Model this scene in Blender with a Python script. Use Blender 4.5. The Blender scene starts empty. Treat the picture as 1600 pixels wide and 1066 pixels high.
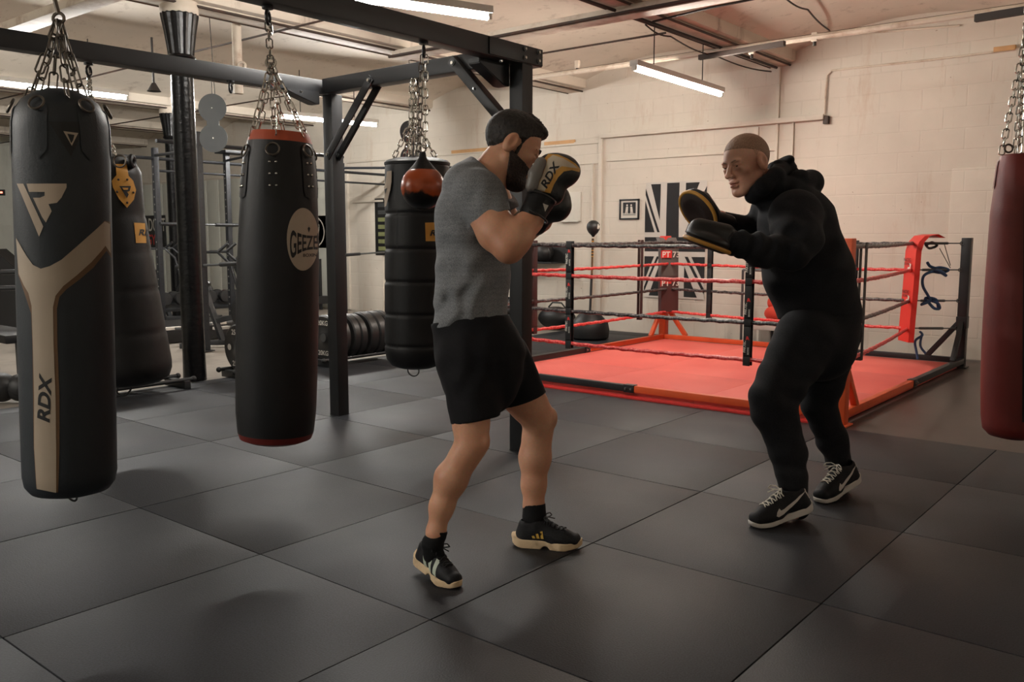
import bpy, bmesh, math, random
import numpy as np
from mathutils import Vector, Matrix, Quaternion
from mathutils.bvhtree import BVHTree

random.seed(7)
SC = bpy.context.scene
COL = SC.collection
PI = math.pi

# ------------------------------------------------------------------ camera
F_PX = 1372.4                                    # focal length for a 1600 px wide frame
CAM = np.array([4.0726, -2.0719, 1.3221])
CR = np.array([[0.7722, -0.0755*-1, -0.6309],    # rows: world axes, columns: right, down, forward
               [0.6354, -0.0908, 0.7668],
               [0.0006, -0.9930, -0.1181]])
_fw = CR[:, 2] / np.linalg.norm(CR[:, 2])
_rt = np.array([_fw[1], -_fw[0], 0.0]); _rt /= np.linalg.norm(_rt)
_dn = np.cross(_fw, _rt)
CR = np.stack([_rt, _dn, _fw], axis=1)
cam_data = bpy.data.cameras.new('camera')
cam_data.sensor_width = 36.0
cam_data.lens = F_PX / 1600.0 * 36.0
cam_data.clip_end = 100
cam = bpy.data.objects.new('camera', cam_data)
COL.objects.link(cam)
cam.matrix_world = Matrix(((_rt[0], -_dn[0], -_fw[0], CAM[0]),
                           (_rt[1], -_dn[1], -_fw[1], CAM[1]),
                           (_rt[2], -_dn[2], -_fw[2], CAM[2]),
                           (0, 0, 0, 1)))
SC.camera = cam

# ------------------------------------------------------------------ world and exposure
world = bpy.data.worlds.new('world')
SC.world = world
world.use_nodes = True
bg = world.node_tree.nodes['Background']
bg.inputs[0].default_value = (1.0, 0.97, 0.93, 1)
bg.inputs[1].default_value = 0.05
SC.view_settings.view_transform = 'Standard'
SC.view_settings.look = 'None'
SC.view_settings.exposure = 0.0
SC.view_settings.gamma = 1.0
SC.view_settings.use_curve_mapping = False
TUBE_STRENGTH = 14.0        # emission of the tubes themselves
LAMP_POWER = 62.0           # watts of each tube's light

# ------------------------------------------------------------------ measuring: a pixel plus a distance, plane or height gives a point
def ray(x, y):
    return CR @ np.array([(x - 800.0) / F_PX, (y - 533.0) / F_PX, 1.0])
def at(x, y, dep): return Vector(CAM + ray(x, y) * dep)
def on_z(x, y, z=0.0):
    d = ray(x, y); return Vector(CAM + d * ((z - CAM[2]) / d[2]))
def on_y(x, y, yy):
    d = ray(x, y); return Vector(CAM + d * ((yy - CAM[1]) / d[1]))
def on_x(x, y, xx):
    d = ray(x, y); return Vector(CAM + d * ((xx - CAM[0]) / d[0]))
def depth_of(p):
    return float(np.dot(np.array(p) - CAM, CR[:, 2]))
RIGHT, DOWN, FWD = Vector(_rt), Vector(_dn), Vector(_fw)

# ------------------------------------------------------------------ materials
def new_mat(name):
    m = bpy.data.materials.new(name); m.use_nodes = True
    nt = m.node_tree
    return m, nt, nt.nodes['Principled BSDF']
def srgb(r, g, b):
    def f(c):
        c /= 255.0
        return c / 12.92 if c <= 0.04045 else ((c + 0.055) / 1.055) ** 2.4
    return (f(r), f(g), f(b), 1.0)
def mat(name, col, rough=0.5, metal=0.0, var=0.12, vscale=8.0, bump=0.0, bscale=60.0, spec=0.5, dirt=None, dirt_amt=0.5, dscale=3.0, sheen=0.0, coat=0.0):
    """A procedural material: base colour with noise variation, optional dirt patches and bump."""
    m, nt, b = new_mat(name)
    N, L = nt.nodes, nt.links
    tc = N.new('ShaderNodeTexCoord')
    no = N.new('ShaderNodeTexNoise'); no.inputs['Scale'].default_value = vscale; no.inputs['Detail'].default_value = 5
    L.new(tc.outputs['Object'], no.inputs['Vector'])
    mx = N.new('ShaderNodeMix'); mx.data_type = 'RGBA'
    c = col
    mx.inputs[6].default_value = (c[0] * (1 - var), c[1] * (1 - var), c[2] * (1 - var), 1)
    mx.inputs[7].default_value = (min(1, c[0] * (1 + var)), min(1, c[1] * (1 + var)), min(1, c[2] * (1 + var)), 1)
    L.new(no.outputs['Fac'], mx.inputs[0])
    out = mx.outputs[2]
    if dirt is not None:
        n2 = N.new('ShaderNodeTexNoise'); n2.inputs['Scale'].default_value = dscale; n2.inputs['Detail'].default_value = 8; n2.inputs['Roughness'].default_value = 0.65
        L.new(tc.outputs['Object'], n2.inputs['Vector'])
        cr = N.new('ShaderNodeValToRGB'); cr.color_ramp.elements[0].position = 0.5; cr.color_ramp.elements[1].position = 0.72
        cr.color_ramp.elements[1].color = (dirt_amt, dirt_amt, dirt_amt, 1)
        cr.color_ramp.elements[0].color = (0, 0, 0, 1)
        L.new(n2.outputs['Fac'], cr.inputs[0])
        m2 = N.new('ShaderNodeMix'); m2.data_type = 'RGBA'
        L.new(cr.outputs[0], m2.inputs[0]); L.new(out, m2.inputs[6]); m2.inputs[7].default_value = dirt
        out = m2.outputs[2]
    L.new(out, b.inputs['Base Color'])
    b.inputs['Roughness'].default_value = rough
    b.inputs['Metallic'].default_value = metal
    b.inputs['Specular IOR Level'].default_value = spec
    if sheen: b.inputs['Sheen Weight'].default_value = sheen
    if coat: b.inputs['Coat Weight'].default_value = coat; b.inputs['Coat Roughness'].default_value = 0.15
    if bump:
        n3 = N.new('ShaderNodeTexNoise'); n3.inputs['Scale'].default_value = bscale; n3.inputs['Detail'].default_value = 4
        L.new(tc.outputs['Object'], n3.inputs['Vector'])
        bp = N.new('ShaderNodeBump'); bp.inputs['Strength'].default_value = bump; bp.inputs['Distance'].default_value = 0.01
        L.new(n3.outputs['Fac'], bp.inputs['Height']); L.new(bp.outputs[0], b.inputs['Normal'])
    return m
def emit_mat(name, col, strength):
    m, nt, b = new_mat(name)
    b.inputs['Base Color'].default_value = (0.9, 0.9, 0.9, 1)
    b.inputs['Emission Color'].default_value = (*col[:3], 1)
    b.inputs['Emission Strength'].default_value = strength
    return m

# ------------------------------------------------------------------ mesh builder
class MB:
    """Collects shapes in world coordinates and links them as ONE mesh object."""
    def __init__(self):
        self.v, self.f, self.m, self.mats = [], [], [], []
    def mi(self, m):
        if m not in self.mats: self.mats.append(m)
        return self.mats.index(m)
    def add(self, vs, fs, m):
        o = len(self.v); k = self.mi(m)
        self.v += [Vector(v) for v in vs]
        for f in fs: self.f.append([o + i for i in f]); self.m.append(k)
        return self
    def box(self, lo, hi, m, bevel=0.0, mtx=None):
        bm = bmesh.new(); bmesh.ops.create_cube(bm, size=1.0)
        lo, hi = Vector(lo), Vector(hi); c, s = (lo + hi) / 2, hi - lo
        for v in bm.verts: v.co = Vector((v.co.x * s.x, v.co.y * s.y, v.co.z * s.z)) + c
        if bevel: bmesh.ops.bevel(bm, geom=bm.edges[:], offset=min(bevel, 0.45 * min(abs(s.x), abs(s.y), abs(s.z))), segments=2, affect='EDGES', profile=0.6)
        return self.from_bm(bm, m, mtx)
    def from_bm(self, bm, m, mtx=None):
        bm.verts.index_update()
        vs = [(mtx @ v.co) if mtx is not None else v.co.copy() for v in bm.verts]
        fs = [[v.index for v in f.verts] for f in bm.faces]
        bm.free()
        return self.add(vs, fs, m)
    def obox(self, a, b, w, h, m, up=(0, 0, 1), bevel=0.0):
        """A bar from a to b with a w (sideways) by h (along up) section."""
        a, b = Vector(a), Vector(b); d = b - a; L = d.length; d.normalize()
        u = Vector(up); s = d.cross(u)
        if s.length < 1e-6: u = Vector((1, 0, 0)); s = d.cross(u)
        s.normalize(); u = s.cross(d).normalized()
        M = Matrix(((d.x, s.x, u.x, a.x), (d.y, s.y, u.y, a.y), (d.z, s.z, u.z, a.z), (0, 0, 0, 1)))
        return self.box((0, -w / 2, -h / 2), (L, w / 2, h / 2), m, bevel, M)
    def tube(self, pts, r, m, n=10, caps=True, closed=False):
        pts = [Vector(p) for p in pts]; k = len(pts)
        rs = r if isinstance(r, (list, tuple)) else [r] * k
        ring, vs, fs = [], [], []
        t0 = (pts[1] - pts[0]).normalized()
        ref = Vector((0, 0, 1)) if abs(t0.z) < 0.9 else Vector((1, 0, 0))
        for i, p in enumerate(pts):
            if closed: t = (pts[(i + 1) % k] - pts[i - 1]).normalized()
            else: t = (pts[min(i + 1, k - 1)] - pts[max(i - 1, 0)]).normalized()
            x = (ref - t * ref.dot(t))
            if x.length < 1e-5: x = t.orthogonal()
            x.normalize(); ref = x; y = t.cross(x)
            for j in range(n):
                a = 2 * PI * j / n
                vs.append(p + (x * math.cos(a) + y * math.sin(a)) * rs[i])
        for i in range(k if closed else k - 1):
            for j in range(n):
                a, b = i * n, ((i + 1) % k) * n
                fs.append([a + j, a + (j + 1) % n, b + (j + 1) % n, b + j])
        if caps and not closed:
            fs.append(list(range(n - 1, -1, -1))); fs.append([(k - 1) * n + j for j in range(n)])
        return self.add(vs, fs, m)
    def cyl(self, a, b, r, m, n=16): return self.tube([a, b], r, m, n)
    def lathe(self, prof, m, c=(0, 0, 0), n=28, axis=None, caps=True, flute=None):
        """prof: list of (radius, height) along axis (default up) from c."""
        c = Vector(c); ax = Vector(axis or (0, 0, 1)).normalized()
        x = ax.orthogonal().normalized() if abs(ax.z) < 0.999 else Vector((1, 0, 0)); y = ax.cross(x)
        vs, fs = [], []
        for (r, h) in prof:
            for j in range(n):
                a = 2 * PI * j / n
                rr = r * (1 + (flute * (j % 2) if flute else 0))
                vs.append(c + ax * h + (x * math.cos(a) + y * math.sin(a)) * rr)
        for i in range(len(prof) - 1):
            for j in range(n):
                fs.append([i * n + j, i * n + (j + 1) % n, (i + 1) * n + (j + 1) % n, (i + 1) * n + j])
        if caps:
            fs.append(list(range(n - 1, -1, -1))); fs.append([(len(prof) - 1) * n + j for j in range(n)])
        return self.add(vs, fs, m)
    def ball(self, c, r, m, n=20, sc=(1, 1, 1)):
        bm = bmesh.new(); bmesh.ops.create_uvsphere(bm, u_segments=n, v_segments=n // 2 + 2, radius=1.0)
        c = Vector(c)
        for v in bm.verts: v.co = Vector((v.co.x * r * sc[0], v.co.y * r * sc[1], v.co.z * r * sc[2])) + c
        return self.from_bm(bm, m)
    def ring(self, c, R, r, m, normal=(0, 0, 1), n=20, k=8, stretch=(1, 1), xdir=None):
        nn = Vector(normal).normalized()
        x = Vector(xdir) if xdir is not None else nn.orthogonal()
        x = (x - nn * x.dot(nn)).normalized(); y = nn.cross(x); c = Vector(c)
        pts = [c + x * (math.cos(2 * PI * i / n) * R * stretch[0]) + y * (math.sin(2 * PI * i / n) * R * stretch[1]) for i in range(n)]
        return self.tube(pts, r, m, k, closed=True)
    def chain(self, a, b, m, link=0.045, w=0.013, r=0.0035, twist=0.0):
        a, b = Vector(a), Vector(b); d = b - a; L = d.length; d.normalize()
        pitch = link - 2.2 * r; n = max(1, int(round(L / pitch)))
        s1 = d.orthogonal().normalized(); s1 = Quaternion(d, twist) @ s1; s2 = d.cross(s1)
        for i in range(n):
            c = a + d * (L * (i + 0.5) / n); s = s1 if i % 2 == 0 else s2
            hl = L / n / 2 + 1.1 * r - w * 0.5
            pts = []
            for q in range(5): t = -PI / 2 + PI * q / 4; pts.append(c + d * (hl + math.cos(t) * w * 0.5) + s * (math.sin(t) * w))
            for q in range(5): t = PI / 2 + PI * q / 4; pts.append(c + d * (-hl + math.cos(t) * w * 0.5) + s * (math.sin(t) * w))
            self.tube(pts, r, m, 5, closed=True)
        return self
    def prism(self, outline, thick, m, o=(0, 0, 0), x=(1, 0, 0), y=(0, 0, 1), bevel=0.0):
        """A 2D outline (list of (u, v)) in the plane x, y at o, thickened along x cross y."""
        o, x, y = Vector(o), Vector(x).normalized(), Vector(y).normalized(); nrm = x.cross(y)
        bm = bmesh.new()
        vs = [bm.verts.new(o + x * u + y * v) for u, v in outline]
        f = bm.faces.new(vs)
        r = bmesh.ops.extrude_face_region(bm, geom=[f])
        for g in r['geom']:
            if isinstance(g, bmesh.types.BMVert): g.co += nrm * thick
        bmesh.ops.recalc_face_normals(bm, faces=bm.faces[:])
        if bevel: bmesh.ops.bevel(bm, geom=bm.edges[:], offset=bevel, segments=2, affect='EDGES')
        bmesh.ops.triangulate(bm, faces=[f for f in bm.faces if len(f.verts) > 4])
        return self.from_bm(bm, m)
    def decal(self, poly, m, target, mapper, step, eps=0.0015):
        """Print a flat 2D mesh (verts, faces) on the surface target: mapper(u, v) gives (origin, direction) of the line along which
        the print is pressed on."""
        vs, fs = poly
        bm = bmesh.new()
        bv = [bm.verts.new((p[0], p[1], 0)) for p in vs]
        for f in fs:
            try: bm.faces.new([bv[i] for i in f])
            except ValueError: pass
        bmesh.ops.triangulate(bm, faces=bm.faces[:])
        xs = [p[0] for p in vs]; ys = [p[1] for p in vs]
        for ax, lo, hi in ((0, min(xs), max(xs)), (1, min(ys), max(ys))):
            k = int((hi - lo) / step)
            for i in range(1, k + 1):
                co = [0, 0, 0]; no = [0, 0, 0]; co[ax] = lo + i * (hi - lo) / (k + 1); no[ax] = 1
                bmesh.ops.bisect_plane(bm, geom=bm.verts[:] + bm.edges[:] + bm.faces[:], plane_co=co, plane_no=no)
        bm.verts.index_update()
        out, ok = [], []
        for v in bm.verts:
            o, d = mapper(v.co.x, v.co.y)
            h = target.ray_cast(o, d)
            if h[0] is None: out.append(Vector((0, 0, 0))); ok.append(False)
            else:
                nrm = h[1] if h[1].dot(d) < 0 else -h[1]
                out.append(h[0] + nrm * eps); ok.append(True)
        faces = []
        for f in bm.faces:
            ix = [v.index for v in f.verts]
            if all(ok[i] for i in ix):
                n = (out[ix[1]] - out[ix[0]]).cross(out[ix[2]] - out[ix[0]])
                o, d = mapper(f.verts[0].co.x, f.verts[0].co.y)
                faces.append(ix if n.dot(d) < 0 else ix[::-1])
        bm.free()
        if faces: self.add(out, faces, m)
        return self
    def tree(self):
        return BVHTree.FromPolygons([tuple(v) for v in self.v], self.f)
    def build(self, name, parent=None, pivot=None, label=None, smooth=40, kind=None, subsurf=0):
        me = bpy.data.meshes.new(name)
        base = Vector((0, 0, 0))
        if parent is not None:
            p = parent
            while p is not None: base += p.location; p = p.parent
        piv = Vector(pivot) if pivot is not None else (base if parent is not None else Vector((0, 0, 0)))
        me.from_pydata([tuple(v - piv) for v in self.v], [], self.f)
        for m in self.mats: me.materials.append(m)
        me.polygons.foreach_set('material_index', self.m)
        me.update()
        if smooth:
            me.polygons.foreach_set('use_smooth', [True] * len(me.polygons))
            me.set_sharp_from_angle(angle=math.radians(smooth))
        o = bpy.data.objects.new(name, me); COL.objects.link(o)
        if parent is not None: o.parent = parent; o.location = piv - base
        else: o.location = piv
        if label: o['label'] = label
        if kind: o['kind'] = kind
        if subsurf:
            s = o.modifiers.new('subsurf', 'SUBSURF'); s.levels = subsurf; s.render_levels = subsurf
        return o

def thing(name, label, cat, loc, group=None):
    o = bpy.data.objects.new(name, None); COL.objects.link(o)
    o.empty_display_size = 0.1
    o.location = Vector(loc); o['label'] = label; o['category'] = cat
    if group: o['group'] = group
    return o
def tag(o, label, cat, group=None):
    o['label'] = label; o['category'] = cat
    if group: o['group'] = group
    return o
def struct(o, label=None):
    o['kind'] = 'structure'
    if label: o['label'] = label
    return o
def dup(root, loc, label, group=None):
    r = root.copy(); COL.objects.link(r); r.location = Vector(loc); r['label'] = label
    if group: r['group'] = group
    for ch in list(root.children):
        c = ch.copy(); COL.objects.link(c); c.parent = r
        for g in list(ch.children):
            d = g.copy(); COL.objects.link(d); d.parent = c
    return r

_txt = {}
def text2d(s, height=1.0, shear=0.0, bold=0.0, spacing=1.0, wide=1.0, font_h=0.73):
    """The letters of s as a flat mesh: (verts, faces), centred on x = 0, baseline at y = 0, cap height = height."""
    cu = bpy.data.curves.new('letters', 'FONT'); cu.body = s; cu.shear = shear; cu.offset = bold; cu.space_character = spacing
    cu.resolution_u = 4
    ob = bpy.data.objects.new('letters', cu); COL.objects.link(ob)
    dg = bpy.context.evaluated_depsgraph_get(); dg.update()
    me = bpy.data.meshes.new_from_object(ob.evaluated_get(dg))
    vs = [(v.co.x, v.co.y) for v in me.vertices]; fs = [list(p.vertices) for p in me.polygons]
    bpy.data.objects.remove(ob); bpy.data.curves.remove(cu); bpy.data.meshes.remove(me)
    x0, x1 = min(v[0] for v in vs), max(v[0] for v in vs)
    k = height / font_h
    return [((v[0] - (x0 + x1) / 2) * k * wide, v[1] * k) for v in vs], fs
def poly2d(pts): return [tuple(p) for p in pts], [list(range(len(pts)))]
def disc2d(cx, cy, r, n=28): return poly2d([(cx + r * math.cos(2 * PI * i / n), cy + r * math.sin(2 * PI * i / n)) for i in range(n)])
def ring2d(cx, cy, r0, r1, n=32):
    vs = [(cx + r * math.cos(2 * PI * i / n), cy + r * math.sin(2 * PI * i / n)) for r in (r0, r1) for i in range(n)]
    return vs, [[i, (i + 1) % n, n + (i + 1) % n, n + i] for i in range(n)]
def xf(poly, ox, oy, ux, uy, vx, vy):
    return [(ox + a * ux + b * vx, oy + a * uy + b * vy) for a, b in poly[0]], poly[1]
def px_map(u, v):                      # along the line of sight through a pixel of the photograph
    return Vector(CAM), Vector(ray(u, v)).normalized()
def plane_map(o, x, y, n, back=1.0):   # press straight along -n on a plane at o
    o, x, y, n = Vector(o), Vector(x), Vector(y), Vector(n).normalized()
    return lambda u, v: (o + x * u + y * v + n * back, -n)
def flat_print(mb, poly, m, o, x, y, lift=0.0008):
    """A flat print lying on a flat face: o + x*u + y*v, lifted along x cross y."""
    o, x, y = Vector(o), Vector(x), Vector(y); n = x.cross(y).normalized()
    mb.add([o + x * a + y * b + n * lift for a, b in poly[0]], poly[1], m)
    return mb

# ------------------------------------------------------------------ shared materials
M = {}
M['black_steel'] = mat('black_steel', srgb(40, 41, 43), 0.42, 0.3, 0.15, 6, 0.03, 200)
M['grey_steel'] = mat('grey_steel', srgb(92, 94, 95), 0.45, 0.6, 0.15, 6)
M['chrome'] = mat('chrome', srgb(190, 186, 178), 0.25, 1.0, 0.15, 30)
M['dull_chain'] = mat('dull_chain', srgb(105, 98, 90), 0.4, 0.9, 0.25, 40)
M['bag_leather'] = mat('bag_leather', srgb(20, 20, 22), 0.5, 0, 0.18, 5, 0.08, 150, spec=0.36)
M['bag_leather_soft'] = mat('bag_leather_soft', srgb(17, 17, 18), 0.5, 0, 0.2, 5, 0.1, 120, spec=0.36)
M['charcoal_leather'] = mat('charcoal_leather', srgb(34, 39, 44), 0.5, 0, 0.15, 5, 0.1, 160, spec=0.4)
M['beige_leather'] = mat('beige_leather', srgb(160, 145, 127), 0.6, 0, 0.1, 6, 0.05, 120)
M['gold_leather'] = mat('gold_leather', srgb(196, 140, 54), 0.55, 0, 0.12, 8, 0.05, 120)
M['brown_edge'] = mat('brown_edge', srgb(96, 68, 40), 0.6, 0, 0.12, 8)
M['orange_vinyl'] = mat('orange_vinyl', srgb(168, 70, 36), 0.5, 0, 0.12, 8)
M['red_vinyl'] = mat('red_vinyl', srgb(106, 28, 20), 0.5, 0, 0.15, 4, 0.08, 120, dirt=srgb(60, 20, 16), dirt_amt=0.5)
M['white_print'] = mat('white_print', srgb(205, 200, 190), 0.7, 0, 0.06, 20)
M['cream_print'] = mat('cream_print', srgb(176, 160, 142), 0.7, 0, 0.06, 20)
M['black_print'] = mat('black_print', srgb(18, 18, 19), 0.6, 0, 0.1, 20)
M['red_print'] = mat('red_print', srgb(200, 42, 36), 0.6, 0, 0.1, 20)
M['black_rubber'] = mat('black_rubber', srgb(24, 24, 25), 0.5, 0, 0.2, 10, 0.05, 150)
M['black_plastic'] = mat('black_plastic', srgb(22, 22, 23), 0.4, 0, 0.15, 10)
M['ring_orange'] = mat('ring_orange', srgb(210, 84, 38), 0.45, 0, 0.1, 5, 0.02, 80, dirt=srgb(130, 60, 35), dirt_amt=0.4)
M['ring_red'] = mat('ring_red', srgb(200, 44, 40), 0.5, 0, 0.15, 30, 0.1, 60)
M['wood'] = mat('wood', srgb(196, 152, 104), 0.65, 0, 0.2, 12)
M['white_metal'] = mat('white_metal', srgb(200, 196, 188), 0.5, 0, 0.06, 6)
M['paper'] = mat('paper', srgb(205, 198, 188), 0.8, 0, 0.05, 6)
M['black_cloth'] = mat('black_cloth', srgb(20, 20, 23), 0.85, 0, 0.2, 14, 0.1, 300, sheen=0.1)

# ================================================================== the setting
def floor_mat_material():
    m, nt, b = new_mat('rubber_mat')
    N, L = nt.nodes, nt.links
    tc = N.new('ShaderNodeTexCoord')
    big = N.new('ShaderNodeTexNoise'); big.inputs['Scale'].default_value = 0.9; big.inputs['Detail'].default_value = 6; big.inputs['Roughness'].default_value = 0.6
    L.new(tc.outputs['Object'], big.inputs['Vector'])
    sp = N.new('ShaderNodeTexNoise'); sp.inputs['Scale'].default_value = 160; sp.inputs['Detail'].default_value = 2
    L.new(tc.outputs['Object'], sp.inputs['Vector'])
    r1 = N.new('ShaderNodeValToRGB'); r1.color_ramp.elements[0].position = 0.25; r1.color_ramp.elements[0].color = (0.0074, 0.0085, 0.0115, 1)
    r1.color_ramp.elements[1].position = 0.8; r1.color_ramp.elements[1].color = (0.0185, 0.0205, 0.0262, 1)
    L.new(big.outputs['Fac'], r1.inputs[0])
    r2 = N.new('ShaderNodeValToRGB'); r2.color_ramp.elements[0].position = 0.35; r2.color_ramp.elements[0].color = (0.55, 0.55, 0.55, 1)
    r2.color_ramp.elements[1].position = 0.7; r2.color_ramp.elements[1].color = (1.5, 1.5, 1.5, 1)
    L.new(sp.outputs['Fac'], r2.inputs[0])
    mu = N.new('ShaderNodeMix'); mu.data_type = 'RGBA'; mu.blend_type = 'MULTIPLY'; mu.inputs[0].default_value = 1
    L.new(r1.outputs[0], mu.inputs[6]); L.new(r2.outputs[0], mu.inputs[7]); L.new(mu.outputs[2], b.inputs['Base Color'])
    rr = N.new('ShaderNodeMapRange'); rr.inputs[3].default_value = 0.42; rr.inputs[4].default_value = 0.7
    L.new(big.outputs['Fac'], rr.inputs[0]); L.new(rr.outputs[0], b.inputs['Roughness'])
    b.inputs['Specular IOR Level'].default_value = 0.42
    bp = N.new('ShaderNodeBump'); bp.inputs['Strength'].default_value = 0.3; bp.inputs['Distance'].default_value = 0.004
    L.new(sp.outputs['Fac'], bp.inputs['Height']); L.new(bp.outputs[0], b.inputs['Normal'])
    return m
M['rubber_mat'] = floor_mat_material()
M['concrete'] = mat('concrete', srgb(150, 142, 132), 0.42, 0, 0.15, 2.0, 0.05, 40, dirt=srgb(88, 80, 74), dirt_amt=0.7, dscale=1.4)
M['dark_vinyl'] = mat('dark_vinyl', srgb(66, 56, 52), 0.36, 0, 0.2, 1.6, 0.06, 12, dirt=srgb(50, 44, 42), dirt_amt=0.7, dscale=2.2)

def wall_material(name, base, stain, brick=0.5, stain_amt=0.5):
    m, nt, b = new_mat(name)
    N, L = nt.nodes, nt.links
    tc = N.new('ShaderNodeTexCoord')
    sep = N.new('ShaderNodeSeparateXYZ'); L.new(tc.outputs['Object'], sep.inputs[0])
    cmb = N.new('ShaderNodeCombineXYZ')
    ad = N.new('ShaderNodeMath'); ad.operation = 'ADD'; L.new(sep.outputs[0], ad.inputs[0]); L.new(sep.outputs[1], ad.inputs[1])
    L.new(ad.outputs[0], cmb.inputs[0]); L.new(sep.outputs[2], cmb.inputs[1])
    n1 = N.new('ShaderNodeTexNoise'); n1.inputs['Scale'].default_value = 1.1; n1.inputs['Detail'].default_value = 9; n1.inputs['Roughness'].default_value = 0.62
    L.new(tc.outputs['Object'], n1.inputs['Vector'])
    r1 = N.new('ShaderNodeValToRGB'); r1.color_ramp.elements[0].position = 0.3; r1.color_ramp.elements[1].position = 0.75
    r1.color_ramp.elements[0].color = tuple(c * 0.86 for c in base[:3]) + (1,); r1.color_ramp.elements[1].color = base
    L.new(n1.outputs['Fac'], r1.inputs[0])
    # streaky stains running down the wall
    mp = N.new('ShaderNodeMapping'); mp.inputs['Scale'].default_value = (2.4, 2.4, 0.5); L.new(tc.outputs['Object'], mp.inputs['Vector'])
    n2 = N.new('ShaderNodeTexNoise'); n2.inputs['Scale'].default_value = 1.6; n2.inputs['Detail'].default_value = 10; n2.inputs['Roughness'].default_value = 0.72
    L.new(mp.outputs[0], n2.inputs['Vector'])
    r2 = N.new('ShaderNodeValToRGB'); r2.color_ramp.elements[0].position = 0.56; r2.color_ramp.elements[0].color = (0, 0, 0, 1)
    r2.color_ramp.elements[1].position = 0.78; r2.color_ramp.elements[1].color = (stain_amt,) * 3 + (1,)
    L.new(n2.outputs['Fac'], r2.inputs[0])
    mx = N.new('ShaderNodeMix'); mx.data_type = 'RGBA'; L.new(r2.outputs[0], mx.inputs[0]); L.new(r1.outputs[0], mx.inputs[6]); mx.inputs[7].default_value = stain
    # small chips
    n3 = N.new('ShaderNodeTexNoise'); n3.inputs['Scale'].default_value = 22; n3.inputs['Detail'].default_value = 3
    L.new(tc.outputs['Object'], n3.inputs['Vector'])
    r3 = N.new('ShaderNodeValToRGB'); r3.color_ramp.elements[0].position = 0.735; r3.color_ramp.elements[0].color = (0, 0, 0, 1)
    r3.color_ramp.elements[1].position = 0.76; r3.color_ramp.elements[1].color = (0.6, 0.6, 0.6, 1)
    L.new(n3.outputs['Fac'], r3.inputs[0])
    m2 = N.new('ShaderNodeMix'); m2.data_type = 'RGBA'; L.new(r3.outputs[0], m2.inputs[0]); L.new(mx.outputs[2], m2.inputs[6]); m2.inputs[7].default_value = tuple(c * 0.35 for c in stain[:3]) + (1,)
    L.new(m2.outputs[2], b.inputs['Base Color'])
    b.inputs['Roughness'].default_value = 0.7; b.inputs['Specular IOR Level'].default_value = 0.3
    br = N.new('ShaderNodeTexBrick'); br.inputs['Scale'].default_value = 1.0
    br.inputs['Mortar Size'].default_value = 0.008; br.inputs['Mortar Smooth'].default_value = 0.6; br.inputs['Brick Width'].default_value = 0.45; br.inputs['Row Height'].default_value = 0.225
    br.inputs['Color1'].default_value = (1, 1, 1, 1); br.inputs['Color2'].default_value = (0.9, 0.9, 0.9, 1); br.inputs['Mortar'].default_value = (0, 0, 0, 1)
    L.new(cmb.outputs[0], br.inputs['Vector'])
    hm = N.new('ShaderNodeMath'); hm.operation = 'MULTIPLY_ADD'; hm.inputs[1].default_value = brick
    L.new(br.outputs['Color'], hm.inputs[0]); L.new(n1.outputs['Fac'], hm.inputs[2])
    bp = N.new('ShaderNodeBump'); bp.inputs['Strength'].default_value = 0.5; bp.inputs['Distance'].default_value = 0.012
    L.new(hm.outputs[0], bp.inputs['Height']); L.new(bp.outputs[0], b.inputs['Normal'])
    return m
M['wall_paint'] = wall_material('wall_paint', srgb(214, 205, 192), srgb(166, 124, 90), 0.35, 0.5)
M['wall_grey'] = wall_material('wall_grey', srgb(206, 206, 196), srgb(150, 146, 132), 0.15, 0.4)
M['ceiling_paint'] = wall_material('ceiling_paint', srgb(214, 203, 188), srgb(92, 62, 44), 0.0, 0.75)
M['old_paint'] = mat('old_paint', srgb(206, 194, 178), 0.6, 0, 0.08, 5, dirt=srgb(140, 105, 78), dirt_amt=0.7, dscale=4)
M['rusty_steel'] = mat('rusty_steel', srgb(62, 50, 44), 0.6, 0.2, 0.25, 6, dirt=srgb(96, 58, 36), dirt_amt=0.7)
M['cable'] = mat('cable', srgb(44, 38, 35), 0.6, 0, 0.2, 8)
M['gloss_black'] = mat('gloss_black', srgb(15, 15, 16), 0.26, 0, 0.2, 8, 0.35, 22, spec=0.28, coat=0.0)

YW = 8.4                                     # the back wall
XL, XR, YF = -17.5, 6.6, -7.0                # left, right and front walls
def mats_region(mb, x0, x1, y0, y1):
    g = 0.0016
    for i in range(int(x0), int(x1)):
        for j in range(int(y0), int(y1)):
            lo = (max(i, x0) + g, max(j, y0) + g, -0.012); hi = (min(i + 1, x1) - g, min(j + 1, y1) - g, 0.0)
            mb.box(lo, hi, M['rubber_mat'], 0.003)
mb = MB()
for i in range(-4, 7):
    for j in range(-7, 4):
        x0, x1 = max(i, -3.22), min(i + 1, XR)
        if x1 - x0 < 0.02: continue
        jit = 0.0012
        g = 0.0024
        y0, y1 = max(j, YF), j + 1
        mb.box((x0 + g + random.uniform(-jit, jit), y0 + g, -0.012), (x1 - g, y1 - g + random.uniform(-jit, jit), random.uniform(-0.0008, 0.0)), M['rubber_mat'], 0.0025)
for i in range(-4, -1):
    for j in range(4, 9):
        x0, x1, y1 = max(i, -3.22), min(i + 1, -1.62), min(j + 1, 8.38)
        mb.box((x0 + 0.002, j + 0.002, -0.012), (x1 - 0.002, y1 - 0.002, 0.0), M['rubber_mat'], 0.0025)
struct(mb.build('floor_mat'), 'black rubber gym tiles laid edge to edge over the floor')
mb = MB(); mb.box((XL, YF, -0.12), (XR, YW, -0.0125), M['concrete'])
struct(mb.build('floor'), 'bare grey concrete floor beyond the rubber tiles')
mb = MB(); mb.box((-1.55, 4.003, -0.0124), (XR, 8.39, -0.004), M['dark_vinyl'], 0.002)
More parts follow.
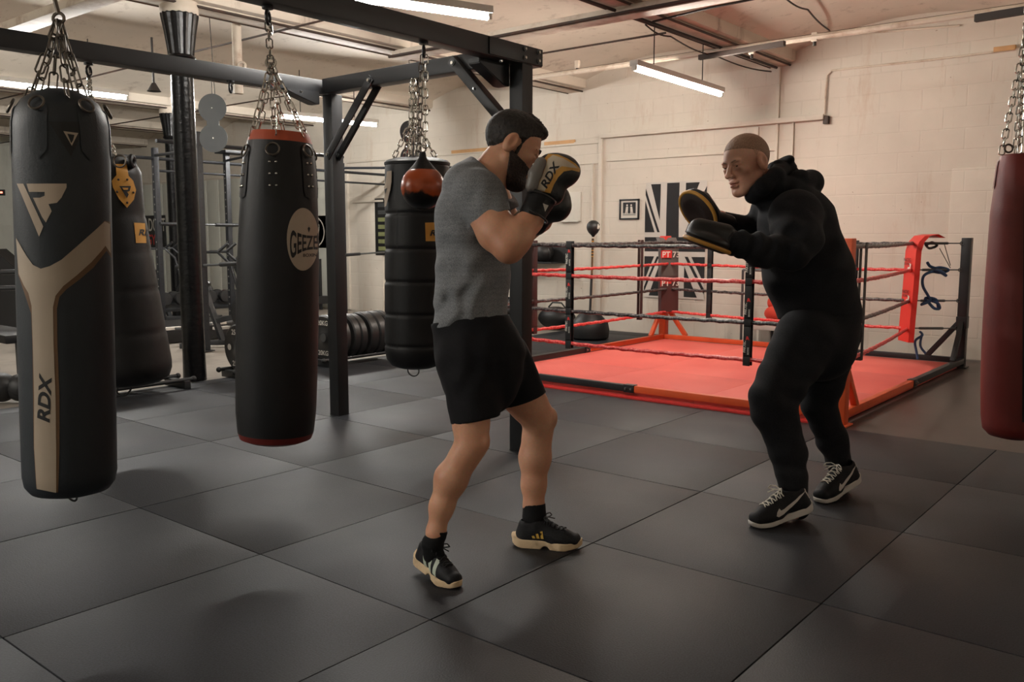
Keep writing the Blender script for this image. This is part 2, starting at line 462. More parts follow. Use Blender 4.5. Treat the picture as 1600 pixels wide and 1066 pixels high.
struct(mb.build('floor_vinyl'), 'dark worn sheet flooring under and to the right of the boxing ring')

mb = MB(); mb.box((XL - 0.2, YW, -0.12), (XR + 0.2, YW + 0.25, 4.1), M['wall_paint'])
struct(mb.build('wall_back'), 'cream painted block wall behind the boxing ring')
mb = MB(); mb.box((XL - 0.2, YF - 0.2, -0.12), (XL, YW, 4.1), M['wall_grey'])
struct(mb.build('wall_left'), 'grey end wall far to the left')
mb = MB(); mb.box((XR, YF - 0.2, -0.12), (XR + 0.2, YW, 4.1), M['wall_paint'])
struct(mb.build('wall_right'))
mb = MB(); mb.box((XL, YF - 0.2, -0.12), (XR, YF, 4.1), M['wall_grey'])
struct(mb.build('wall_front'))

# vaulted ceiling carried by beams that run towards the back wall
BEAMS = [-0.36 + 3.02 * k for k in range(-6, 3)]
mb = MB()
edges = [XL - 0.3] + BEAMS + [XR + 0.3]
ny = 2
for a, b in zip(edges[:-1], edges[1:]):
    n = 16; full = (b - a) > 2.5
    vs, fs = [], []
    for y in (YF - 0.2, YW + 0.2):
        for i in range(n + 1):
            t = i / n; x = a + (b - a) * t
            if full: z = 3.43 + 0.30 * math.sin(PI * t) ** 0.8
            else: z = 3.43 + 0.25 * math.sin(PI * (t if a < XL else t)) ** 0.8
            vs.append((x, y, z))
    for i in range(n): fs.append([i, i + 1, n + 1 + i + 1, n + 1 + i])
    mb.add(vs, fs, M['ceiling_paint'])
    mb.add([(v[0], v[1], v[2] + 0.25) for v in vs], [f[::-1] for f in fs], M['ceiling_paint'])
struct(mb.build('ceiling', smooth=60), 'stained cream ceiling of shallow vaults between beams')
for x in BEAMS:
    mb = MB()
    mb.box((x - 0.2, YF, 3.39), (x + 0.2, YW, 3.56), M['ceiling_paint'], 0.03)
    mb.box((x - 0.11, YF, 3.355), (x + 0.11, YW, 3.392), M['old_paint'], 0.004)
    for s in (-1, 1): mb.tube([(x + s * 0.125, YF, 3.36), (x + s * 0.125, YW, 3.36)], 0.013, M['rusty_steel'], 6)
    o = mb.build('ceiling_beam'); struct(o)
# cross beams and tie rods along the room's length
for (y, z, r, m) in ((6.85, 3.30, 0.03, 'old_paint'), (6.93, 3.34, 0.012, 'rusty_steel')):
    mb = MB(); mb.tube([(-3.6, y, z), (XR, y, z)], r, M[m], 8); struct(mb.build('trim_1'))
mb = MB(); mb.box((-3.3, 4.80, 3.27), (XR, 4.98, 3.36), M['old_paint'], 0.01)
mb.tube([(-3.3, 4.76, 3.285), (XR, 4.76, 3.285)], 0.016, M['rusty_steel'], 6)
struct(mb.build('trim_2'), 'pale service trunking crossing the ceiling')
mb = MB(); mb.box((-15.5, 1.55, 3.28), (-0.5, 1.75, 3.36), M['old_paint'], 0.01)
struct(mb.build('trim_3'))
mb = MB()
for y in (3.4, 0.2, 5.9): mb.tube([(XL, y, 3.34), (-0.5, y, 3.34)], 0.011, M['rusty_steel'], 6)
struct(mb.build('trim_4'), 'thin dark tie rods between the ceiling vaults')
mb = MB()
def cable(pts, r=0.009, m='cable', sag=0.0):
    P = [Vector(p) for p in pts]; out = []
    for a, b in zip(P[:-1], P[1:]):
        for i in range(8):
            t = i / 8; p = a.lerp(b, t); p.z -= sag * math.sin(PI * t); out.append(p)
    out.append(P[-1]); mb.tube(out, r, M[m], 6)
cable([on_z(890, -8, 3.33), on_z(1010, 33, 3.33), (-0.36, 8.3, 3.33)], 0.016)
cable([on_z(1008, 38, 3.30), on_z(1048, 57, 3.2), on_z(1120, 88, 3.25), on_y(1205, 112, 8.3)], 0.008, sag=0.03)
cable([on_z(1020, 34, 3.33), on_z(1110, 12, 3.33), on_z(1230, -12, 3.33)], 0.011)
cable([on_z(1228, -2, 3.62), on_z(1262, 15, 3.62), on_y(1297, 48, 8.2)], 0.009, sag=0.02)
struct(mb.build('trim_5'), 'dark cables clipped along the ceiling')
mb = MB()                                     # dark bars hung under the ceiling near the back wall
mb.obox(on_z(1093, 90, 3.2), on_z(1226, 68, 3.2), 0.05, 0.05, M['rusty_steel'])
mb.obox(on_z(1524, 29, 3.2), on_z(1640, 10, 3.2), 0.06, 0.06, M['cable'])
struct(mb.build('trim_6'))
for (x, y) in ((1175, 82), (902, 104), (1273, 62)):
    mb = MB(); p = on_y(x, y, 6.85); mb.box(p - Vector((0.03, 0.02, 0.02)), p + Vector((0.03, 0.02, 0.07)), M['old_paint'], 0.005)
    mb.cyl(p + Vector((0, 0, -0.06)), p + Vector((0, 0, -0.01)), 0.018, M['cable'], 8); struct(mb.build('trim_7'))

# wall trim: ledges, pipes, boards, shallow panels
mb = MB()
def ledge(x0, x1, z, h=0.05, d=0.05, m='wall_paint'):
    mb.box((x0, YW - d, z), (x1, YW + 0.02, z + h), M[m], 0.006)
ledge(-2.9, 0.22, 2.68, 0.06, 0.09)
ledge(-8.35, -2.95, 2.62, 0.04, 0.03)
ledge(-17, -8.4, 2.52, 0.04, 0.03)
ledge(-2.82, -0.35, 2.36, 0.03, 0.025)
ledge(-5.9, -2.95, 2.34, 0.02, 0.02)
ledge(-8.2, -7.4, 1.92, 0.035, 0.04)
struct(mb.build('trim_8'), 'painted ledges along the back wall')
mb = MB()
for (x, z0, z1, w) in ((-0.36, 0.0, 3.35, 0.035), (-0.62, 1.6, 2.66, 0.05), (-2.92, 0.0, 2.68, 0.06), (-8.38, 0.0, 2.52, 0.09), (-8.9, 0.0, 3.3, 0.05), (-3.05, 0, 2.34, 0.03), (-0.16, 1.3, 2.7, 0.02)):
    mb.box((x - w / 2, YW - 0.035, z0), (x + w / 2, YW + 0.02, z1), M['wall_paint'], 0.006)
struct(mb.build('trim_9'), 'painted uprights on the back wall')
mb = MB()
P = [on_y(1288, 178, YW - 0.03), on_y(1292, 118, YW - 0.03), on_y(1300, 110, YW - 0.03), on_y(1450, 94, YW - 0.03), on_y(1620, 73, YW - 0.03)]
mb.tube(P, 0.012, M['old_paint'], 8)
mb.tube([on_y(1500, 40, YW - 0.02), on_y(1300, 56, YW - 0.02)], 0.01, M['old_paint'], 6)
p = on_y(1291, 187, YW - 0.03); mb.box(p - Vector((0.03, 0.03, 0.05)), p + Vector((0.03, 0.04, 0.04)), M['rusty_steel'], 0.005)
p = on_y(1570, 77, YW - 0.03); mb.box(p - Vector((0.1, 0.03, 0.02)), p + Vector((0.1, 0.04, 0.03)), M['wood'], 0.005)
struct(mb.build('trim_10'), 'painted conduit bent along the right of the back wall')
mb = MB()                                    # raised render on the far right of the wall and a faint panel edge
mb.box((1.62, YW - 0.025, -0.01), (XR, YW + 0.02, 2.05), M['wall_paint'], 0.012)
mb.box((-8.1, YW - 0.02, 0.0), (-7.45, YW + 0.02, 1.9), M['wall_paint'], 0.006)
struct(mb.build('trim_11'))
# ribbed cladding on the far left of the back wall
mb = MB()
x = -17.4
while x < -9.0:
    mb.box((x, YW - 0.02, 0.0), (x + 0.42, YW + 0.02, 2.5), M['wall_grey'], 0.008); x += 0.45
struct(mb.build('trim_12'), 'grey panel cladding on the far left of the back wall')
for i, (a, b, lab) in enumerate((((707, 236), (768, 241), 'wooden batten on the wall left of the fighter’s head'), ((852, 227), (899, 224), 'wooden batten on the wall right of the fighter’s head'))):
    p, q = on_y(a[0], (a[1] + b[1]) / 2, YW), on_y(b[0], (a[1] + b[1]) / 2 - 3, YW)
    mb = MB(); mb.box((p.x, YW - 0.03, p.z - 0.025), (q.x, YW + 0.01, p.z + 0.03), M['wood'], 0.004)
    o = mb.build('trim_13'); struct(o, lab.replace('’s', ''))

# pale drop pipe and a hook on the ceiling beyond the bag frame
mb = MB(); p = at(370, 66, 8.6); mb.tube([Vector((p.x, p.y, 2.72)), Vector((p.x, p.y, 3.42))], 0.045, M['old_paint'], 12)
q = at(378, 103, 8.55); mb.ring(q, 0.035, 0.012, M['old_paint'], FWD, 16, 6); struct(mb.build('trim_14'), 'pale drop pipe above the bag frame right of the near column')
mb = MB(); p = at(240, 128, 9.5); mb.tube([Vector((p.x, p.y, p.z - 0.08)), Vector((p.x, p.y, 3.45))], 0.012, M['cable'], 6); mb.lathe([(0.075, 0.0), (0.06, 0.02), (0.02, 0.09)], M['cable'], (p.x, p.y, p.z - 0.10), 14); struct(mb.build('trim_15'))
# cast iron columns
def column(x, y, label, seg=32):
    root = bpy.data.objects.new('column', None); COL.objects.link(root); root.location = (x, y, 0); struct(root, label)
    s = MB(); s.lathe([(0.104, -0.01), (0.100, 0.2), (0.096, 2.86), (0.102, 2.885), (0.118, 2.895), (0.124, 2.91), (0.118, 2.925), (0.108, 2.935)], M['gloss_black'], (x, y, 0), seg, flute=0.02); s.build('shaft', root)
    c = MB(); c.lathe([(0.108, 2.93), (0.112, 2.98), (0.134, 3.14), (0.158, 3.275), (0.156, 3.285)], M['gloss_black'], (x, y, 0), 36, flute=0.05); c.build('capital', root, smooth=20)
    t = MB(); t.lathe([(0.158, 3.28), (0.166, 3.29), (0.166, 3.345), (0.16, 3.36), (0.16, 3.40)], M['old_paint'], (x, y, 0), 28); t.build('collar', root)
column(-3.37, 2.31, 'glossy black cast iron column left of centre')
column(-9.4, 5.62, 'farther black cast iron column behind the near one')

# ================================================================== fluorescent lights
M['tube_glow'] = emit_mat('tube_glow', (1.0, 0.90, 0.78), 1.0)
def tube_mat(name, col, s): 
    return emit_mat(name, col, s)
def ceil_z(x):
    for a, b in zip(edges[:-1], edges[1:]):
        if a <= x <= b: return 3.43 + (0.30 if b - a > 2.5 else 0.25) * max(0.0, math.sin(PI * (x - a) / (b - a))) ** 0.8
    return 3.43
def batten(a, b, label, strength=150.0, col=(1.0, 0.96, 0.90), w=0.09, cords=(0.25, 0.8)):
    a, b = Vector(a), Vector(b)
    root = thing('fluorescent_light', label, 'ceiling light', a, 'fluorescent tube lights')
    h = MB(); h.obox(a + Vector((0, 0, 0.035)), b + Vector((0, 0, 0.035)), w, 0.055, M['white_metal'], bevel=0.006)
    d = (b - a).normalized()
    for p, s in ((a, 1), (b, -1)): h.obox(p + Vector((0, 0, -0.005)), p + d * 0.03 * s + Vector((0, 0, -0.005)), 0.045, 0.06, M['white_metal'])
    h.build('housing', root)
    t = MB(); m = tube_mat('tube_glow', col, strength); t.cyl(a + d * 0.03 + Vector((0, 0, -0.022)), b - d * 0.03 + Vector((0, 0, -0.022)), 0.0165, m, 12); t.build('tube', root)
    for k in cords:
        p = a.lerp(b, k)
        c = MB(); c.tube([p + Vector((0, 0, 0.06)), Vector((p.x, p.y, ceil_z(p.x) + 0.004))], 0.006, M['cable'], 6); c.build('cord', root)
    return root
batten(on_z(1127, 146, 2.92), on_z(990, 104, 2.92), 'white tube light hanging over the boxing ring', 330, (1.0, 0.90, 0.79))
batten(on_z(766, 24, 2.98), on_z(500, -14, 2.94), 'brightest tube light, above the bag frame at the top of the picture', 430)
batten(on_z(200, 151, 2.95), on_z(-60, 121, 2.95), 'tube light at the far left behind the front punching bag', 420, (1.0, 0.98, 0.94))
batten(on_z(590, 194, 2.95), on_z(437, 180, 2.95), 'tube light behind the front post of the bag frame', 520, (1.0, 0.98, 0.94))

# fill tubes added out of view to brighten the near sides of the people
for xx, yy, pw, lab in ((-0.6, -3.4, 900, 'added fill tube light over the open floor behind the bags, nearer one of two outside the picture'), (-3.6, -2.6, 520, 'added fill tube light over the open floor behind the bags, farther one of two outside the picture')):
    batten((xx, yy - 1.6, 2.95), (xx, yy, 2.95), lab, pw, (1.0, 0.96, 0.90))
batten((4.6, 4.2, 2.95), (4.6, 5.9, 2.95), 'added tube light to the right of the boxing ring outside the picture', 60, (1.0, 0.87, 0.74))  # unseen weak warm tube, added to light the right of the ring

# ================================================================== the bag frame
RX0, RX1, RY = -1.17, 0.71, 2.06
def bolt(mb, p, n, r=0.011):
    p, n = Vector(p), Vector(n).normalized()
    mb.cyl(p, p + n * 0.007, r * 1.6, M['grey_steel'], 12); mb.cyl(p + n * 0.006, p + n * 0.014, r, M['chrome'], 6)
rig = thing('bag_frame', 'black box-steel frame that the punching bags hang from', 'bag frame', (RX0, RY, 0))
st = M['black_steel']
for (x, y) in ((-1.03, 2.10), (0.71, 2.10), (RX0, -2.6), (0.71, -2.6)):
    mb = MB(); mb.box((x - 0.05, y - 0.05, 0), (x + 0.05, y + 0.05, 2.33), st, 0.006)
    mb.box((x - 0.05, y - 0.05, 0), (x + 0.05, y + 0.05, 0.008), st)
    mb.build('post', rig)
mb = MB(); mb.box((0.66, -2.7, 2.33), (0.76, 2.24, 2.435), st, 0.006)
mb.box((0.757, 1.75, 2.335), (0.768, 2.235, 2.432), st, 0.003)
mb.build('beam', rig)
mb = MB(); mb.obox((-1.03, 2.06, 2.382), (0.655, 2.06, 2.382), 0.1, 0.1, st, bevel=0.006); mb.build('beam', rig)
mb = MB(); mb.obox((-1.11, 2.16, 2.382), (-1.25, -2.7, 2.382), 0.1, 0.1, st, bevel=0.006); mb.build('beam', rig)
for y in (-2.6,):
    mb = MB(); mb.obox((RX0, y, 2.382), (0.66, y, 2.382), 0.1, 0.1, st, bevel=0.006); mb.build('beam', rig)
# braces: two flat bars at the left post, one box brace at the right post
for yy in (2.005, 2.10):
    mb = MB(); a = on_y(580, 121, 2.005); b = on_y(511, 246, 2.005)
    a.y = yy; b.y = yy
    mb.obox(a, b, 0.012, 0.06, st, up=(1, 0, 1), bevel=0.003)
    for p in (a, b):
        bolt(mb, p + (b - a).normalized() * (0.025 if p is a else -0.025) + Vector((0, -0.006, 0)), (0, -1, 0))
    mb.build('brace', rig)
mb = MB(); a = on_y(709, 94, 2.0); b = Vector((0.66, 2.0, 0)); b.z = a.z - (b.x - a.x) * 0.98
mb.obox(a, b, 0.07, 0.06, st, up=(1, 0, 1), bevel=0.003)
bolt(mb, a + Vector((0.025, -0.035, -0.025)), (0, -1, 0)); bolt(mb, a.lerp(b, 0.5) + Vector((0, -0.035, 0)), (0, -1, 0), 0.006)
mb.build('brace', rig)
# gusset plates
mb = MB(); mb.prism([(0, 0), (0, -0.085), (0.04, -0.085), (0.28, -0.02), (0.28, 0)], 0.09, st, (-1.02, 1.98, 2.335), (0, -1, 0), (0, 0, 1), 0.004)
bolt(mb, (-0.93, 1.75, 2.30), (1, 0, 0), 0.006); mb.build('gusset_plate', rig)
mb = MB(); mb.prism([(0, 0), (0, -0.13), (0.05, -0.13), (0.27, -0.03), (0.27, 0)], 0.09, st, (0.665, 2.05, 2.335), (0, -1, 0), (0, 0, 1), 0.004)
bolt(mb, (0.76, 1.85, 2.31), (1, 0, 0), 0.006); mb.build('gusset_plate', rig)
mb = MB()
for (yy, z) in ((2.06, 2.36), (2.06, 2.41), (2.19, 2.36), (2.19, 2.41)): bolt(mb, (0.768, yy, z), (1, 0, 0), 0.009)
for z in (2.36, 2.40): bolt(mb, (-0.98, 2.03, z), (1, -1, 0), 0.010)
for (yy, z) in ((0.30, 2.36), (0.30, 2.4), (0.62, 2.36), (0.62, 2.4)): bolt(mb, (-1.142, yy, z), (1, 0, 0), 0.009)
mb.build('bolts', rig)
def eye(mb, p, axis=(1, 0, 0)):
    p = Vector(p)
    mb.cyl(p + Vector((0, 0, 0.0)), p + Vector((0, 0, 0.012)), 0.025, M['black_steel'], 12)
    mb.ring(p + Vector((0, 0, -0.036)), 0.028, 0.0075, M['black_steel'], axis, 18, 8)
HOOKS = {'rdx': (0.71, -0.60), 'geezers': (0.69, 0.345), 'ball': (0.71, 1.29)}
EYES = [(0.71, -0.60), (0.69, 0.345), (0.71, 1.29)]
p = on_z(138, 98, 2.33); EYES.append((p.x, p.y)); HOOKS['back'] = (p.x, p.y)
p = on_z(360, 126, 2.33); EYES.append((p.x, p.y))
HOOKS['quilt'] = (-0.12, 2.06); EYES.append(HOOKS['quilt'])
for (x, y) in EYES:
    mb = MB(); eye(mb, (x, y, 2.318), (0.77, 0.63, 0)); mb.build('hanging_eye', rig)

# ================================================================== punching bags
def axis_from(top_px, bot_px, dep):
    t = at(*top_px, dep); d2 = dep
    for _ in range(6):
        b = at(*bot_px, d2); d2 = dep + 0.118 * (t.z - b.z)
    return t, at(*bot_px, d2)
def body_of(mb, top, bot, prof, m, n=56):
    """prof: (radius, fraction from the top); a straight or leaning axis."""
    ax = (bot - top); L = ax.length
    pr = []
    for (r0, h0), (r1, h1) in zip(prof[:-1], prof[1:]):
        k = max(1, int((h1 - h0) * L / 0.03))
        pr += [(r0 + (r1 - r0) * i / k, (h0 + (h1 - h0) * i / k) * L) for i in range(k)]
    pr.append((prof[-1][0], prof[-1][1] * L))
    mb.lathe(pr, m, top, n, ax, caps=False)
def chains(mb, hook, pts, knot, m, link=0.05, w=0.013, r=0.0034):
    hook = Vector(hook); knot = Vector(knot)
    if (hook - knot).length > 0.04: mb.chain(hook, knot, m, link, w, r)
    for i, p in enumerate(pts): mb.chain(knot, p, m, link, w, r, 0.5 * i)

def rotz_about(ax_pt, p, a):
    q = p - ax_pt; return ax_pt + Matrix.Rotation(a, 3, 'Z') @ q

# --- front left bag with the beige stripe
T1, B1 = axis_from((94, 140), (111, 770), 3.20)
hk = Vector((HOOKS['rdx'][0], HOOKS['rdx'][1], 2.26))
root = thing('punching_bag', 'charcoal punching bag with beige forked stripe, nearest the left edge', 'punching bag', B1, 'hanging punching bags')
mb = MB(); R1 = 0.163
body_of(mb, T1, B1, [(0.0, 0.0), (0.05, 0.001), (0.09, 0.012), (0.128, 0.03), (0.152, 0.055), (R1 * .985, 0.085), (R1, 0.16), (R1, 0.4), (R1 * 1.01, 0.6), (R1 * 1.015, 0.8), (R1 * 1.01, 0.945), (R1 * .97, 0.972), (R1 * .85, 0.99), (R1 * .6, 0.998), (0.0, 1.0)], M['charcoal_leather'])
tr = mb.tree()
# stripe with a brown border, pressed on along the sight line it was measured on
brown = [(29, 345 + 85), (34, 444), (49, 490), (51, 540), (52, 620), (53, 700), (57, 762), (91, 770), (93, 700), (93, 620), (90, 540), (89, 482), (93, 464), (104, 452), (124, 437), (146, 418), (160, 400), (166, 392), (174, 404), (172, 347), (163, 345), (150, 358), (120, 385), (96, 406), (78, 416), (64, 420), (52, 414), (42, 400), (26, 372)]
stripe = [(26, 375), (30, 428), (38, 446), (45, 458), (50, 478), (52, 540), (54, 620), (54, 700), (58, 764), (88, 770), (88, 700), (87, 620), (84, 540), (83, 480), (87, 462), (99, 447), (120, 430), (142, 410), (158, 392), (164, 384), (172, 396), (171, 350), (163, 346), (150, 358), (120, 385), (96, 406), (78, 416), (64, 420), (52, 414), (42, 400), (26, 372)]
mb.decal(poly2d(brown), M['brown_edge'], tr, px_map, 6, 0.0012)
mb.decal(poly2d(stripe), M['beige_leather'], tr, px_map, 6, 0.002)
# triangular R logo
mb.decal(poly2d([(27, 287), (37, 287), (68, 354), (61.5, 370)]), M['cream_print'], tr, px_map, 5, 0.0018)
mb.decal(poly2d([(42, 287), (104, 287), (104, 293), (96, 309), (89, 317), (76, 319), (81, 330), (72, 348), (66, 339), (52, 309), (63, 309), (70, 306), (70, 300), (46, 300)]), M['cream_print'], tr, px_map, 5, 0.0018)
# R D X running up the stripe
mb.decal(xf(text2d('RDX', 19, shear=0.28, bold=0.035, wide=1.30), 79, 622, 0.045, -1.0, -1.0, -0.045), M['black_print'], tr, px_map, 3, 0.0028)
# patch and dark triangle at the shoulder
mb.decal(poly2d([(76, 190), (135, 190), (111, 245)]), M['black_print'], tr, px_map, 6, 0.0012)
mb.decal(poly2d([(99, 205), (122, 208), (112, 228)]), M['cream_print'], tr, px_map, 5, 0.002)
mb.decal(poly2d([(105, 209), (116, 211), (111, 218), (114, 219), (111, 224)]), M['black_print'], tr, px_map, 3, 0.0025)
mb.build('body', root)
c = MB(); kn = at(91, 20, 3.18)
sh = [at(58, 146, 3.13), at(82, 142, 3.22), at(105, 150, 3.08), at(133, 158, 3.2), at(40, 165, 3.2), at(118, 143, 3.3)]
c.tube([hk, kn], 0.008, M['dull_chain'], 8); c.ring(kn - Vector((0, 0, 0.02)), 0.02, 0.006, M['dull_chain'], FWD, 14, 6)
for i, p in enumerate(sh): c.chain(kn - Vector((0, 0, 0.03)), p, M['dull_chain'], 0.068, 0.014, 0.0038, 0.4 + 0.6 * i)
c.build('chain', root)
for i, a in enumerate((0, 1, 2, 3, 4, 5)):
    s = MB(); ang = a * PI / 3 + 0.15
    n = Vector((math.cos(ang), math.sin(ang), 0)); ctr = T1.lerp(B1, 0.085); x = n.cross(Vector((0, 0, 1)))
    s.decal(poly2d([(-0.035, 0.03), (-0.03, 0.06), (0.03, 0.06), (0.035, 0.03), (0.03, -0.10), (0, -0.135), (-0.03, -0.10)]), M['charcoal_leather'], tr, (lambda u, v, n=n, x=x, ctr=ctr: (ctr + n * 0.5 + x * u + Vector((0, 0, v)), -n)), 0.02, 0.004)
    if s.v:
        s.ring(ctr + n * 0.158 + Vector((0, 0, 0.06)), 0.026, 0.0045, M['dull_chain'], n + Vector((0, 0, 0.5)), 16, 6)
        s.build('strap', root)
r = MB(); r.ring(at(111, 772, 3.36), 0.026, 0.004, M['black_steel'], FWD, 18, 6, (0.6, 1.2)); r.build('bottom_ring', root)

# --- middle bag with red top and white disc
T2, B2 = axis_from((438, 206), (431, 690), 4.06)
root = thing('punching_bag', 'black punching bag with round white badge and red top, in the middle', 'punching bag', B2, 'hanging punching bags')
mb = MB(); L2 = (B2 - T2).length
body_of(mb, T2, B2, [(0.0, 0.0), (0.08, 0.0), (0.128, 0.003)], M['orange_vinyl'])
body_of(mb, T2, B2, [(0.128, 0.003), (0.138, 0.018), (0.146, 0.034)], M['orange_vinyl'])
body_of(mb, T2, B2, [(0.146, 0.034), (0.152, 0.055), (0.163, 0.10), (0.172, 0.17), (0.180, 0.28), (0.187, 0.42), (0.190, 0.6), (0.190, 0.78), (0.187, 0.90), (0.178, 0.965)], M['bag_leather'])
body_of(mb, T2, B2, [(0.178, 0.965), (0.168, 0.985), (0.13, 0.996), (0.0, 1.0)], M['red_vinyl'])
tr = mb.tree()
mb.decal(disc2d(0, 0, 1, 40) if False else ([(470 + 0, 0)], []) if False else poly2d([(473 + 25 * math.cos(t * PI / 20), 374 + 49 * math.sin(t * PI / 20)) for t in range(40)]), M['cream_print'], tr, px_map, 4, 0.0016)
def bulge(poly, cx, cy, amp, half):        # letters taller towards both ends
    return [(x, cy + (y - cy) * (1 + amp * ((x - cx) / half) ** 2)) for x, y in poly[0]], poly[1]
t = xf(text2d('GEEZERS', 21, bold=0.02, wide=0.52), 482, 389, 1, -0.02, 0, -1)
mb.decal(bulge(t, 488, 378, 0.9, 28), M['black_print'], tr, px_map, 2.5, 0.003)
mb.decal(xf(text2d('BOXING', 5, bold=0.02, wide=1.0), 486, 401, 1, -0.03, 0, -1), M['black_print'], tr, px_map, 2, 0.003)
mb.decal(poly2d([(480, 357), (482, 354), (484, 357), (482, 364)]), M['black_print'], tr, px_map, 2, 0.003)
mb.build('body', root)
hook = Vector((HOOKS['geezers'][0], HOOKS['geezers'][1], 2.262))
c = MB(); kn = at(423, 100, 4.02)
c.ring(at(423, 47, 4.02), 0.018, 0.007, M['chrome'], RIGHT, 14, 6); c.ring(at(423, 98, 4.02), 0.022, 0.006, M['chrome'], FWD, 16, 6)
ring_pts = []
for k in range(6):
    a = k * PI / 3 + 0.25; n = Vector((math.cos(a), math.sin(a), 0)); ring_pts.append(T2.lerp(B2, 0.02) + n * 0.135)
chains(c, hook, ring_pts, kn, M['chrome'], 0.052, 0.0135, 0.0036)
c.build('chain', root)
for k in range(6):
    a = k * PI / 3 + 0.25; n = Vector((math.cos(a), math.sin(a), 0)); x = n.cross(Vector((0, 0, 1)))
    ctr = T2.lerp(B2, 0.13); s = MB()
    s.decal(poly2d([(-0.037, 0.09), (0.037, 0.09), (0.04, -0.08), (0.033, -0.11), (0.0, -0.122), (-0.033, -0.11), (-0.04, -0.08)]), M['bag_leather_soft'], tr, (lambda u, v, n=n, x=x, ctr=ctr: (ctr + n * 0.5 + x * u + Vector((0, 0, v)), -n)), 0.02, 0.005)
    for (u, v) in ((-0.014, 0.04), (0.014, 0.04), (-0.014, -0.012), (0.014, -0.012), (-0.014, -0.064), (0.014, -0.064)):
        h = tr.ray_cast(ctr + n * 0.5 + x * u + Vector((0, 0, v)), -n)
        if h[0] is not None: s.ball(h[0] + n * 0.006, 0.0065, M['chrome'], 10, (1, 1, 1))
    hh = tr.ray_cast(ctr + n * 0.5 + Vector((0, 0, 0.085)), -n)
    if hh[0] is not None:
        s.ring(hh[0] + n * 0.008 + Vector((0, 0, 0.012)), 0.029, 0.0045, M['dull_chain'], n + Vector((0, 0, 0.4)), 18, 6)
    s.build('strap', root)

# --- quilted black bag behind the ball
T3, B3 = axis_from((652, 250), (650, 576), 5.75)
root = thing('punching_bag', 'black punching bag with stitched rings, partly hidden by the orange ball', 'punching bag', B3, 'hanging punching bags')
mb = MB(); R3 = 0.21; L3 = (B3 - T3).length
prof = [(0.0, 0.0), (0.12, 0.002), (0.185, 0.012), (0.20, 0.02)]
seams = (0.255, 0.42, 0.575, 0.73, 0.88)
h = 0.03
while h < 0.9:
    d = min(abs(h - s) for s in seams)
    prof.append((R3 * (1 - 0.035 * math.exp(-(d / 0.008) ** 2)), h)); h += 0.006
prof += [(R3 * .99, 0.91), (R3 * .93, 0.95), (R3 * .78, 0.98), (R3 * .5, 0.995), (0.0, 1.0)]
body_of(mb, T3, B3, prof, M['bag_leather'])
tr = mb.tree()
mb.decal(poly2d([(664, 348), (700, 347), (700, 377), (665, 377)]), M['gold_leather'], tr, px_map, 5, 0.003)
mb.decal(xf(text2d('RDX', 9, shear=0.25, bold=0.03, wide=1.2), 688, 368, 1, -0.02, 0, -1), M['black_print'], tr, px_map, 2, 0.006)
s2 = [(620, 262), (620.8, 262), (621, 545), (620, 545)]
mb.decal(poly2d(s2), M['black_print'], tr, px_map, 6, 0.0015)
mb.build('body', root)
s = MB()
s.decal(poly2d([(607, 268), (614, 267), (614, 284), (612, 297), (606, 322), (601, 325), (600, 302), (605, 285)]), M['cream_print'], tr, px_map, 4, 0.012)
s.decal(poly2d([(604, 296), (608, 294), (605, 304)]), M['black_print'], tr, px_map, 3, 0.015)
if s.v: s.build('shield_patch', root)
c = MB(); hk3 = Vector((HOOKS['quilt'][0], HOOKS['quilt'][1], 2.262))
c.chain(hk3, at(645, 185, 5.72), M['dull_chain'], 0.05, 0.013, 0.0045)
for i, p in enumerate((at(608, 262, 5.75), at(640, 243, 5.6), at(656, 243, 5.9), at(690, 262, 5.75), at(632, 246, 5.95))):
    c.chain(at(645, 185, 5.72), p, M['chrome'], 0.05, 0.013, 0.0042, i)
c.build('chain', root); c = MB()
for dx in (-5, 4, 9): c.chain(on_z(646 + dx * .6, 124, 2.32), at(646 + dx, 245, 5.7), M['chrome'], 0.05, 0.012, 0.004, dx)
c.build('chain', root)
s = MB(); s.lathe([(0.214, 0.0), (0.216, 0.015), (0.20, 0.03), (0.14, 0.045), (0.02, 0.05)], M['bag_leather_soft'], T3 - Vector((0, 0, 0.035)), 40); s.build('top_cover', root)
r = MB(); r.ring(at(646, 579, 5.9), 0.036, 0.0045, M['black_steel'], FWD, 18, 6, (1, 1.1)); r.build('bottom_ring', root)

# --- flared bag half hidden behind the front left bag
T4, B4 = axis_from((163, 240), (196, 602), 5.36)
root = thing('punching_bag', 'black flared punching bag with gold shield patch, behind the striped bag', 'punching bag', B4, 'hanging punching bags')
mb = MB()
prof = [(0.0, 0.0), (0.10, 0.004), (0.16, 0.02), (0.188, 0.06)]
for i in range(60):
    h = 0.08 + 0.82 * i / 59
    rr = 0.200 + 0.085 * max(0, (h - 0.25)) / 0.65
    d = min(abs(h - s) for s in (0.265, 0.42, 0.58, 0.765))
    prof.append((rr * (1 - 0.02 * math.exp(-(d / 0.009) ** 2)), h))
prof += [(0.283, 0.93), (0.265, 0.965), (0.22, 0.985), (0.12, 0.997), (0.0, 1.0)]
body_of(mb, T4, B4, prof, M['bag_leather'])
tr = mb.tree()
mb.decal(poly2d([(209, 348), (226, 349), (228, 380), (212, 380)]), M['gold_leather'], tr, px_map, 4, 0.003)
mb.decal(xf(text2d('RDX', 9.5, shear=0.25, bold=0.03, wide=1.1), 232, 368, 1, 0.02, 0, -1), M['black_print'], tr, px_map, 2, 0.005)
mb.build('body', root)
s = MB()
s.decal(poly2d([(180, 258), (196, 258), (199, 275), (206, 283), (210, 297), (207, 312), (197, 325), (185, 311), (176, 293), (174, 283), (181, 274)]), M['gold_leather'], tr, px_map, 4, 0.012)
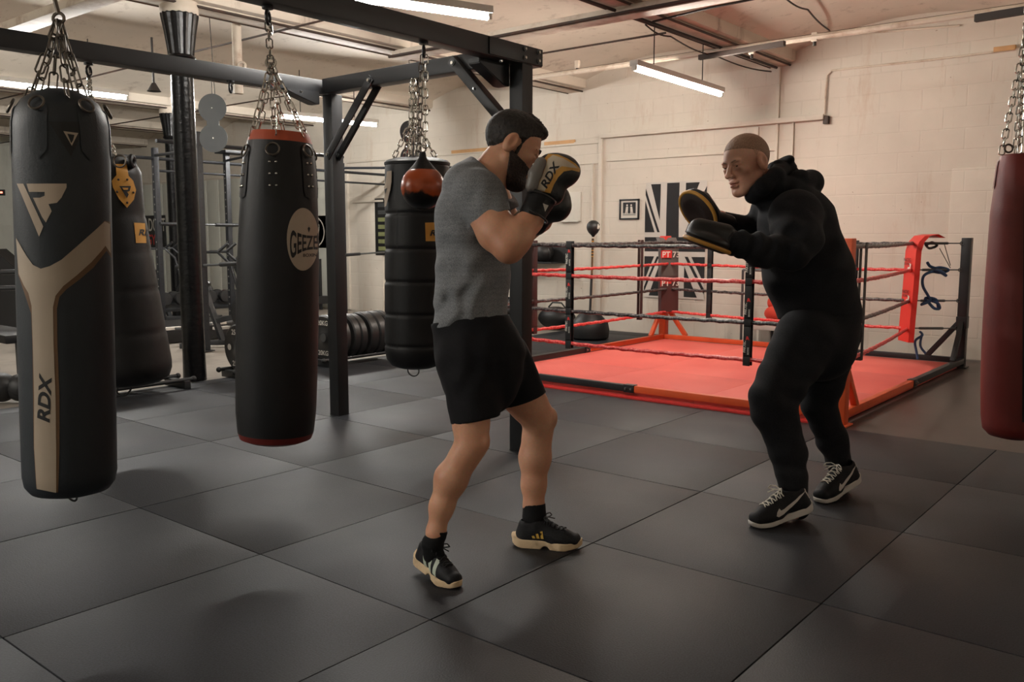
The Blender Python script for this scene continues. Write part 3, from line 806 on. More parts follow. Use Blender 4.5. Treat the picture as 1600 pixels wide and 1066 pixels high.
for p in ((184, 281), (197, 281), (182, 300), (206, 301), (197, 317)):
    h = tr.ray_cast(*px_map(*p))
    if h[0] is not None: s.ball(h[0] + h[1] * 0.013, 0.007, M['rusty_steel'], 8)
s.decal(poly2d([(185, 291), (202, 291), (200, 299), (196, 300), (199, 304), (196, 310)]), M['black_print'], tr, px_map, 3, 0.016)
s.decal(poly2d([(189, 293.5), (198, 294), (197, 297), (191, 297)]), M['gold_leather'], tr, px_map, 3, 0.018)
s.build('shield_patch', root)
c = MB(); hk4 = Vector((HOOKS['back'][0], HOOKS['back'][1], 2.262))
kn = at(141, 150, 5.36)
c.chain(hk4, kn, M['chrome'], 0.05, 0.014, 0.004)
for i, p in enumerate((at(181, 243, 5.2), at(140, 250, 5.3), at(160, 246, 5.5), at(175, 240, 5.45))): c.chain(kn, p, M['chrome'], 0.05, 0.013, 0.004, i)
c.build('chain', root)
s = MB(); s.ring(at(187, 252, 5.14), 0.036, 0.005, M['dull_chain'], FWD, 18, 6); s.build('ring', root)
s = MB(); s.ring(at(206, 252, 5.3), 0.028, 0.017, M['bag_leather'], RIGHT, 14, 8); s.build('side_loop', root)
r = MB(); r.ring(at(194, 608, 5.55), 0.05, 0.006, M['black_steel'], FWD, 18, 6, (1.0, 0.7)); r.build('bottom_ring', root)

# --- red bag at the right edge
T5, B5 = axis_from((1590, 240), (1590, 684), 4.45)
root = thing('punching_bag', 'red punching bag cut off by the right edge of the picture', 'punching bag', B5, 'hanging punching bags')
mb = MB(); R5 = 0.172
body_of(mb, T5, B5, [(0.0, 0.0), (0.06, 0.0), (0.078, 0.004), (0.09, 0.03), (0.125, 0.2), (0.15, 0.45), (0.166, 0.65), (R5, 0.80), (R5, 0.92), (R5 * .96, 0.965), (R5 * .82, 0.985), (R5 * .5, 0.997), (0.0, 1.0)], M['red_vinyl'])
tr = mb.tree(); 
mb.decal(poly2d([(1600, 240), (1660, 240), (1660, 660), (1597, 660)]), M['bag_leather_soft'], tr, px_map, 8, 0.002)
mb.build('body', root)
c = MB(); kn = Vector((T5.x, T5.y, 2.3))
for k in range(4):
    a = k * PI / 2 + 0.3; c.chain(kn, T5 + Vector((math.cos(a), math.sin(a), 0)) * 0.072, M['chrome'], 0.05, 0.013, 0.004, k)
c.chain((T5.x, T5.y, ceil_z(T5.x) - 0.002), kn, M['chrome'], 0.05, 0.013, 0.004); c.build('chain', root)
s = MB(); s.ring(at(1576, 232, 4.36), 0.02, 0.005, M['rusty_steel'], FWD, 16, 6); s.build('ring', root)
for k in range(4):
    a = k * PI / 2 + 0.3; n = Vector((math.cos(a), math.sin(a), 0)); x = n.cross(Vector((0, 0, 1))); ctr = T5.lerp(B5, 0.07); s = MB()
    s.decal(poly2d([(-0.02, 0.07), (0.02, 0.07), (0.022, -0.06), (0, -0.075), (-0.022, -0.06)]), M['red_vinyl'], tr, (lambda u, v, n=n, x=x, ctr=ctr: (ctr + n * 0.4 + x * u + Vector((0, 0, v)), -n)), 0.02, 0.005)
    if s.v: s.build('strap', root)

# --- orange wrecking ball
cb = at(661, 293, 4.70)
root = thing('punching_ball', 'scuffed orange and black ball hung in front of the stitched black bag', 'punching ball', cb, None)
def ball_material():
    m, nt, b = new_mat('scuffed_orange'); N, L = nt.nodes, nt.links
    tc = N.new('ShaderNodeTexCoord'); sp = N.new('ShaderNodeSeparateXYZ'); L.new(tc.outputs['Object'], sp.inputs[0])
    no = N.new('ShaderNodeTexNoise'); no.inputs['Scale'].default_value = 11; no.inputs['Detail'].default_value = 6; L.new(tc.outputs['Object'], no.inputs['Vector'])
    ma = N.new('ShaderNodeMath'); ma.operation = 'MULTIPLY_ADD'; ma.inputs[1].default_value = 0.16; L.new(no.outputs['Fac'], ma.inputs[0]); L.new(sp.outputs[2], ma.inputs[2])
    cr = N.new('ShaderNodeValToRGB'); e = cr.color_ramp.elements
    e[0].position = 0.03; e[0].color = srgb(20, 18, 17); e[1].position = 0.05; e[1].color = srgb(168, 74, 30)
    L.new(ma.outputs[0], cr.inputs[0])
    n2 = N.new('ShaderNodeTexNoise'); n2.inputs['Scale'].default_value = 5; n2.inputs['Detail'].default_value = 5; L.new(tc.outputs['Object'], n2.inputs['Vector'])
    mx = N.new('ShaderNodeMix'); mx.data_type = 'RGBA'; mx.blend_type = 'MULTIPLY'; mx.inputs[0].default_value = 0.9
    c2 = N.new('ShaderNodeValToRGB'); c2.color_ramp.elements[0].position = 0.35; c2.color_ramp.elements[0].color = (0.35, 0.3, 0.28, 1); c2.color_ramp.elements[1].position = 0.55
    L.new(n2.outputs['Fac'], c2.inputs[0]); L.new(cr.outputs[0], mx.inputs[6]); L.new(c2.outputs[0], mx.inputs[7]); L.new(mx.outputs[2], b.inputs['Base Color'])
    b.inputs['Roughness'].default_value = 0.3
    return m
M['scuffed_orange'] = ball_material()
mb = MB(); prof = []
for i in range(25):
    a = PI * i / 24 * 0.80 + 0.0
    prof.append((0.118 * math.sin(PI - a) if True else 0, 0.118 * -math.cos(a)))
mb.lathe([(max(0.0, r), h) for r, h in prof] + [(0.069, 0.0955)], M['scuffed_orange'], cb, 36, caps=False); mb.build('body', root)
mb = MB(); mb.lathe([(0.0725, 0.094), (0.05, 0.12), (0.022, 0.155), (0.016, 0.185), (0.0, 0.188)], M['bag_leather'], cb, 28); mb.build('top_cone', root)
c = MB(); hb = Vector((HOOKS['ball'][0], HOOKS['ball'][1], 2.262)); tp = cb + Vector((0, 0, 0.19))
c.ring(tp + Vector((0, 0, 0.015)), 0.018, 0.005, M['chrome'], FWD, 14, 6)
c.chain(hb + Vector((0.012, 0, 0)), tp + Vector((0.02, 0, 0.02)), M['chrome'], 0.05, 0.013, 0.004); c.chain(hb - RIGHT * 0.012, tp - RIGHT * 0.02, M['dull_chain'], 0.05, 0.012, 0.004, 1.1)
c.build('chain', root)

# ================================================================== the boxing ring
X0, X1, Y0, Y1 = -1.46, 1.99, 4.10, 7.66
ring = thing('boxing_ring', 'low boxing ring with red canvas, orange corner posts and four rows of ropes', 'boxing ring', (X0, Y0, 0))
def canvas_material():
    m, nt, b = new_mat('red_canvas'); N, L = nt.nodes, nt.links
    tc = N.new('ShaderNodeTexCoord')
    no = N.new('ShaderNodeTexNoise'); no.inputs['Scale'].default_value = 1.3; no.inputs['Detail'].default_value = 7; L.new(tc.outputs['Object'], no.inputs['Vector'])
    cr = N.new('ShaderNodeValToRGB'); cr.color_ramp.elements[0].position = 0.3; cr.color_ramp.elements[0].color = srgb(206, 84, 76); cr.color_ramp.elements[1].position = 0.75; cr.color_ramp.elements[1].color = srgb(224, 106, 94)
    L.new(no.outputs['Fac'], cr.inputs[0]); L.new(cr.outputs[0], b.inputs['Base Color'])
    b.inputs['Roughness'].default_value = 0.6
    ck = N.new('ShaderNodeTexWave'); ck.inputs['Scale'].default_value = 18; ck.inputs['Distortion'].default_value = 1.0; ck.bands_direction = 'DIAGONAL'; L.new(tc.outputs['Object'], ck.inputs['Vector'])
    bp = N.new('ShaderNodeBump'); bp.inputs['Strength'].default_value = 0.2; bp.inputs['Distance'].default_value = 0.004; L.new(ck.outputs['Fac'], bp.inputs['Height']); L.new(bp.outputs[0], b.inputs['Normal'])
    return m
M['red_canvas'] = canvas_material()
mb = MB()
for i in range(3):
    for j in range(3):
        w, h = (X1 - X0 - 0.06) / 3, (Y1 - Y0 - 0.06) / 3
        a, c0 = X0 + 0.03 + i * w, Y0 + 0.03 + j * h
        mb.box((a + 0.001, c0 + 0.001, 0.0), (a + w - 0.001, c0 + h - 0.001, 0.042), M['red_canvas'], 0.003)
mb.box((X0 - 0.03, Y0 - 0.07, -0.004), (X1 + 0.03, Y0 + 0.04, 0.014), M['ring_red'], 0.004)
mb.build('canvas', ring)
org, blk = M['ring_orange'], M['black_steel']
def frame_side(a, b, split, ca, cb):
    a, b = Vector(a), Vector(b)
    m1 = a.lerp(b, split)
    f = MB(); f.obox(a, m1, 0.05, 0.055, ca, bevel=0.004); f.obox(m1, b, 0.05, 0.055, cb, bevel=0.004)
    d = (b - a).normalized(); f.obox(m1 - d * 0.05, m1 + d * 0.05, 0.062, 0.066, blk, bevel=0.004)
    n = d.cross(Vector((0, 0, 1)))
    for s in (-0.025, 0.025):
        for sd in (1, -1): bolt(f, m1 + d * s + n * 0.032 * sd, n * sd, 0.008)
    f.build('frame_rail', ring)
zf = 0.072
frame_side((X0, Y0, zf), (X1, Y0, zf), 0.50, blk, org)
frame_side((X0, Y0, zf), (X0, Y1, zf), 0.52, blk, org)
frame_side((X0, Y1, zf), (X1, Y1, zf), 0.62, org, blk)
frame_side((X1, Y0, zf), (X1, Y1, zf), 0.50, org, blk)
ROPES = [(1.255, 'black'), (0.99, 'red'), (0.68, 'black'), (0.40, 'red')]
def corner(x, y, sx, sy, m, name_extra):
    px, py = x, y
    r = MB(); r.box((px - 0.045, py - 0.045, 0.0), (px + 0.045, py + 0.045, 1.31), m, 0.005); r.box((px - 0.07, py - 0.07, 0.0), (px + 0.07, py + 0.07, 0.012), m, 0.003)
    p = r.build('corner_post', ring)
    for (dx, dy) in ((sx, 0), (0, sy)):
        b = MB(); b.obox((px + dx * 0.03, py + dy * 0.03, 0.46), (px + dx * 0.32, py + dy * 0.32, 0.09), 0.045, 0.05, m, bevel=0.004)
        b.obox((px - dx * 0.0, py - dy * 0.0, 0.40), (px + dx * 0.002, py + dy * 0.002, 0.52), 0.1, 0.1, m, up=(1, 0, 0), bevel=0.004)
        b.build('brace', p)
    return p
P_FR = corner(X1, Y0, -1, 1, org, '')
P_BL = corner(X0 - 0.02, Y1 + 0.04, 1, -1, org, '')
P_BR = corner(X1 - 0.02, Y1, -1, -1, blk, '')
P_FL = corner(X0, Y0, 1, 1, org, '')
def rope_material(name, base, hi):
    m, nt, b = new_mat(name); N, L = nt.nodes, nt.links
    tc = N.new('ShaderNodeTexCoord')
    no = N.new('ShaderNodeTexNoise'); no.inputs['Scale'].default_value = 55; no.inputs['Detail'].default_value = 3; L.new(tc.outputs['Object'], no.inputs['Vector'])
    cr = N.new('ShaderNodeValToRGB'); cr.color_ramp.elements[0].position = 0.45; cr.color_ramp.elements[0].color = base; cr.color_ramp.elements[1].position = 0.72; cr.color_ramp.elements[1].color = hi
    L.new(no.outputs['Fac'], cr.inputs[0]); L.new(cr.outputs[0], b.inputs['Base Color']); b.inputs['Roughness'].default_value = 0.35
    bp = N.new('ShaderNodeBump'); bp.inputs['Strength'].default_value = 0.7; bp.inputs['Distance'].default_value = 0.006; L.new(no.outputs['Fac'], bp.inputs['Height']); L.new(bp.outputs[0], b.inputs['Normal'])
    return m
M['rope_black'] = rope_material('rope_black', srgb(34, 30, 31), srgb(120, 110, 108))
M['rope_red'] = rope_material('rope_red', srgb(196, 40, 42), srgb(230, 120, 112))
IN = 0.11
CP = {'FL': (X0 + 0.10, Y0 + 0.10), 'FR': (X1 - 0.10, Y0 + 0.10), 'BL': (X0 + 0.12, Y1 - 0.10), 'BR': (X1 - 0.44, Y1 - 0.34)}
def rope(a, b, z, col, sag, z2=None):
    A, B = Vector((*CP[a], z)), Vector((*CP[b], z if z2 is None else z2))
    pts, rs = [], []; n = 70; ph = random.uniform(0, 6)
    for i in range(n + 1):
        t = i / n; p = A.lerp(B, t); p.z -= sag * math.sin(PI * t)
        p.z += 0.003 * math.sin(i * 1.9 + ph); pts.append(p); rs.append(0.0165 + 0.0016 * math.sin(i * 2.6 + ph))
    r = MB(); r.tube(pts, rs, M['rope_' + col], 9)
    r.build('rope', ring); return pts
RP = {}
for i, (z, col) in enumerate(ROPES):
    sg = (0.012, 0.012, 0.012, 0.02)[i]
    RP['F', i] = rope('FL', 'FR', z, col, sg)
    RP['B', i] = rope('BL', 'BR', z + 0.0, col, sg)
    RP['L', i] = rope('FL', 'BL', z, col, sg)
    RP['R', i] = rope('FR', 'BR', z, col, sg)
# turnbuckles between ropes and posts
def turnbuckle(a, b):
    a, b = Vector(a), Vector(b); t = MB(); d = (b - a)
    t.tube([a, a + d * 0.25], 0.006, M['grey_steel'], 6); t.tube([a + d * 0.22, a + d * 0.72], 0.013, M['grey_steel'], 8); t.tube([a + d * 0.7, b], 0.006, M['grey_steel'], 6)
    t.ring(b, 0.016, 0.005, M['grey_steel'], d.cross(Vector((0, 0, 1))), 12, 6); t.build('turnbuckle', ring)
for (z, col) in ROPES:
    turnbuckle((*CP['FR'], z), (X1 - 0.045, Y0 + 0.045, z)); turnbuckle((*CP['FL'], z), (X0 + 0.045, Y0 + 0.045, z)); turnbuckle((*CP['BL'], z), (X0 + 0.03, Y1 - 0.01, z)); turnbuckle((*CP['BR'], z), (X1 - 0.06, Y1 - 0.05, z))
# webbing straps that tie the four ropes together
M['strap_web'] = mat('strap_web', srgb(26, 26, 27), 0.45, 0, 0.15, 20)
M['strap_maroon'] = mat('strap_maroon', srgb(58, 34, 34), 0.5, 0, 0.15, 20)
def strap(side, t, m, letters=False):
    pts = [RP[side, i][int(t * 70)] for i in range(4)]
    d = Vector((1, 0, 0)) if side in 'FB' else Vector((0, 1, 0))
    out = d.cross(Vector((0, 0, 1))) if side in 'FR' else -d.cross(Vector((0, 0, 1)))
    if side == 'L': out = Vector((-1, 0, 0))
    s = MB(); w = 0.028
    P = [pts[0] + Vector((0, 0, 0.03)), pts[0] - Vector((0, 0, 0.03)), pts[1] + Vector((0, 0, 0.03)), pts[1] - Vector((0, 0, 0.03)), pts[2] + Vector((0, 0, 0.03)), pts[2] - Vector((0, 0, 0.03)), pts[3] + Vector((0, 0, 0.03)), pts[3] - Vector((0, 0, 0.04))]
    for a, b in zip(P[:-1], P[1:]): 
        for o in (0.021, -0.021):
            s.obox(a + out * o + Vector((0, 0, 0.004)), b + out * o - Vector((0, 0, 0.004)), 0.005, 2 * w, m, up=d, bevel=0.001)
    s.box(pts[3] + Vector((-w, -w, -0.045)) * 0.55 + Vector((0, 0, -0.02)), pts[3] + Vector((w, w, -0.03)) * 0.55, m)
    if letters:
        n = out; f0 = 0.0245
        # lettering reads upward
        for k, zc in enumerate(letters):
            o = Vector((pts[0].x, pts[0].y, zc)) + n * f0
            x, y = Vector((0, 0, 1)), n.cross(Vector((0, 0, 1)))
            y = -d if n.cross(x).dot(d) < 0 else -d
            flat_print(s, text2d('PAKTEC', 0.022, bold=0.02, wide=0.82), M['white_print'], o - d * 0.008 + Vector((0, 0, -0.02)), (0, 0, 1), y, 0.0)
            flat_print(s, text2d('BOXING', 0.014, bold=0.015, wide=0.75), M['white_print'], o + d * 0.019 + Vector((0, 0, -0.052)), (0, 0, 1), y, 0.0)
            flat_print(s, poly2d([(0.0, 0.0), (0.03, 0.012), (0.03, 0.024), (0.0, 0.03), (0.008, 0.015)]), M['red_print'], o + d * 0.022 + Vector((0, 0, 0.03)), (0, 0, 1), y, 0.0005)
    s.build('rope_strap', ring)
strap('F', 0.295, M['strap_web'], (1.15, 0.86, 0.56)); strap('F', 0.80, M['strap_web'], (1.12, 0.80, 0.51))
strap('L', 0.20, M['strap_maroon']); strap('L', 0.80, M['strap_maroon'])
strap('B', 0.20, M['strap_web']); strap('B', 0.80, M['strap_web'])
strap('R', 0.28, M['strap_web'])
# corner pads
M['pad_red'] = mat('pad_red', srgb(200, 46, 36), 0.45, 0, 0.1, 6)
M['pad_grey'] = mat('pad_grey', srgb(82, 74, 70), 0.5, 0, 0.1, 6)
M['pad_maroon'] = mat('pad_maroon', srgb(70, 38, 36), 0.5, 0, 0.1, 6)
def pad(c, facing, m1, m2, z0, z1, w, top_to=None):
    """A tall padded cover across a corner, its top folding back to the post."""
    c, n = Vector((*c, 0)), Vector((*facing, 0)).normalized(); x = Vector((0, 0, 1)).cross(n)
    p = MB(); t = 0.045
    segs = [(z0, 0.02), (z0 + 0.25, 0.012), ((z0 + z1) / 2, 0.0), (z1 - 0.12, -0.01), (z1 - 0.03, -0.035), (z1 + 0.03, -0.09)]
    if top_to is not None: segs += [(z1 + 0.045, -0.17), (z1 + 0.01, -0.24)]
    vs, fs = [], []
    for (z, off) in segs:
        for (sx, sn) in ((-w, 0.0), (-w * 0.85, t), (w * 0.85, t), (w, 0.0)):
            tw = 1.0
            vs.append(c + x * sx * tw + n * (off + sn) + Vector((0, 0, z)))
    for i in range(len(segs) - 1):
        for j in range(4):
            a, b = i * 4, (i + 1) * 4
            fs.append([a + j, a + (j + 1) % 4, b + (j + 1) % 4, b + j])
    fs.append([3, 2, 1, 0]); k = (len(segs) - 1) * 4; fs.append([k, k + 1, k + 2, k + 3])
    up = [f for f in fs if sum(vs[i].z for i in f) / len(f) > (z0 + z1) / 2]; lo = [f for f in fs if f not in up]
    p.add(vs, up, m1); p.add(vs, lo, m2)
    return p, c, n, x, t
p, c, n, x, t = pad((CP['BL'][0] - 0.01, CP['BL'][1]), (1.0, -0.72), M['pad_grey'], M['pad_maroon'], 0.40, 1.28, 0.135)
for z in (1.07, 0.72):
    q = c + n * (t + 0.004) + Vector((0, 0, z))
    flat_print(p, poly2d([(-0.125, -0.008), (0.02, -0.008), (0.02, 0.085), (-0.125, 0.085)]), M['red_print'], q, x, (0, 0, 1), 0.002)
    flat_print(p, text2d('PT', 0.072, bold=0.02, wide=1.0), M['white_print'], q + x * -0.055, x, (0, 0, 1), 0.004)
    flat_print(p, text2d('73', 0.072, bold=0.02, wide=1.0), M['white_print'], q + x * 0.075, x, (0, 0, 1), 0.004)
p.box(c + Vector((-0.12, -0.02, 1.2)), c + Vector((-0.03, 0.12, 1.33)), M['pad_red'], 0.01)
p.build('corner_pad', ring, smooth=30)
p, c, n, x, t = pad((CP['BR'][0] + 0.02, CP['BR'][1] - 0.02), (-1.0, -0.85), M['pad_red'], M['pad_red'], 0.27, 1.30, 0.135, True)
for z in (1.02, 0.70):
    q = c + n * (t + 0.008) + x * -0.02 + Vector((0, 0, z))
    flat_print(p, text2d('PAKTEC', 0.034, bold=0.015, wide=0.9), M['black_print'], q + Vector((0, 0, 0.055)), x, (0, 0, 1), 0.003)
    flat_print(p, text2d('BOXING', 0.026, bold=0.012, wide=0.9), M['black_print'], q + Vector((0, 0, 0.02)), x, (0, 0, 1), 0.003)
    flat_print(p, poly2d([(0.0, -0.05), (0.06, -0.05), (0.085, 0.03), (0.045, 0.04), (0.06, 0.0), (0.02, 0.0)]), M['white_print'], q, x, (0, 0, 1), 0.003)
p.build('corner_pad', ring, smooth=30)
for cx, cy, f in ((CP['FL'][0], CP['FL'][1], (1, 1)),):
    p, c, n, x, t = pad((cx, cy), f, M['pad_red'], M['pad_red'], 0.30, 1.28, 0.12); p.build('corner_pad', ring, smooth=30)
# blue tie rope at the black corner
M['blue_rope'] = mat('blue_rope', srgb(52, 84, 122), 0.7, 0, 0.25, 60, 0.3, 200)
def wiggle(pts, r, m, name):
    P = [Vector(q) for q in pts]; out = []
    for i in range(len(P) - 1):
        p0, p1, p2, p3 = P[max(i - 1, 0)], P[i], P[i + 1], P[min(i + 2, len(P) - 1)]
        for k in range(6):
            t = k / 6; out.append(0.5 * ((2 * p1) + (p2 - p0) * t + (2 * p0 - 5 * p1 + 4 * p2 - p3) * t * t + (3 * p1 - p0 - 3 * p2 + p3) * t ** 3))
    out.append(P[-1]); mb = MB(); mb.tube(out, r, m, 8); return mb
D5 = depth_of((X1 - 0.18, Y1 - 0.14, 1.0))
w1 = wiggle([at(x, y, D5 + dd) for x, y, dd in ((1449, 410, 0), (1453, 416, -.02), (1462, 420, .02), (1478, 431, -.03), (1470, 424, -.05), (1456, 422, .02), (1468, 418, .03), (1482, 422, 0), (1470, 426, .04), (1455, 425, 0), (1443, 432, 0), (1442, 447, 0), (1450, 462, 0), (1453, 470, -.02), (1440, 476, 0), (1452, 470, .03), (1465, 474, -.03), (1468, 482, 0), (1460, 482, -.04), (1452, 474, 0), (1446, 466, .03), (1462, 468, 0), (1466, 480, .02))], 0.0145, M['blue_rope'], 'tie_rope')
w1.build('tie_rope', ring)
w2 = wiggle([at(x, y, D5 + dd) for x, y, dd in ((1437, 518, 0), (1441, 524, -.02), (1430, 533, .0), (1432, 550, 0), (1434, 561, 0))], 0.012, M['blue_rope'], 'tie_rope'); w2.build('tie_rope', ring)
w3 = wiggle([at(x, y, D5 + dd) for x, y, dd in ((1441, 521, 0), (1438, 540, 0), (1446, 552, .02))], 0.012, M['blue_rope'], 'tie_rope'); w3.build('tie_rope', ring)
w4 = wiggle([at(x, y, D5 + dd) for x, y, dd in ((1448, 383, 0), (1456, 379, .02), (1464, 384, 0), (1452, 388, -.02), (1446, 382, 0))], 0.013, M['rope_black'], 'knot'); w4.build('knot', ring)
c4 = MB()
for a, b in (((1468, 388), (1485, 419)), ((1475, 380), (1485, 415))): c4.tube([at(*a, D5), at(*b, D5 + 0.05)], 0.004, M['cable'], 5)
c4.build('cord', ring)

# ================================================================== the gym behind the bags
hs = M['black_steel']
M['rack_steel'] = mat('rack_steel', srgb(34, 36, 40), 0.45, 0.2, 0.15, 6)
M['hole'] = mat('hole', srgb(150, 148, 140), 0.6, 0, 0.05)
def upright(mb, x, y, h, s=0.035):
    mb.box((x - s, y - s, 0.0), (x + s, y + s, h), M['rack_steel'], 0.004)
    mb.box((x - 0.07, y - 0.07, 0.0), (x + 0.07, y + 0.07, 0.01), M['rack_steel'])
    z = 0.25
    while z < h - 0.05:
        if not 1.32 < z < 1.55:
            for n, px in (((1, 0), (s + 0.0012, 0)), ((0, -1), (0, -s - 0.0012))):
                c = Vector((x + px[0], y + px[1], z)); nn = Vector((n[0], n[1], 0)); xx = nn.cross(Vector((0, 0, 1)))
                mb.add([c + xx * (0.012 * math.cos(k * PI / 3)) + Vector((0, 0, 0.012 * math.sin(k * PI / 3))) for k in range(6)], [list(range(6))], M['black_print'] if n[0] else M['hole'])
        z += 0.10
rk = thing('power_rack', 'tall rack of perforated steel uprights and pull-up bars behind the bags', 'power rack', (-7.2, 4.1, 0))
for (x, y) in ((-7.2, 4.12), (-7.2, 5.2), (-7.2, 6.25), (-7.2, 7.3), (-5.12, 3.5), (-5.12, 4.62)):
    mb = MB(); upright(mb, x, y, 2.5); mb.build('upright', rk)
def bar(a, b, r=0.016, m='rack_steel', name='crossbar', parent=rk):
    mb = MB(); mb.tube([a, b], r, M[m], 8); return mb.build(name, parent)
bar((-7.2, 3.2, 2.36), (-7.2, 8.30, 2.36), 0.022); bar((-5.12, 3.0, 2.36), (-5.12, 5.6, 2.36), 0.022)
bar((-7.2, 4.12, 2.2), (-7.2, 8.3, 2.2), 0.016)
bar((-7.2, 4.12, 2.40), (-5.12, 3.5, 2.30), 0.02); bar((-7.2, 5.2, 2.40), (-5.12, 4.62, 2.40), 0.018); bar((-7.2, 7.3, 2.42), (-4.5, 8.30, 2.36), 0.02)
mb = MB(); mb.box((-4.56, 8.26, 2.24), (-4.44, 8.38, 2.48), M['rack_steel'], 0.005); mb.build('bracket', rk)
mb = MB(); mb.box((-7.34, 5.1, 2.5), (-7.06, 5.9, 2.54), M['rack_steel'], 0.004); mb.build('cap', rk)

# barbells resting across the rack
def barbell(a, b, label, plates=0.0, r=0.014):
    a, b = Vector(a), Vector(b); d = (b - a).normalized(); root = thing('barbell', label, 'barbell', a)
    mb = MB(); mb.tube([a, b], r, M['grey_steel'], 8); mb.build('bar', root)
    mb = MB()
    for p, s in ((a, 1), (b, -1)): mb.tube([p, p + d * s * 0.36], 0.025, M['black_steel'], 10)
    mb.build('sleeves', root)
    if plates:
        for p, s in ((a, 1), (b, -1)):
            mb = MB(); mb.lathe([(0.03, 0), (plates * .95, 0.0), (plates, 0.012), (plates, 0.045), (plates * .95, 0.055), (0.03, 0.055)], M['black_rubber'], p + d * s * 0.33, 28, d); mb.build('plate', root)
    return root
barbell(on_x(250, 350, -7.0), on_x(372, 352, -7.0), 'barbell racked at head height left of the middle bag')
barbell(on_x(535, 399, -6.9), (-6.9, 8.3, 1.08), 'barbell end with thick sleeve sticking out left of the stitched bag')
barbell(at(276, 417, 10.5), at(372, 412, 9.6), 'barbell racked at waist height behind the near column')

# dumbbell rack
dr = thing('dumbbell_rack', 'black rack of dumbbells behind the near column', 'dumbbell rack', (-7.88, 4.37, 0))
o = at(240, 478, 12.6); XD = Vector((0.05, 1.0, 0)).normalized(); ND = Vector((1.0, -0.05, 0)).normalized()
for zz in (o.z - 0.02,):
    mb = MB(); mb.obox(Vector((o.x, o.y, zz)), Vector((o.x, o.y, zz)) + XD * 2.6, 0.35, 0.04, hs, up=(0.3, 0, 1), bevel=0.004); mb.build('tray', dr)
for k in (0.05, 2.5):
    mb = MB(); p = Vector((o.x, o.y, 0)) + XD * k; mb.obox(p, p + Vector((0, 0, o.z + 0.1)), 0.08, 0.3, hs, up=(1, 0, 0), bevel=0.004); mb.build('leg', dr)
def make_dumbbell(c, label):
    c = Vector(c); root = thing('dumbbell', label, 'dumbbell', c, 'dumbbells on the rack')
    mb = MB(); mb.tube([c - ND * 0.07, c + ND * 0.07], 0.016, M['grey_steel'], 8); mb.build('handle', root)
    for s in (-1, 1):
        mb = MB(); mb.lathe([(0.03, 0), (0.085, 0.005), (0.095, 0.02), (0.095, 0.07), (0.085, 0.085), (0.02, 0.088)], M['black_rubber'], c + ND * (0.11 if s > 0 else -0.11) - ND * 0.044, 18, ND); mb.build('head', root)
    return root
d0 = None; lab = 'round-headed black dumbbell in the row on the rack behind the near column'
for zz in (o.z + 0.095,):
    for k in range(11):
        p = Vector((o.x, o.y, zz)) + XD * (0.12 + 0.235 * k)
        if d0 is None: d0 = make_dumbbell(p, lab)
        else: dup(d0, p, lab, 'dumbbells on the rack')

# exercise bikes
def bike(px, py, dep, label, s=1.0):
    c = at(px, py, dep); root = thing('exercise_bike', label, 'exercise bike', (c.x, c.y, 0)); b = Vector((c.x, c.y, 0)); X, Z = Vector((0.72, 0.69, 0)), Vector((0, 0, 1))
    W = lambda a, z, l=0.0: b + X * a * s + Z * z * s + Vector((0.69, -0.72, 0)) * l
    mb = MB(); mb.lathe([(0.02, -0.05), (0.26, -0.05), (0.285, -0.03), (0.285, 0.03), (0.26, 0.05), (0.02, 0.05)], M['black_plastic'], W(0.25, 0.42), 30, (0.69, -0.72, 0))
    mb.ring(W(0.25, 0.42, 0.055), 0.20, 0.012, M['grey_steel'], (0.69, -0.72, 0), 28, 6); mb.build('flywheel', root)
    mb = MB(); mb.obox(W(-0.55, 0.05), W(0.55, 0.05), 0.08, 0.06, hs, bevel=0.005); mb.obox(W(-0.55, 0.04, -0.28), W(-0.55, 0.04, 0.28), 0.07, 0.06, hs, bevel=0.005); mb.obox(W(0.55, 0.04, -0.28), W(0.55, 0.04, 0.28), 0.07, 0.06, hs, bevel=0.005)
    mb.obox(W(-0.15, 0.06), W(-0.35, 0.72), 0.06, 0.06, hs, up=(1, 0, 0)); mb.obox(W(0.25, 0.42), W(0.05, 0.98), 0.07, 0.06, hs, up=(1, 0, 0)); mb.obox(W(-0.25, 0.3), W(0.25, 0.42), 0.06, 0.06, hs); mb.build('frame', root)
    mb = MB(); mb.ball(W(-0.37, 0.76), 0.13, M['black_plastic'], 14, (1.0, 0.8, 0.4)); mb.build('saddle', root)
    for l in (-0.2, 0.2):
        mb = MB(); mb.tube([W(0.15, 0.5, l), W(0.02, 1.0, l), W(-0.12, 1.14, l), W(-0.32, 1.14, l)], 0.018, hs, 8); mb.tube([W(-0.12, 1.14, l), W(0.0, 1.24, l)], 0.018, hs, 8); mb.build('handlebar', root)
    mb = MB(); mb.obox(W(0.1, 1.02), W(0.2, 1.16), 0.16, 0.03, M['black_plastic'], up=(1, 0, 0)); mb.build('display', root)
    return root
bike(366, 480, 10.6, 'black exercise bike with forked handlebars left of the middle bag')
bike(280, 470, 13.8, 'black exercise bike with forked handlebars behind the near column')

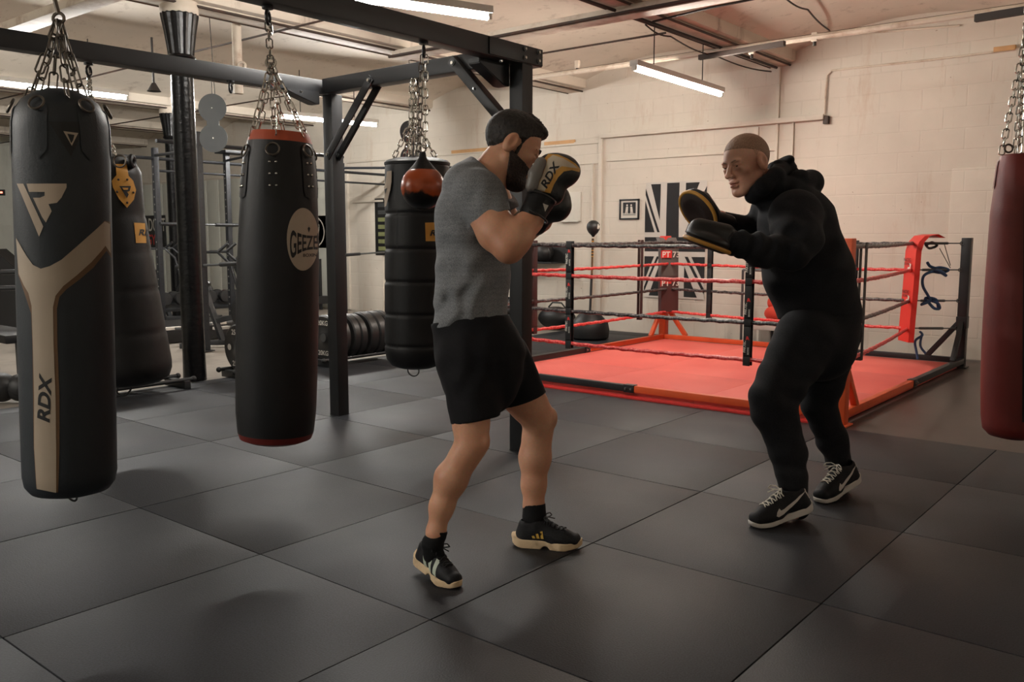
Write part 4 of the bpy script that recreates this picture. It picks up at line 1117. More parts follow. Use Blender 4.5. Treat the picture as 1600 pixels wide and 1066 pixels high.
# low platform and clutter on it
pf = MB(); pf.box((-7.05, 2.2, 0.0), (-6.15, 5.6, 0.20), M['black_rubber'], 0.01)
tag(pf.build('lifting_platform', pivot=(-7.05, 2.2, 0)), 'low black lifting platform on the concrete behind the near column', 'platform')
for i, (a, b, lab) in enumerate((((262, 513), (283, 514), 'white-marked steel bar lying on the low platform, left of the near column'), ((326, 507), (362, 503), 'white-marked steel bar lying on the low platform, right of the near column'), ((340, 513), (356, 512), 'short steel bar lying nearest the front edge of the low platform'))):
    mb = MB(); p, q = on_z(*a, 0.215), on_z(*b, 0.215); mb.tube([p, q], 0.015, M['grey_steel'], 8); mb.box(p.lerp(q, 0.4) - Vector((0.04, 0.1, 0.014)), p.lerp(q, 0.4) + Vector((0.04, 0.1, 0.018)), M['paper'], 0.002)
    tag(mb.build('steel_bar', pivot=p), lab, 'steel bar')

# bumper plates on low racks along the edge of the rubber tiles
M['bumper'] = mat('bumper', srgb(30, 29, 29), 0.42, 0, 0.25, 12, 0.05, 60)
def plate_rack(x, ya, yb, label):
    root = thing('plate_rack', label, 'plate rack', (x, ya, 0)); 
    for s in (-0.13, 0.13):
        mb = MB(); mb.tube([(x + s, ya, 0.075), (x + s, yb, 0.075)], 0.018, M['black_steel'], 10)
        for yy in (ya, yb): mb.ball((x + s, yy, 0.075), 0.026, M['black_rubber'], 10)
        mb.build('rail', root)
    for yy in (ya + 0.08, yb - 0.08):
        mb = MB(); mb.box((x - 0.17, yy - 0.03, 0.0), (x + 0.17, yy + 0.03, 0.07), M['black_steel'], 0.006); mb.build('foot', root)
    return root
def plate(x, y, r, t, label, txt=None):
    root = thing('bumper_plate', label, 'weight plate', (x, y, 0.075), 'bumper plates on the low racks')
    cz = 0.075 + math.sqrt(max(0.0, (r + 0.018) ** 2 - 0.13 ** 2))
    mb = MB(); mb.lathe([(0.026, 0), (0.06, 0.0), (0.065, 0.004), (r * 0.55, 0.006), (r * .8, 0.004), (r * .93, 0.0), (r, 0.012), (r, t - 0.012), (r * .93, t), (0.026, t)], M['bumper'], (x, y, cz), 40, (0, 1, 0))
    mb.build('disc', root)
    hb = MB(); hb.lathe([(0.026, -0.002), (0.045, -0.002), (0.045, t + 0.002), (0.026, t + 0.002)], M['grey_steel'], (x, y, cz), 20, (0, 1, 0)); hb.build('hub', root)
    if txt:
        lt = MB(); flat_print(lt, text2d(txt, 0.05, bold=0.02), M['white_print'], (x, y - 0.001, cz + r * 0.55), (1, 0, 0), (0, 0, 1), 0.002)
        flat_print(lt, text2d(txt, 0.05, bold=0.02), M['white_print'], (x, y - 0.001, cz - r * 0.55 - 0.05), (1, 0, 0), (0, 0, 1), 0.002)
        flat_print(lt, ring2d(r * 0.55, 0, 0.02, 0.03, 18), M['white_print'], (x, y - 0.001, cz), (1, 0, 0), (0, 0, 1), 0.002); flat_print(lt, disc2d(-r * 0.55, 0, 0.03, 18), M['white_print'], (x, y - 0.001, cz), (1, 0, 0), (0, 0, 1), 0.002)
        lt.build('lettering', root)
    return root
plate_rack(-3.10, 0.95, 2.06, 'low plate rack on the rubber tiles left of the near column')
plate_rack(-3.14, 2.50, 3.42, 'low plate rack between the near column and the middle bag')
plate_rack(-3.10, 3.50, 4.75, 'low plate rack between the front post and the stitched bag')
y = 1.12
for k in range(5): plate(-3.10, y, 0.225, 0.08, 'thick black bumper plate on the rack left of the near column', None); y += 0.14
y = 2.62
for k in range(5): plate(-3.14, y, 0.225, 0.08, 'thick black bumper plate on the rack behind the middle bag' if k else 'white-lettered black bumper plate just left of the middle bag', '25KG' if k == 0 else None); y += 0.14
y = 3.60
for k in range(7):
    w = (0.06, 0.11, 0.085, 0.085, 0.11, 0.11, 0.08)[k]
    plate(-3.10, y, 0.235 if k not in (3,) else 0.23, w, ('first black bumper plate of the row behind the front post, white marks on its face' if k == 0 else 'black bumper plate in the row between the front post and the stitched bag'), '20KG' if k in (0, 1) else None); y += w + (0.012, 0.05, 0.012, 0.045, 0.01, 0.02, 0)[k]
# medicine balls, bench and clutter at the far left
for (px, py, r, lab) in ((4, 614, 0.118, 'black slam ball at the far left edge, larger in view'), (34, 613, 0.112, 'black slam ball half hidden by the striped bag')):
    p = on_z(px, py + 14, 0); p = Vector((p.x, p.y, r))
    mb = MB(); mb.ball(p, r, M['black_rubber'], 24); mb.ring(p, r * 1.002, 0.002, M['black_plastic'], (0.6, 0.2, 0.7), 32, 5)
    tag(mb.build('slam_ball', pivot=p), lab, 'medicine ball', 'slam balls')
bn = thing('weight_bench', 'dark padded weight bench at the far left behind the striped bag', 'bench', on_z(20, 590, 0)); b0 = Vector(bn.location)
mb = MB(); mb.box(b0 + Vector((-0.75, -0.25, 0.38)), b0 + Vector((0.55, 0.12, 0.46)), M['bag_leather'], 0.02); mb.build('pad', bn)
for dx in (-0.6, 0.4):
    mb = MB(); mb.box(b0 + Vector((dx - 0.04, -0.22, 0)), b0 + Vector((dx + 0.04, 0.1, 0.05)), hs, 0.005); mb.box(b0 + Vector((dx - 0.04, -0.1, 0.05)), b0 + Vector((dx + 0.04, 0.0, 0.38)), hs, 0.005); mb.build('leg', bn)
barbell(at(-60, 427, 8.5), at(60, 424, 8.5), 'upper steel barbell behind the striped bag at the left edge')
barbell(at(-60, 452, 8.3), at(60, 449, 8.3), 'lower steel barbell behind the striped bag at the left edge')
mc = thing('cable_machine', 'dark pointed gym machine at the far left behind the striped bag', 'gym machine', at(6, 520, 12.5) * 1.0); mc.location.z = 0; b0 = Vector(mc.location)
mb = MB(); p = at(10, 388, 12.5)
mb.prism([(-0.75, -p.z), (0.75, -p.z), (0.72, -0.45), (0.28, -0.25), (0.0, 0.0), (-0.3, -0.28), (-0.7, -0.42)], 0.35, M['black_plastic'], p, RIGHT, (0, 0, 1), 0.01); mb.build('cabinet', mc)
for (x, y) in ((4, 430), (14, 442), (22, 470), (6, 478)):
    mb = MB(); q = at(x, y, 12.4); mb.tube([q, q + RIGHT * 0.08 + Vector((0, 0, 0.12))], 0.02, M['grey_steel'], 8); mb.build('lever', mc)
M['red_glow'] = emit_mat('red_glow', (1.0, 0.12, 0.05), 3.0)
mb = MB(); p = at(2, 301, 15.0); mb.obox(p - RIGHT * 0.12, p + RIGHT * 0.06, 0.03, 0.10, M['black_plastic']); mb.obox(p - RIGHT * 0.10 - FWD * 0.02, p + RIGHT * 0.03 - FWD * 0.02, 0.01, 0.03, M['red_glow']); 
tag(mb.build('digital_clock', pivot=p), 'small clock with red digits on the far left wall', 'clock')

# signs on the far wall
def board(x0, x1, z0, z1, m, name, label, cat, t=0.02, yy=YW):
    mb = MB(); mb.box((x0, yy - t, z0), (x1, yy - 0.001, z1), m, 0.003); return mb
mb = board(-15.6, -14.62, 1.08, 1.80, M['black_print'], '', '', '', 0.04, YW - 0.02)
flat_print(mb, text2d('RADOUT', 0.30, bold=0.01, wide=0.62), M['white_print'], (-15.1, YW - 0.061, 1.45), (1, 0, 0), (0, 0, 1))
flat_print(mb, text2d('GYM', 0.24, bold=0.01, wide=0.9), M['red_print'], (-15.1, YW - 0.061, 1.14), (1, 0, 0), (0, 0, 1))
tag(mb.build('wall_sign', pivot=(-15.1, YW - 0.04, 1.4)), 'black sign with pale and red letters on the far wall behind the rack', 'sign')
mb = board(-9.55, -8.97, 1.11, 1.71, M['black_print'], '', '', '', 0.02)
flat_print(mb, ring2d(-9.30, 1.41, 0.255, 0.28), M['white_print'], (0, YW - 0.021, 0), (1, 0, 0), (0, 0, 1))
for pts in ([(-9.38, 1.62), (-9.34, 1.63), (-9.32, 1.45), (-9.26, 1.30), (-9.30, 1.27), (-9.37, 1.40)], [(-9.32, 1.49), (-9.17, 1.55), (-9.17, 1.51), (-9.32, 1.45)], [(-9.20, 1.53), (-9.16, 1.53), (-9.19, 1.38), (-9.27, 1.28), (-9.29, 1.31), (-9.22, 1.40)]):
    flat_print(mb, poly2d(pts[::-1] if False else pts), M['white_print'], (0, YW - 0.021, 0), (1, 0, 0), (0, 0, 1), 0.0012)
tag(mb.build('wall_sign', pivot=(-9.26, YW, 1.4)), 'square black sign with a white circle mark, right of the middle bag', 'sign')
# storage stand with a blue band
ss = thing('storage_stand', 'black storage stand against the wall between the middle bag and the front post', 'storage stand', (-8.9, 8.1, 0))
for x in (-9.35, -8.80):
    mb = MB(); mb.box((x - 0.02, 8.05, 0), (x + 0.02, 8.1, 0.92), hs, 0.003); mb.build('post', ss)
for z in (0.88, 0.58, 0.42):
    mb = MB(); mb.box((-9.35 if z > 0.8 else -9.0, 8.05, z), (-8.8, 8.1, z + 0.03), hs, 0.003); mb.build('peg', ss)
mb = MB(); mb.box((-9.4, 7.9, 0.1), (-8.75, 8.25, 0.24), hs, 0.01); mb.build('base', ss)
M['blue_band'] = mat('blue_band', srgb(74, 140, 176), 0.6, 0, 0.1, 8)
mb = MB(); mb.obox((-9.12, 8.03, 0.88), (-9.06, 8.03, 0.26), 0.06, 0.012, M['blue_band'], up=(0, 1, 0), bevel=0.003); mb.obox((-9.12, 8.015, 0.9), (-9.05, 8.015, 0.24), 0.05, 0.01, M['blue_band'], up=(0, 1, 0), bevel=0.003)
tag(mb.build('resistance_band', pivot=(-9.1, 8.03, 0.88)), 'pale blue resistance band hanging on the storage stand', 'exercise band')
# window-like poster between the rack and the stitched bag
mb = board(-7.62, -7.05, 1.0, 1.98, M['black_print'], '', '', '', 0.03)
M['green_print'] = mat('green_print', srgb(120, 124, 84), 0.6, 0, 0.3, 14)
for k in range(7):
    z = 1.08 + k * 0.125; flat_print(mb, poly2d([(-7.54, z), (-7.10, z), (-7.10, z + 0.07), (-7.54, z + 0.07)]), M['green_print'] if k < 5 else M['grey_steel'], (0, YW - 0.031, 0), (1, 0, 0), (0, 0, 1))
tag(mb.build('wall_poster', pivot=(-7.3, YW, 1.5)), 'dark green exercise poster half hidden by the stitched bag', 'poster')
mb = board(-4.66, -4.30, 1.55, 2.02, M['paper'], '', '', '', 0.01)
M['flesh_print'] = mat('flesh_print', srgb(206, 112, 78), 0.7, 0, 0.2, 14)
for cx in (-4.57, -4.49, -4.40):
    for (z0, z1, w) in ((1.90, 1.96, 0.022), (1.76, 1.84, 0.028), (1.62, 1.76, 0.02)): flat_print(mb, poly2d([(cx - w, z0), (cx + w, z0), (cx + w * .7, z1), (cx - w * .7, z1)]), M['flesh_print'], (0, YW - 0.011, 0), (1, 0, 0), (0, 0, 1))
tag(mb.build('wall_poster', pivot=(-4.5, YW, 1.8)), 'white anatomy poster with red figures beside the fighter chest', 'poster')
wb = thing('whiteboard', 'whiteboard on the wall below the fighter gloves', 'whiteboard', (-3.75, YW, 1.55))
mb = board(-3.98, -3.26, 1.54, 1.96, M['white_print'], '', '', '', 0.015); mb.build('board', wb)
mb = MB(); mb.box((-3.62, YW - 0.05, 1.53), (-3.28, YW - 0.01, 1.55), M['white_metal'], 0.003); mb.build('tray', wb)
mb = MB(); mb.box((-4.0, YW - 0.03, 1.52), (-3.965, YW - 0.001, 1.98), M['black_plastic'], 0.003); mb.build('edge', wb)
# shelf with balls
sh = thing('wall_shelf', 'black shelf of exercise balls on the wall left of the ring', 'shelf', (-3.8, YW, 0.93))
mb = MB(); mb.box((-4.6, YW - 0.03, 0.93), (-3.38, YW - 0.001, 1.22), M['black_print'], 0.003); mb.build('back_panel', sh)
mb = MB(); mb.box((-4.6, YW - 0.32, 0.93), (-3.55, YW - 0.03, 0.955), hs, 0.003); mb.build('ledge', sh)
for k, lab in enumerate(('round black ball on the wall shelf, leftmost of three', 'round black ball on the wall shelf, middle of three', 'round black ball on the wall shelf, rightmost of three')):
    c = Vector((-4.40 + 0.31 * k, YW - 0.18, 0.955 + 0.135)); mb = MB(); mb.ball(c, 0.135, M['black_rubber'], 20); mb.ring(c, 0.1355, 0.003, M['grey_steel'], (0.3, 0.9, 0.2), 28, 5)
    tag(mb.build('medicine_ball', pivot=c), lab, 'medicine ball', 'balls on the wall shelf')
for k, (cx, cy, r, h, lab) in enumerate(((-4.1, 7.95, 0.26, 0.42, 'stack of black rubber rings on the floor left of the ring'),)):
    t = thing('tyre_stack', lab, 'rubber rings', (cx, cy, 0))
    for j in range(4):
        mb = MB(); mb.ring((cx, cy, 0.055 + 0.105 * j), r, 0.055, M['black_rubber'], (0, 0, 1), 32, 10); mb.build('rubber_ring', t)
mb = MB(); c = Vector((-3.42, 8.05, 0.16)); mb.ball(c, 0.3, M['bag_leather_soft'], 24, (1.0, 0.7, 0.55)); mb.tube([c + Vector((-0.15, 0, 0.15)), c + Vector((-0.08, 0, 0.22)), c + Vector((0.08, 0, 0.22)), c + Vector((0.15, 0, 0.15))], 0.012, M['strap_web'], 8)
tag(mb.build('gym_bag', pivot=(c.x, c.y, 0)), 'black gym bag on the floor by the wall behind the ring ropes', 'bag')

# reflex ball on its weighted stand
b0 = on_z(921, 532, 0); b0.x -= 0.08; b0.y += 0.12
rf = thing('reflex_bag', 'black reflex ball on a sprung pole with a sack base, left of the ring', 'punching ball', b0)
dd = depth_of(b0 + Vector((0, 0, 1)))
mb = MB(); mb.lathe([(0.0, 0.0), (0.2, 0.0), (0.245, 0.03), (0.255, 0.12), (0.235, 0.22), (0.16, 0.30), (0.12, 0.345), (0.13, 0.36), (0.05, 0.37), (0.0, 0.37)], M['bag_leather_soft'], b0, 22, flute=0.03); mb.build('sack_base', rf)
bt = at(927, 355, dd)
mb = MB(); mb.tube([b0 + Vector((0, 0, 0.3)), b0.lerp(Vector((bt.x, bt.y, bt.z)), 0.58)], 0.016, hs, 8); mb.obox(b0.lerp(bt, 0.55), b0.lerp(bt, 0.55) + RIGHT * 0.05, 0.012, 0.012, hs); mb.build('pole', rf)
mb = MB(); pts = []; a, b = b0.lerp(bt, 0.58), b0.lerp(bt, 0.9)
mb.tube([a, b], 0.014, M['brown_edge'], 8); 
for k in range(12): mb.ring(a.lerp(b, 0.5 + k / 24), 0.014, 0.005, hs if k % 2 else M['gold_leather'], b - a, 10, 5)
mb.build('spring', rf)
mb = MB(); r = 0.088
mb.lathe([(0.012, -0.125), (0.03, -0.1), (0.062, -0.07), (0.083, -0.03), (r, 0.0), (0.082, 0.035), (0.06, 0.066), (0.03, 0.083), (0.0, 0.088)], M['black_rubber'], bt, 26); tr = mb.tree()
mb.decal(poly2d([(934, 350), (939, 352), (937, 360), (933, 357)]), M['white_print'], tr, px_map, 3, 0.002); mb.build('ball', rf)

# framed photograph
fp = thing('framed_photo', 'small black-framed black and white photo on the wall left of the flag', 'picture', (-2.43, YW, 1.56))
x0, x1, z0, z1 = -2.60, -2.285, 1.555, 1.835
mb = MB()
for a, b in (((x0, z0), (x1, z0 + 0.022)), ((x0, z1 - 0.022), (x1, z1)), ((x0, z0), (x0 + 0.022, z1)), ((x1 - 0.022, z0), (x1, z1))): mb.box((a[0], YW - 0.025, a[1]), (b[0], YW - 0.001, b[1]), M['black_plastic'], 0.003)
mb.build('frame', fp)
mb = MB(); mb.box((x0 + 0.015, YW - 0.012, z0 + 0.015), (x1 - 0.015, YW - 0.002, z1 - 0.015), M['paper'])
flat_print(mb, poly2d([(-2.545, 1.61), (-2.34, 1.61), (-2.34, 1.79), (-2.545, 1.79)]), M['black_print'], (0, YW - 0.0125, 0), (1, 0, 0), (0, 0, 1))
flat_print(mb, poly2d([(-2.545, 1.61), (-2.34, 1.61), (-2.34, 1.64), (-2.545, 1.645)]), M['hole'], (0, YW - 0.0125, 0), (1, 0, 0), (0, 0, 1), 0.0014)
for cx, t in ((-2.49, 0.012), (-2.40, -0.012)):
    flat_print(mb, poly2d([(cx - 0.02, 1.63), (cx - 0.004, 1.63), (cx, 1.67), (cx + 0.012, 1.63), (cx + 0.022, 1.63), (cx + 0.018 + t, 1.73), (cx - 0.016 + t, 1.73)]), M['paper'], (0, YW - 0.0125, 0), (1, 0, 0), (0, 0, 1), 0.002)
    flat_print(mb, disc2d(cx + t, 1.75, 0.014, 12), M['paper'], (0, YW - 0.0125, 0), (1, 0, 0), (0, 0, 1), 0.002)
mb.build('print', fp)

# black and white union flag hung upright
FX0, FX1, FZ0, FZ1 = -2.185, -1.28, 0.50, 2.045
fw_, fh_ = FX1 - FX0, FZ1 - FZ0
fl = MB(); n = 24; vs = []; fs = []
cloth_y = lambda u, v: YW - 0.014 - 0.006 * math.sin(7 * u + 3 * v) - 0.004 * math.sin(11 * v)
for s, off in ((0, 0.0), (1, 0.008)):
    for j in range(n + 1):
        for i in range(n + 1):
            u, v = i / n, j / n; sag = 0.03 * math.sin(PI * u) * (1 - v)
            vs.append((FX0 + fw_ * u, cloth_y(u, v) + off, FZ0 + fh_ * v - sag * 0))
for j in range(n):
    for i in range(n):
        a = j * (n + 1) + i; q = [a, a + 1, a + n + 2, a + n + 1]; fs.append(q); fs.append([k + (n + 1) ** 2 for k in q][::-1])
M['flag_white'] = mat('flag_white', srgb(196, 190, 182), 0.85, 0, 0.05, 6)
M['flag_black'] = mat('flag_black', srgb(28, 28, 30), 0.85, 0, 0.1, 6)
fl.add(vs, fs, M['flag_white'])
tr = fl.tree(); fm = plane_map((FX0, YW, FZ0), (fw_, 0, 0), (0, 0, fh_), (0, -1, 0), 0.5)
B = M['flag_black']
CX, CZ, hw, hz = 0.46, 0.465, 0.105, 0.062       # black cross, its half widths; white borders around it
wx, wz = 0.21, 0.105
fl.decal(poly2d([(CX - hw, 0.0), (CX + hw, 0.0), (CX + hw, 0.99), (CX - hw, 0.99)]), B, tr, fm, 0.05)
fl.decal(poly2d([(0.0, CZ - hz), (CX - hw, CZ - hz), (CX - hw, CZ + hz), (0.0, CZ + hz)]), B, tr, fm, 0.05)
fl.decal(poly2d([(CX + hw, CZ - hz), (1.0, CZ - hz), (1.0, CZ + hz), (CX + hw, CZ + hz)]), B, tr, fm, 0.05)
def quad_(q):                                     # each quarter: two black triangles and a thin black diagonal
    (cx, cz), (ex, ez) = q                        # inner corner near the cross, outer corner of the flag
    L = lambda a, b: (cx + (ex - cx) * a, cz + (ez - cz) * b)
    return [[L(0.0, 0.24), L(0.0, 1.0), L(0.66, 1.0)], [L(0.34, 0.0), L(1.0, 0.0), L(1.0, 0.66)], [L(0.0, 0.0), L(0.16, 0.0), L(1.0, 0.78), L(1.0, 0.92)]]
for q in (((CX - wx, CZ + wz), (0.0, 0.985)), ((CX + wx, CZ + wz), (1.0, 0.985)), ((CX - wx, CZ - wz), (0.0, 0.015)), ((CX + wx, CZ - wz), (1.0, 0.015))):
    for p in quad_(q): fl.decal(poly2d(p), B, tr, fm, 0.05)
tag(fl.build('wall_flag', pivot=(FX0, YW, FZ0)), 'black and white union flag hung upright on the wall behind the ring', 'flag')

# steel trolley behind the ring
tl = thing('trolley', 'tubular steel trolley by the wall behind the trainer', 'trolley', (-0.5, 8.0, 0))
for (x, y_) in ((-0.56, 7.98), (-0.30, 8.3), (0.12, 7.98), (0.12, 8.3)):
    mb = MB(); mb.tube([(x, y_, 0.0), (x, y_, 0.92)], 0.016, M['grey_steel'], 8); mb.build('leg', tl)
mb = MB(); mb.tube([(-0.56, 7.98, 0.92), (0.12, 7.98, 0.92), (0.12, 8.3, 0.92), (-0.30, 8.3, 0.92), (-0.56, 7.98, 0.92)], 0.016, M['grey_steel'], 8); mb.build('top_rail', tl)
mb = MB(); mb.box((-0.52, 7.98, 0.20), (0.14, 8.32, 0.30), M['white_metal'], 0.01); mb.build('shelf', tl)
M['towel_red'] = mat('towel_red', srgb(196, 66, 48), 0.8, 0, 0.2, 14, 0.2, 60)
mb = MB(); mb.ball((-0.15, 8.1, 0.40), 0.14, M['towel_red'], 16, (1.2, 0.9, 0.75)); mb.ball((-0.22, 8.12, 0.53), 0.09, M['towel_red'], 12, (0.8, 0.9, 1.0)); tag(mb.build('folded_towel', pivot=(-0.15, 8.1, 0.3)), 'red bundle on the steel trolley shelf', 'towel')
mb = MB(); mb.ball((0.02, 8.03, 0.385), 0.11, M['paper'], 14, (1.2, 0.8, 0.7)); tag(mb.build('white_bundle', pivot=(0.02, 8.03, 0.3)), 'crumpled white bundle in front of the red one on the trolley', 'towel')

# hanging figure-of-eight panels
def eight(px, py, r_px, dep, gap_px, m, label, turn=0.0, top_px=None):
    k = dep / F_PX; c1 = at(px, py, dep); r = r_px * k; h = gap_px * k
    x = (RIGHT * math.cos(turn) + FWD * math.sin(turn)); x.z = 0; x.normalize()
    root = thing('hanging_panel', label, 'hanging panel', c1, None)
    out = []
    a0 = max(math.acos(min(1, (h / 2) / r)) * 0.92, 0.45)
    for i in range(33): a = -PI / 2 + a0 + (2 * PI - 2 * a0) * i / 32; out.append((r * math.cos(a), r * math.sin(a)))
    for i in range(33): a = PI / 2 + a0 + (2 * PI - 2 * a0) * i / 32; out.append((r * math.cos(a), -h + r * math.sin(a)))
    mb = MB(); mb.prism(out, 0.006, m, c1, x, (0, 0, 1)); nrm = x.cross(Vector((0, 0, 1)))
    mb.build('plate', root, smooth=20)
    mb = MB()
    for z in (0, -h):
        for s in (0.004, -0.004 - 0.0): mb.cyl(c1 + Vector((0, 0, z)) - nrm * 0.012, c1 + Vector((0, 0, z)) + nrm * 0.018, r * 0.05, M['chrome'], 10)
    mb.build('rivets', root)
    mb = MB(); mb.tube([c1 + Vector((0, 0, r * 0.98)), c1 + Vector((0, 0, r + 0.25))], 0.004, M['cable'], 5); mb.tube([c1 + x * 0.03 + Vector((0, 0, r * 0.95)), Vector((c1.x, c1.y, ceil_z(c1.x) + 0.004))], 0.004, M['cable'], 5); mb.build('wire', root)
eight(332, 169, 22, 8.9, 46, M['grey_steel'], 'grey metal figure-of-eight panel hanging right of the near column')
eight(640, 207, 18, 10.5, 40, M['black_cloth'], 'dark figure-of-eight panel hanging behind the stitched bag chains', 0.7)

# ================================================================== bodies: smooth distance fields turned into meshes
class Field:
    """A signed distance field on a rectilinear grid. Axes are metric; frame maps a grid point to the world."""
    def __init__(self, xs, ys, zs, frame=None):
        self.ax = [np.asarray(a, np.float32) for a in (xs, ys, zs)]
        self.D = np.full([len(a) for a in self.ax], 1.0, np.float32); self.frame = frame
    def sub(self, lo, hi):
        sl, g = [], []
        for a, l, h in zip(self.ax, lo, hi):
            i0 = max(0, int(np.searchsorted(a, l)) - 1); i1 = min(len(a), int(np.searchsorted(a, h)) + 1)
            sl.append(slice(i0, max(i1, i0 + 1))); 
        for k in range(3):
            sh = [1, 1, 1]; sh[k] = -1; g.append(self.ax[k][sl[k]].reshape(sh))
        return tuple(sl), g
    def put(self, prim, k=0.012, op='u', pad=0.05):
        lo, hi, fn = prim
        sl, g = self.sub([v - pad for v in lo], [v + pad for v in hi])
        d = fn(*g); d = np.broadcast_to(d, self.D[sl].shape); a = self.D[sl]
        if op == 'u':
            h = np.maximum(k - np.abs(a - d), 0) / k if k > 0 else 0
            self.D[sl] = np.minimum(a, d) - h * h * k * 0.25
        elif op == 's':
            d = -d; h = np.maximum(k - np.abs(a - d), 0) / k if k > 0 else 0
            self.D[sl] = np.maximum(a, d) + h * h * k * 0.25
        elif op == 'i':
            self.D[sl] = np.maximum(a, d)
        return self
    def cut(self, p0, n):
        """Keep the side of the plane that n points away from."""
        x, y, z = self.ax; n = np.array(n, float); n /= np.linalg.norm(n)
        d = ((x - p0[0]) * n[0])[:, None, None] + ((y - p0[1]) * n[1])[None, :, None] + ((z - p0[2]) * n[2])[None, None, :]
        self.D = np.maximum(self.D, d.astype(np.float32)); return self
    def wave(self, c, r, dirs, amp):
        """Soft folds inside a ball: dirs = list of (direction, frequency, phase)."""
        c = np.array(c); sl, (X, Y, Z) = self.sub(c - r, c + r)
        q = ((X - c[0]) ** 2 + (Y - c[1]) ** 2 + (Z - c[2]) ** 2) / r ** 2
        m = np.clip(1 - q, 0, 1) ** 1.0
        s = 0
        for d, f, ph in dirs:
            d = np.array(d, float); d /= np.linalg.norm(d)
            w = np.array([-d[1], d[0], 0.3])
            a = (X * d[0] + Y * d[1] + Z * d[2]) * f + ph + 0.9 * np.sin((X * w[0] + Y * w[1] + Z * w[2]) * f * 0.45 + ph * 1.7)
            s = s + np.sin(a)
        self.D[sl] += (amp * m * s).astype(np.float32); return self
    def mesh(self, smooth=2):
        D = self.D; xs, ys, zs = self.ax
        ins = D < 0
        c = np.zeros([n - 1 for n in D.shape], np.int8)
        for i in (0, 1):
            for j in (0, 1):
                for k in (0, 1): c += ins[i:i + c.shape[0], j:j + c.shape[1], k:k + c.shape[2]]
        act = (c > 0) & (c < 8); I, J, K = np.nonzero(act)
        idx = np.full(c.shape, -1, np.int32); idx[I, J, K] = np.arange(len(I))
        acc = np.zeros((len(I), 3)); cnt = np.zeros(len(I))
        corners = [(i, j, k) for i in (0, 1) for j in (0, 1) for k in (0, 1)]
        for a in corners:
            for ax in range(3):
                if a[ax]: continue
                b = list(a); b[ax] = 1
                d0 = D[I + a[0], J + a[1], K + a[2]]; d1 = D[I + b[0], J + b[1], K + b[2]]
                s = (d0 < 0) != (d1 < 0)
                t = d0 / np.where(s, d0 - d1, 1)
                p0 = np.stack([xs[I + a[0]], ys[J + a[1]], zs[K + a[2]]], 1); p1 = np.stack([xs[I + b[0]], ys[J + b[1]], zs[K + b[2]]], 1)
                acc += np.where(s[:, None], p0 + (p1 - p0) * t[:, None], 0); cnt += s
        V = acc / np.maximum(cnt, 1)[:, None]
        F = []
        for ax in range(3):
            o = [1, 1, 1]; o[ax] = 0
            sh = [D.shape[q] - 1 - (o[q]) for q in range(3)]
            s0 = tuple(slice(o[q], D.shape[q] - 1) for q in range(3)); s1 = list(s0); s1[ax] = slice(1, D.shape[ax]); s1 = tuple(s1)
            A = ins[s0]; B = ins[s1]; e = np.nonzero(A != B)
            ii = [e[q] + o[q] for q in range(3)]; flip = A[e]
            u, v = [(1, 2), (2, 0), (0, 1)][ax]
            def cell(du, dv):
                q = [ii[0].copy(), ii[1].copy(), ii[2].copy()]; q[u] = q[u] - du; q[v] = q[v] - dv; return idx[q[0], q[1], q[2]]
            quad = np.stack([cell(1, 1), cell(0, 1), cell(0, 0), cell(1, 0)], 1)
            quad[~flip] = quad[~flip][:, ::-1]
            F.append(quad)
        F = np.concatenate(F); F = F[(F >= 0).all(1)]
        for _ in range(smooth):
            S = np.zeros_like(V); N = np.zeros(len(V))
            for a, b in ((0, 1), (1, 2), (2, 3), (3, 0)):
                np.add.at(S, F[:, a], V[F[:, b]]); np.add.at(N, F[:, a], 1); np.add.at(S, F[:, b], V[F[:, a]]); np.add.at(N, F[:, b], 1)
            V = V * 0.4 + 0.6 * S / np.maximum(N, 1)[:, None]
        if self.frame is not None: V = self.frame(V)
        return V, F

def cam_frame(V): return CAM + V @ CR.T
def P(x, y, d): return np.array([(x - 800.0) / F_PX * d, (y - 533.0) / F_PX * d, d])
def to_cam(p): return CR.T @ (np.array(p, float) - CAM)

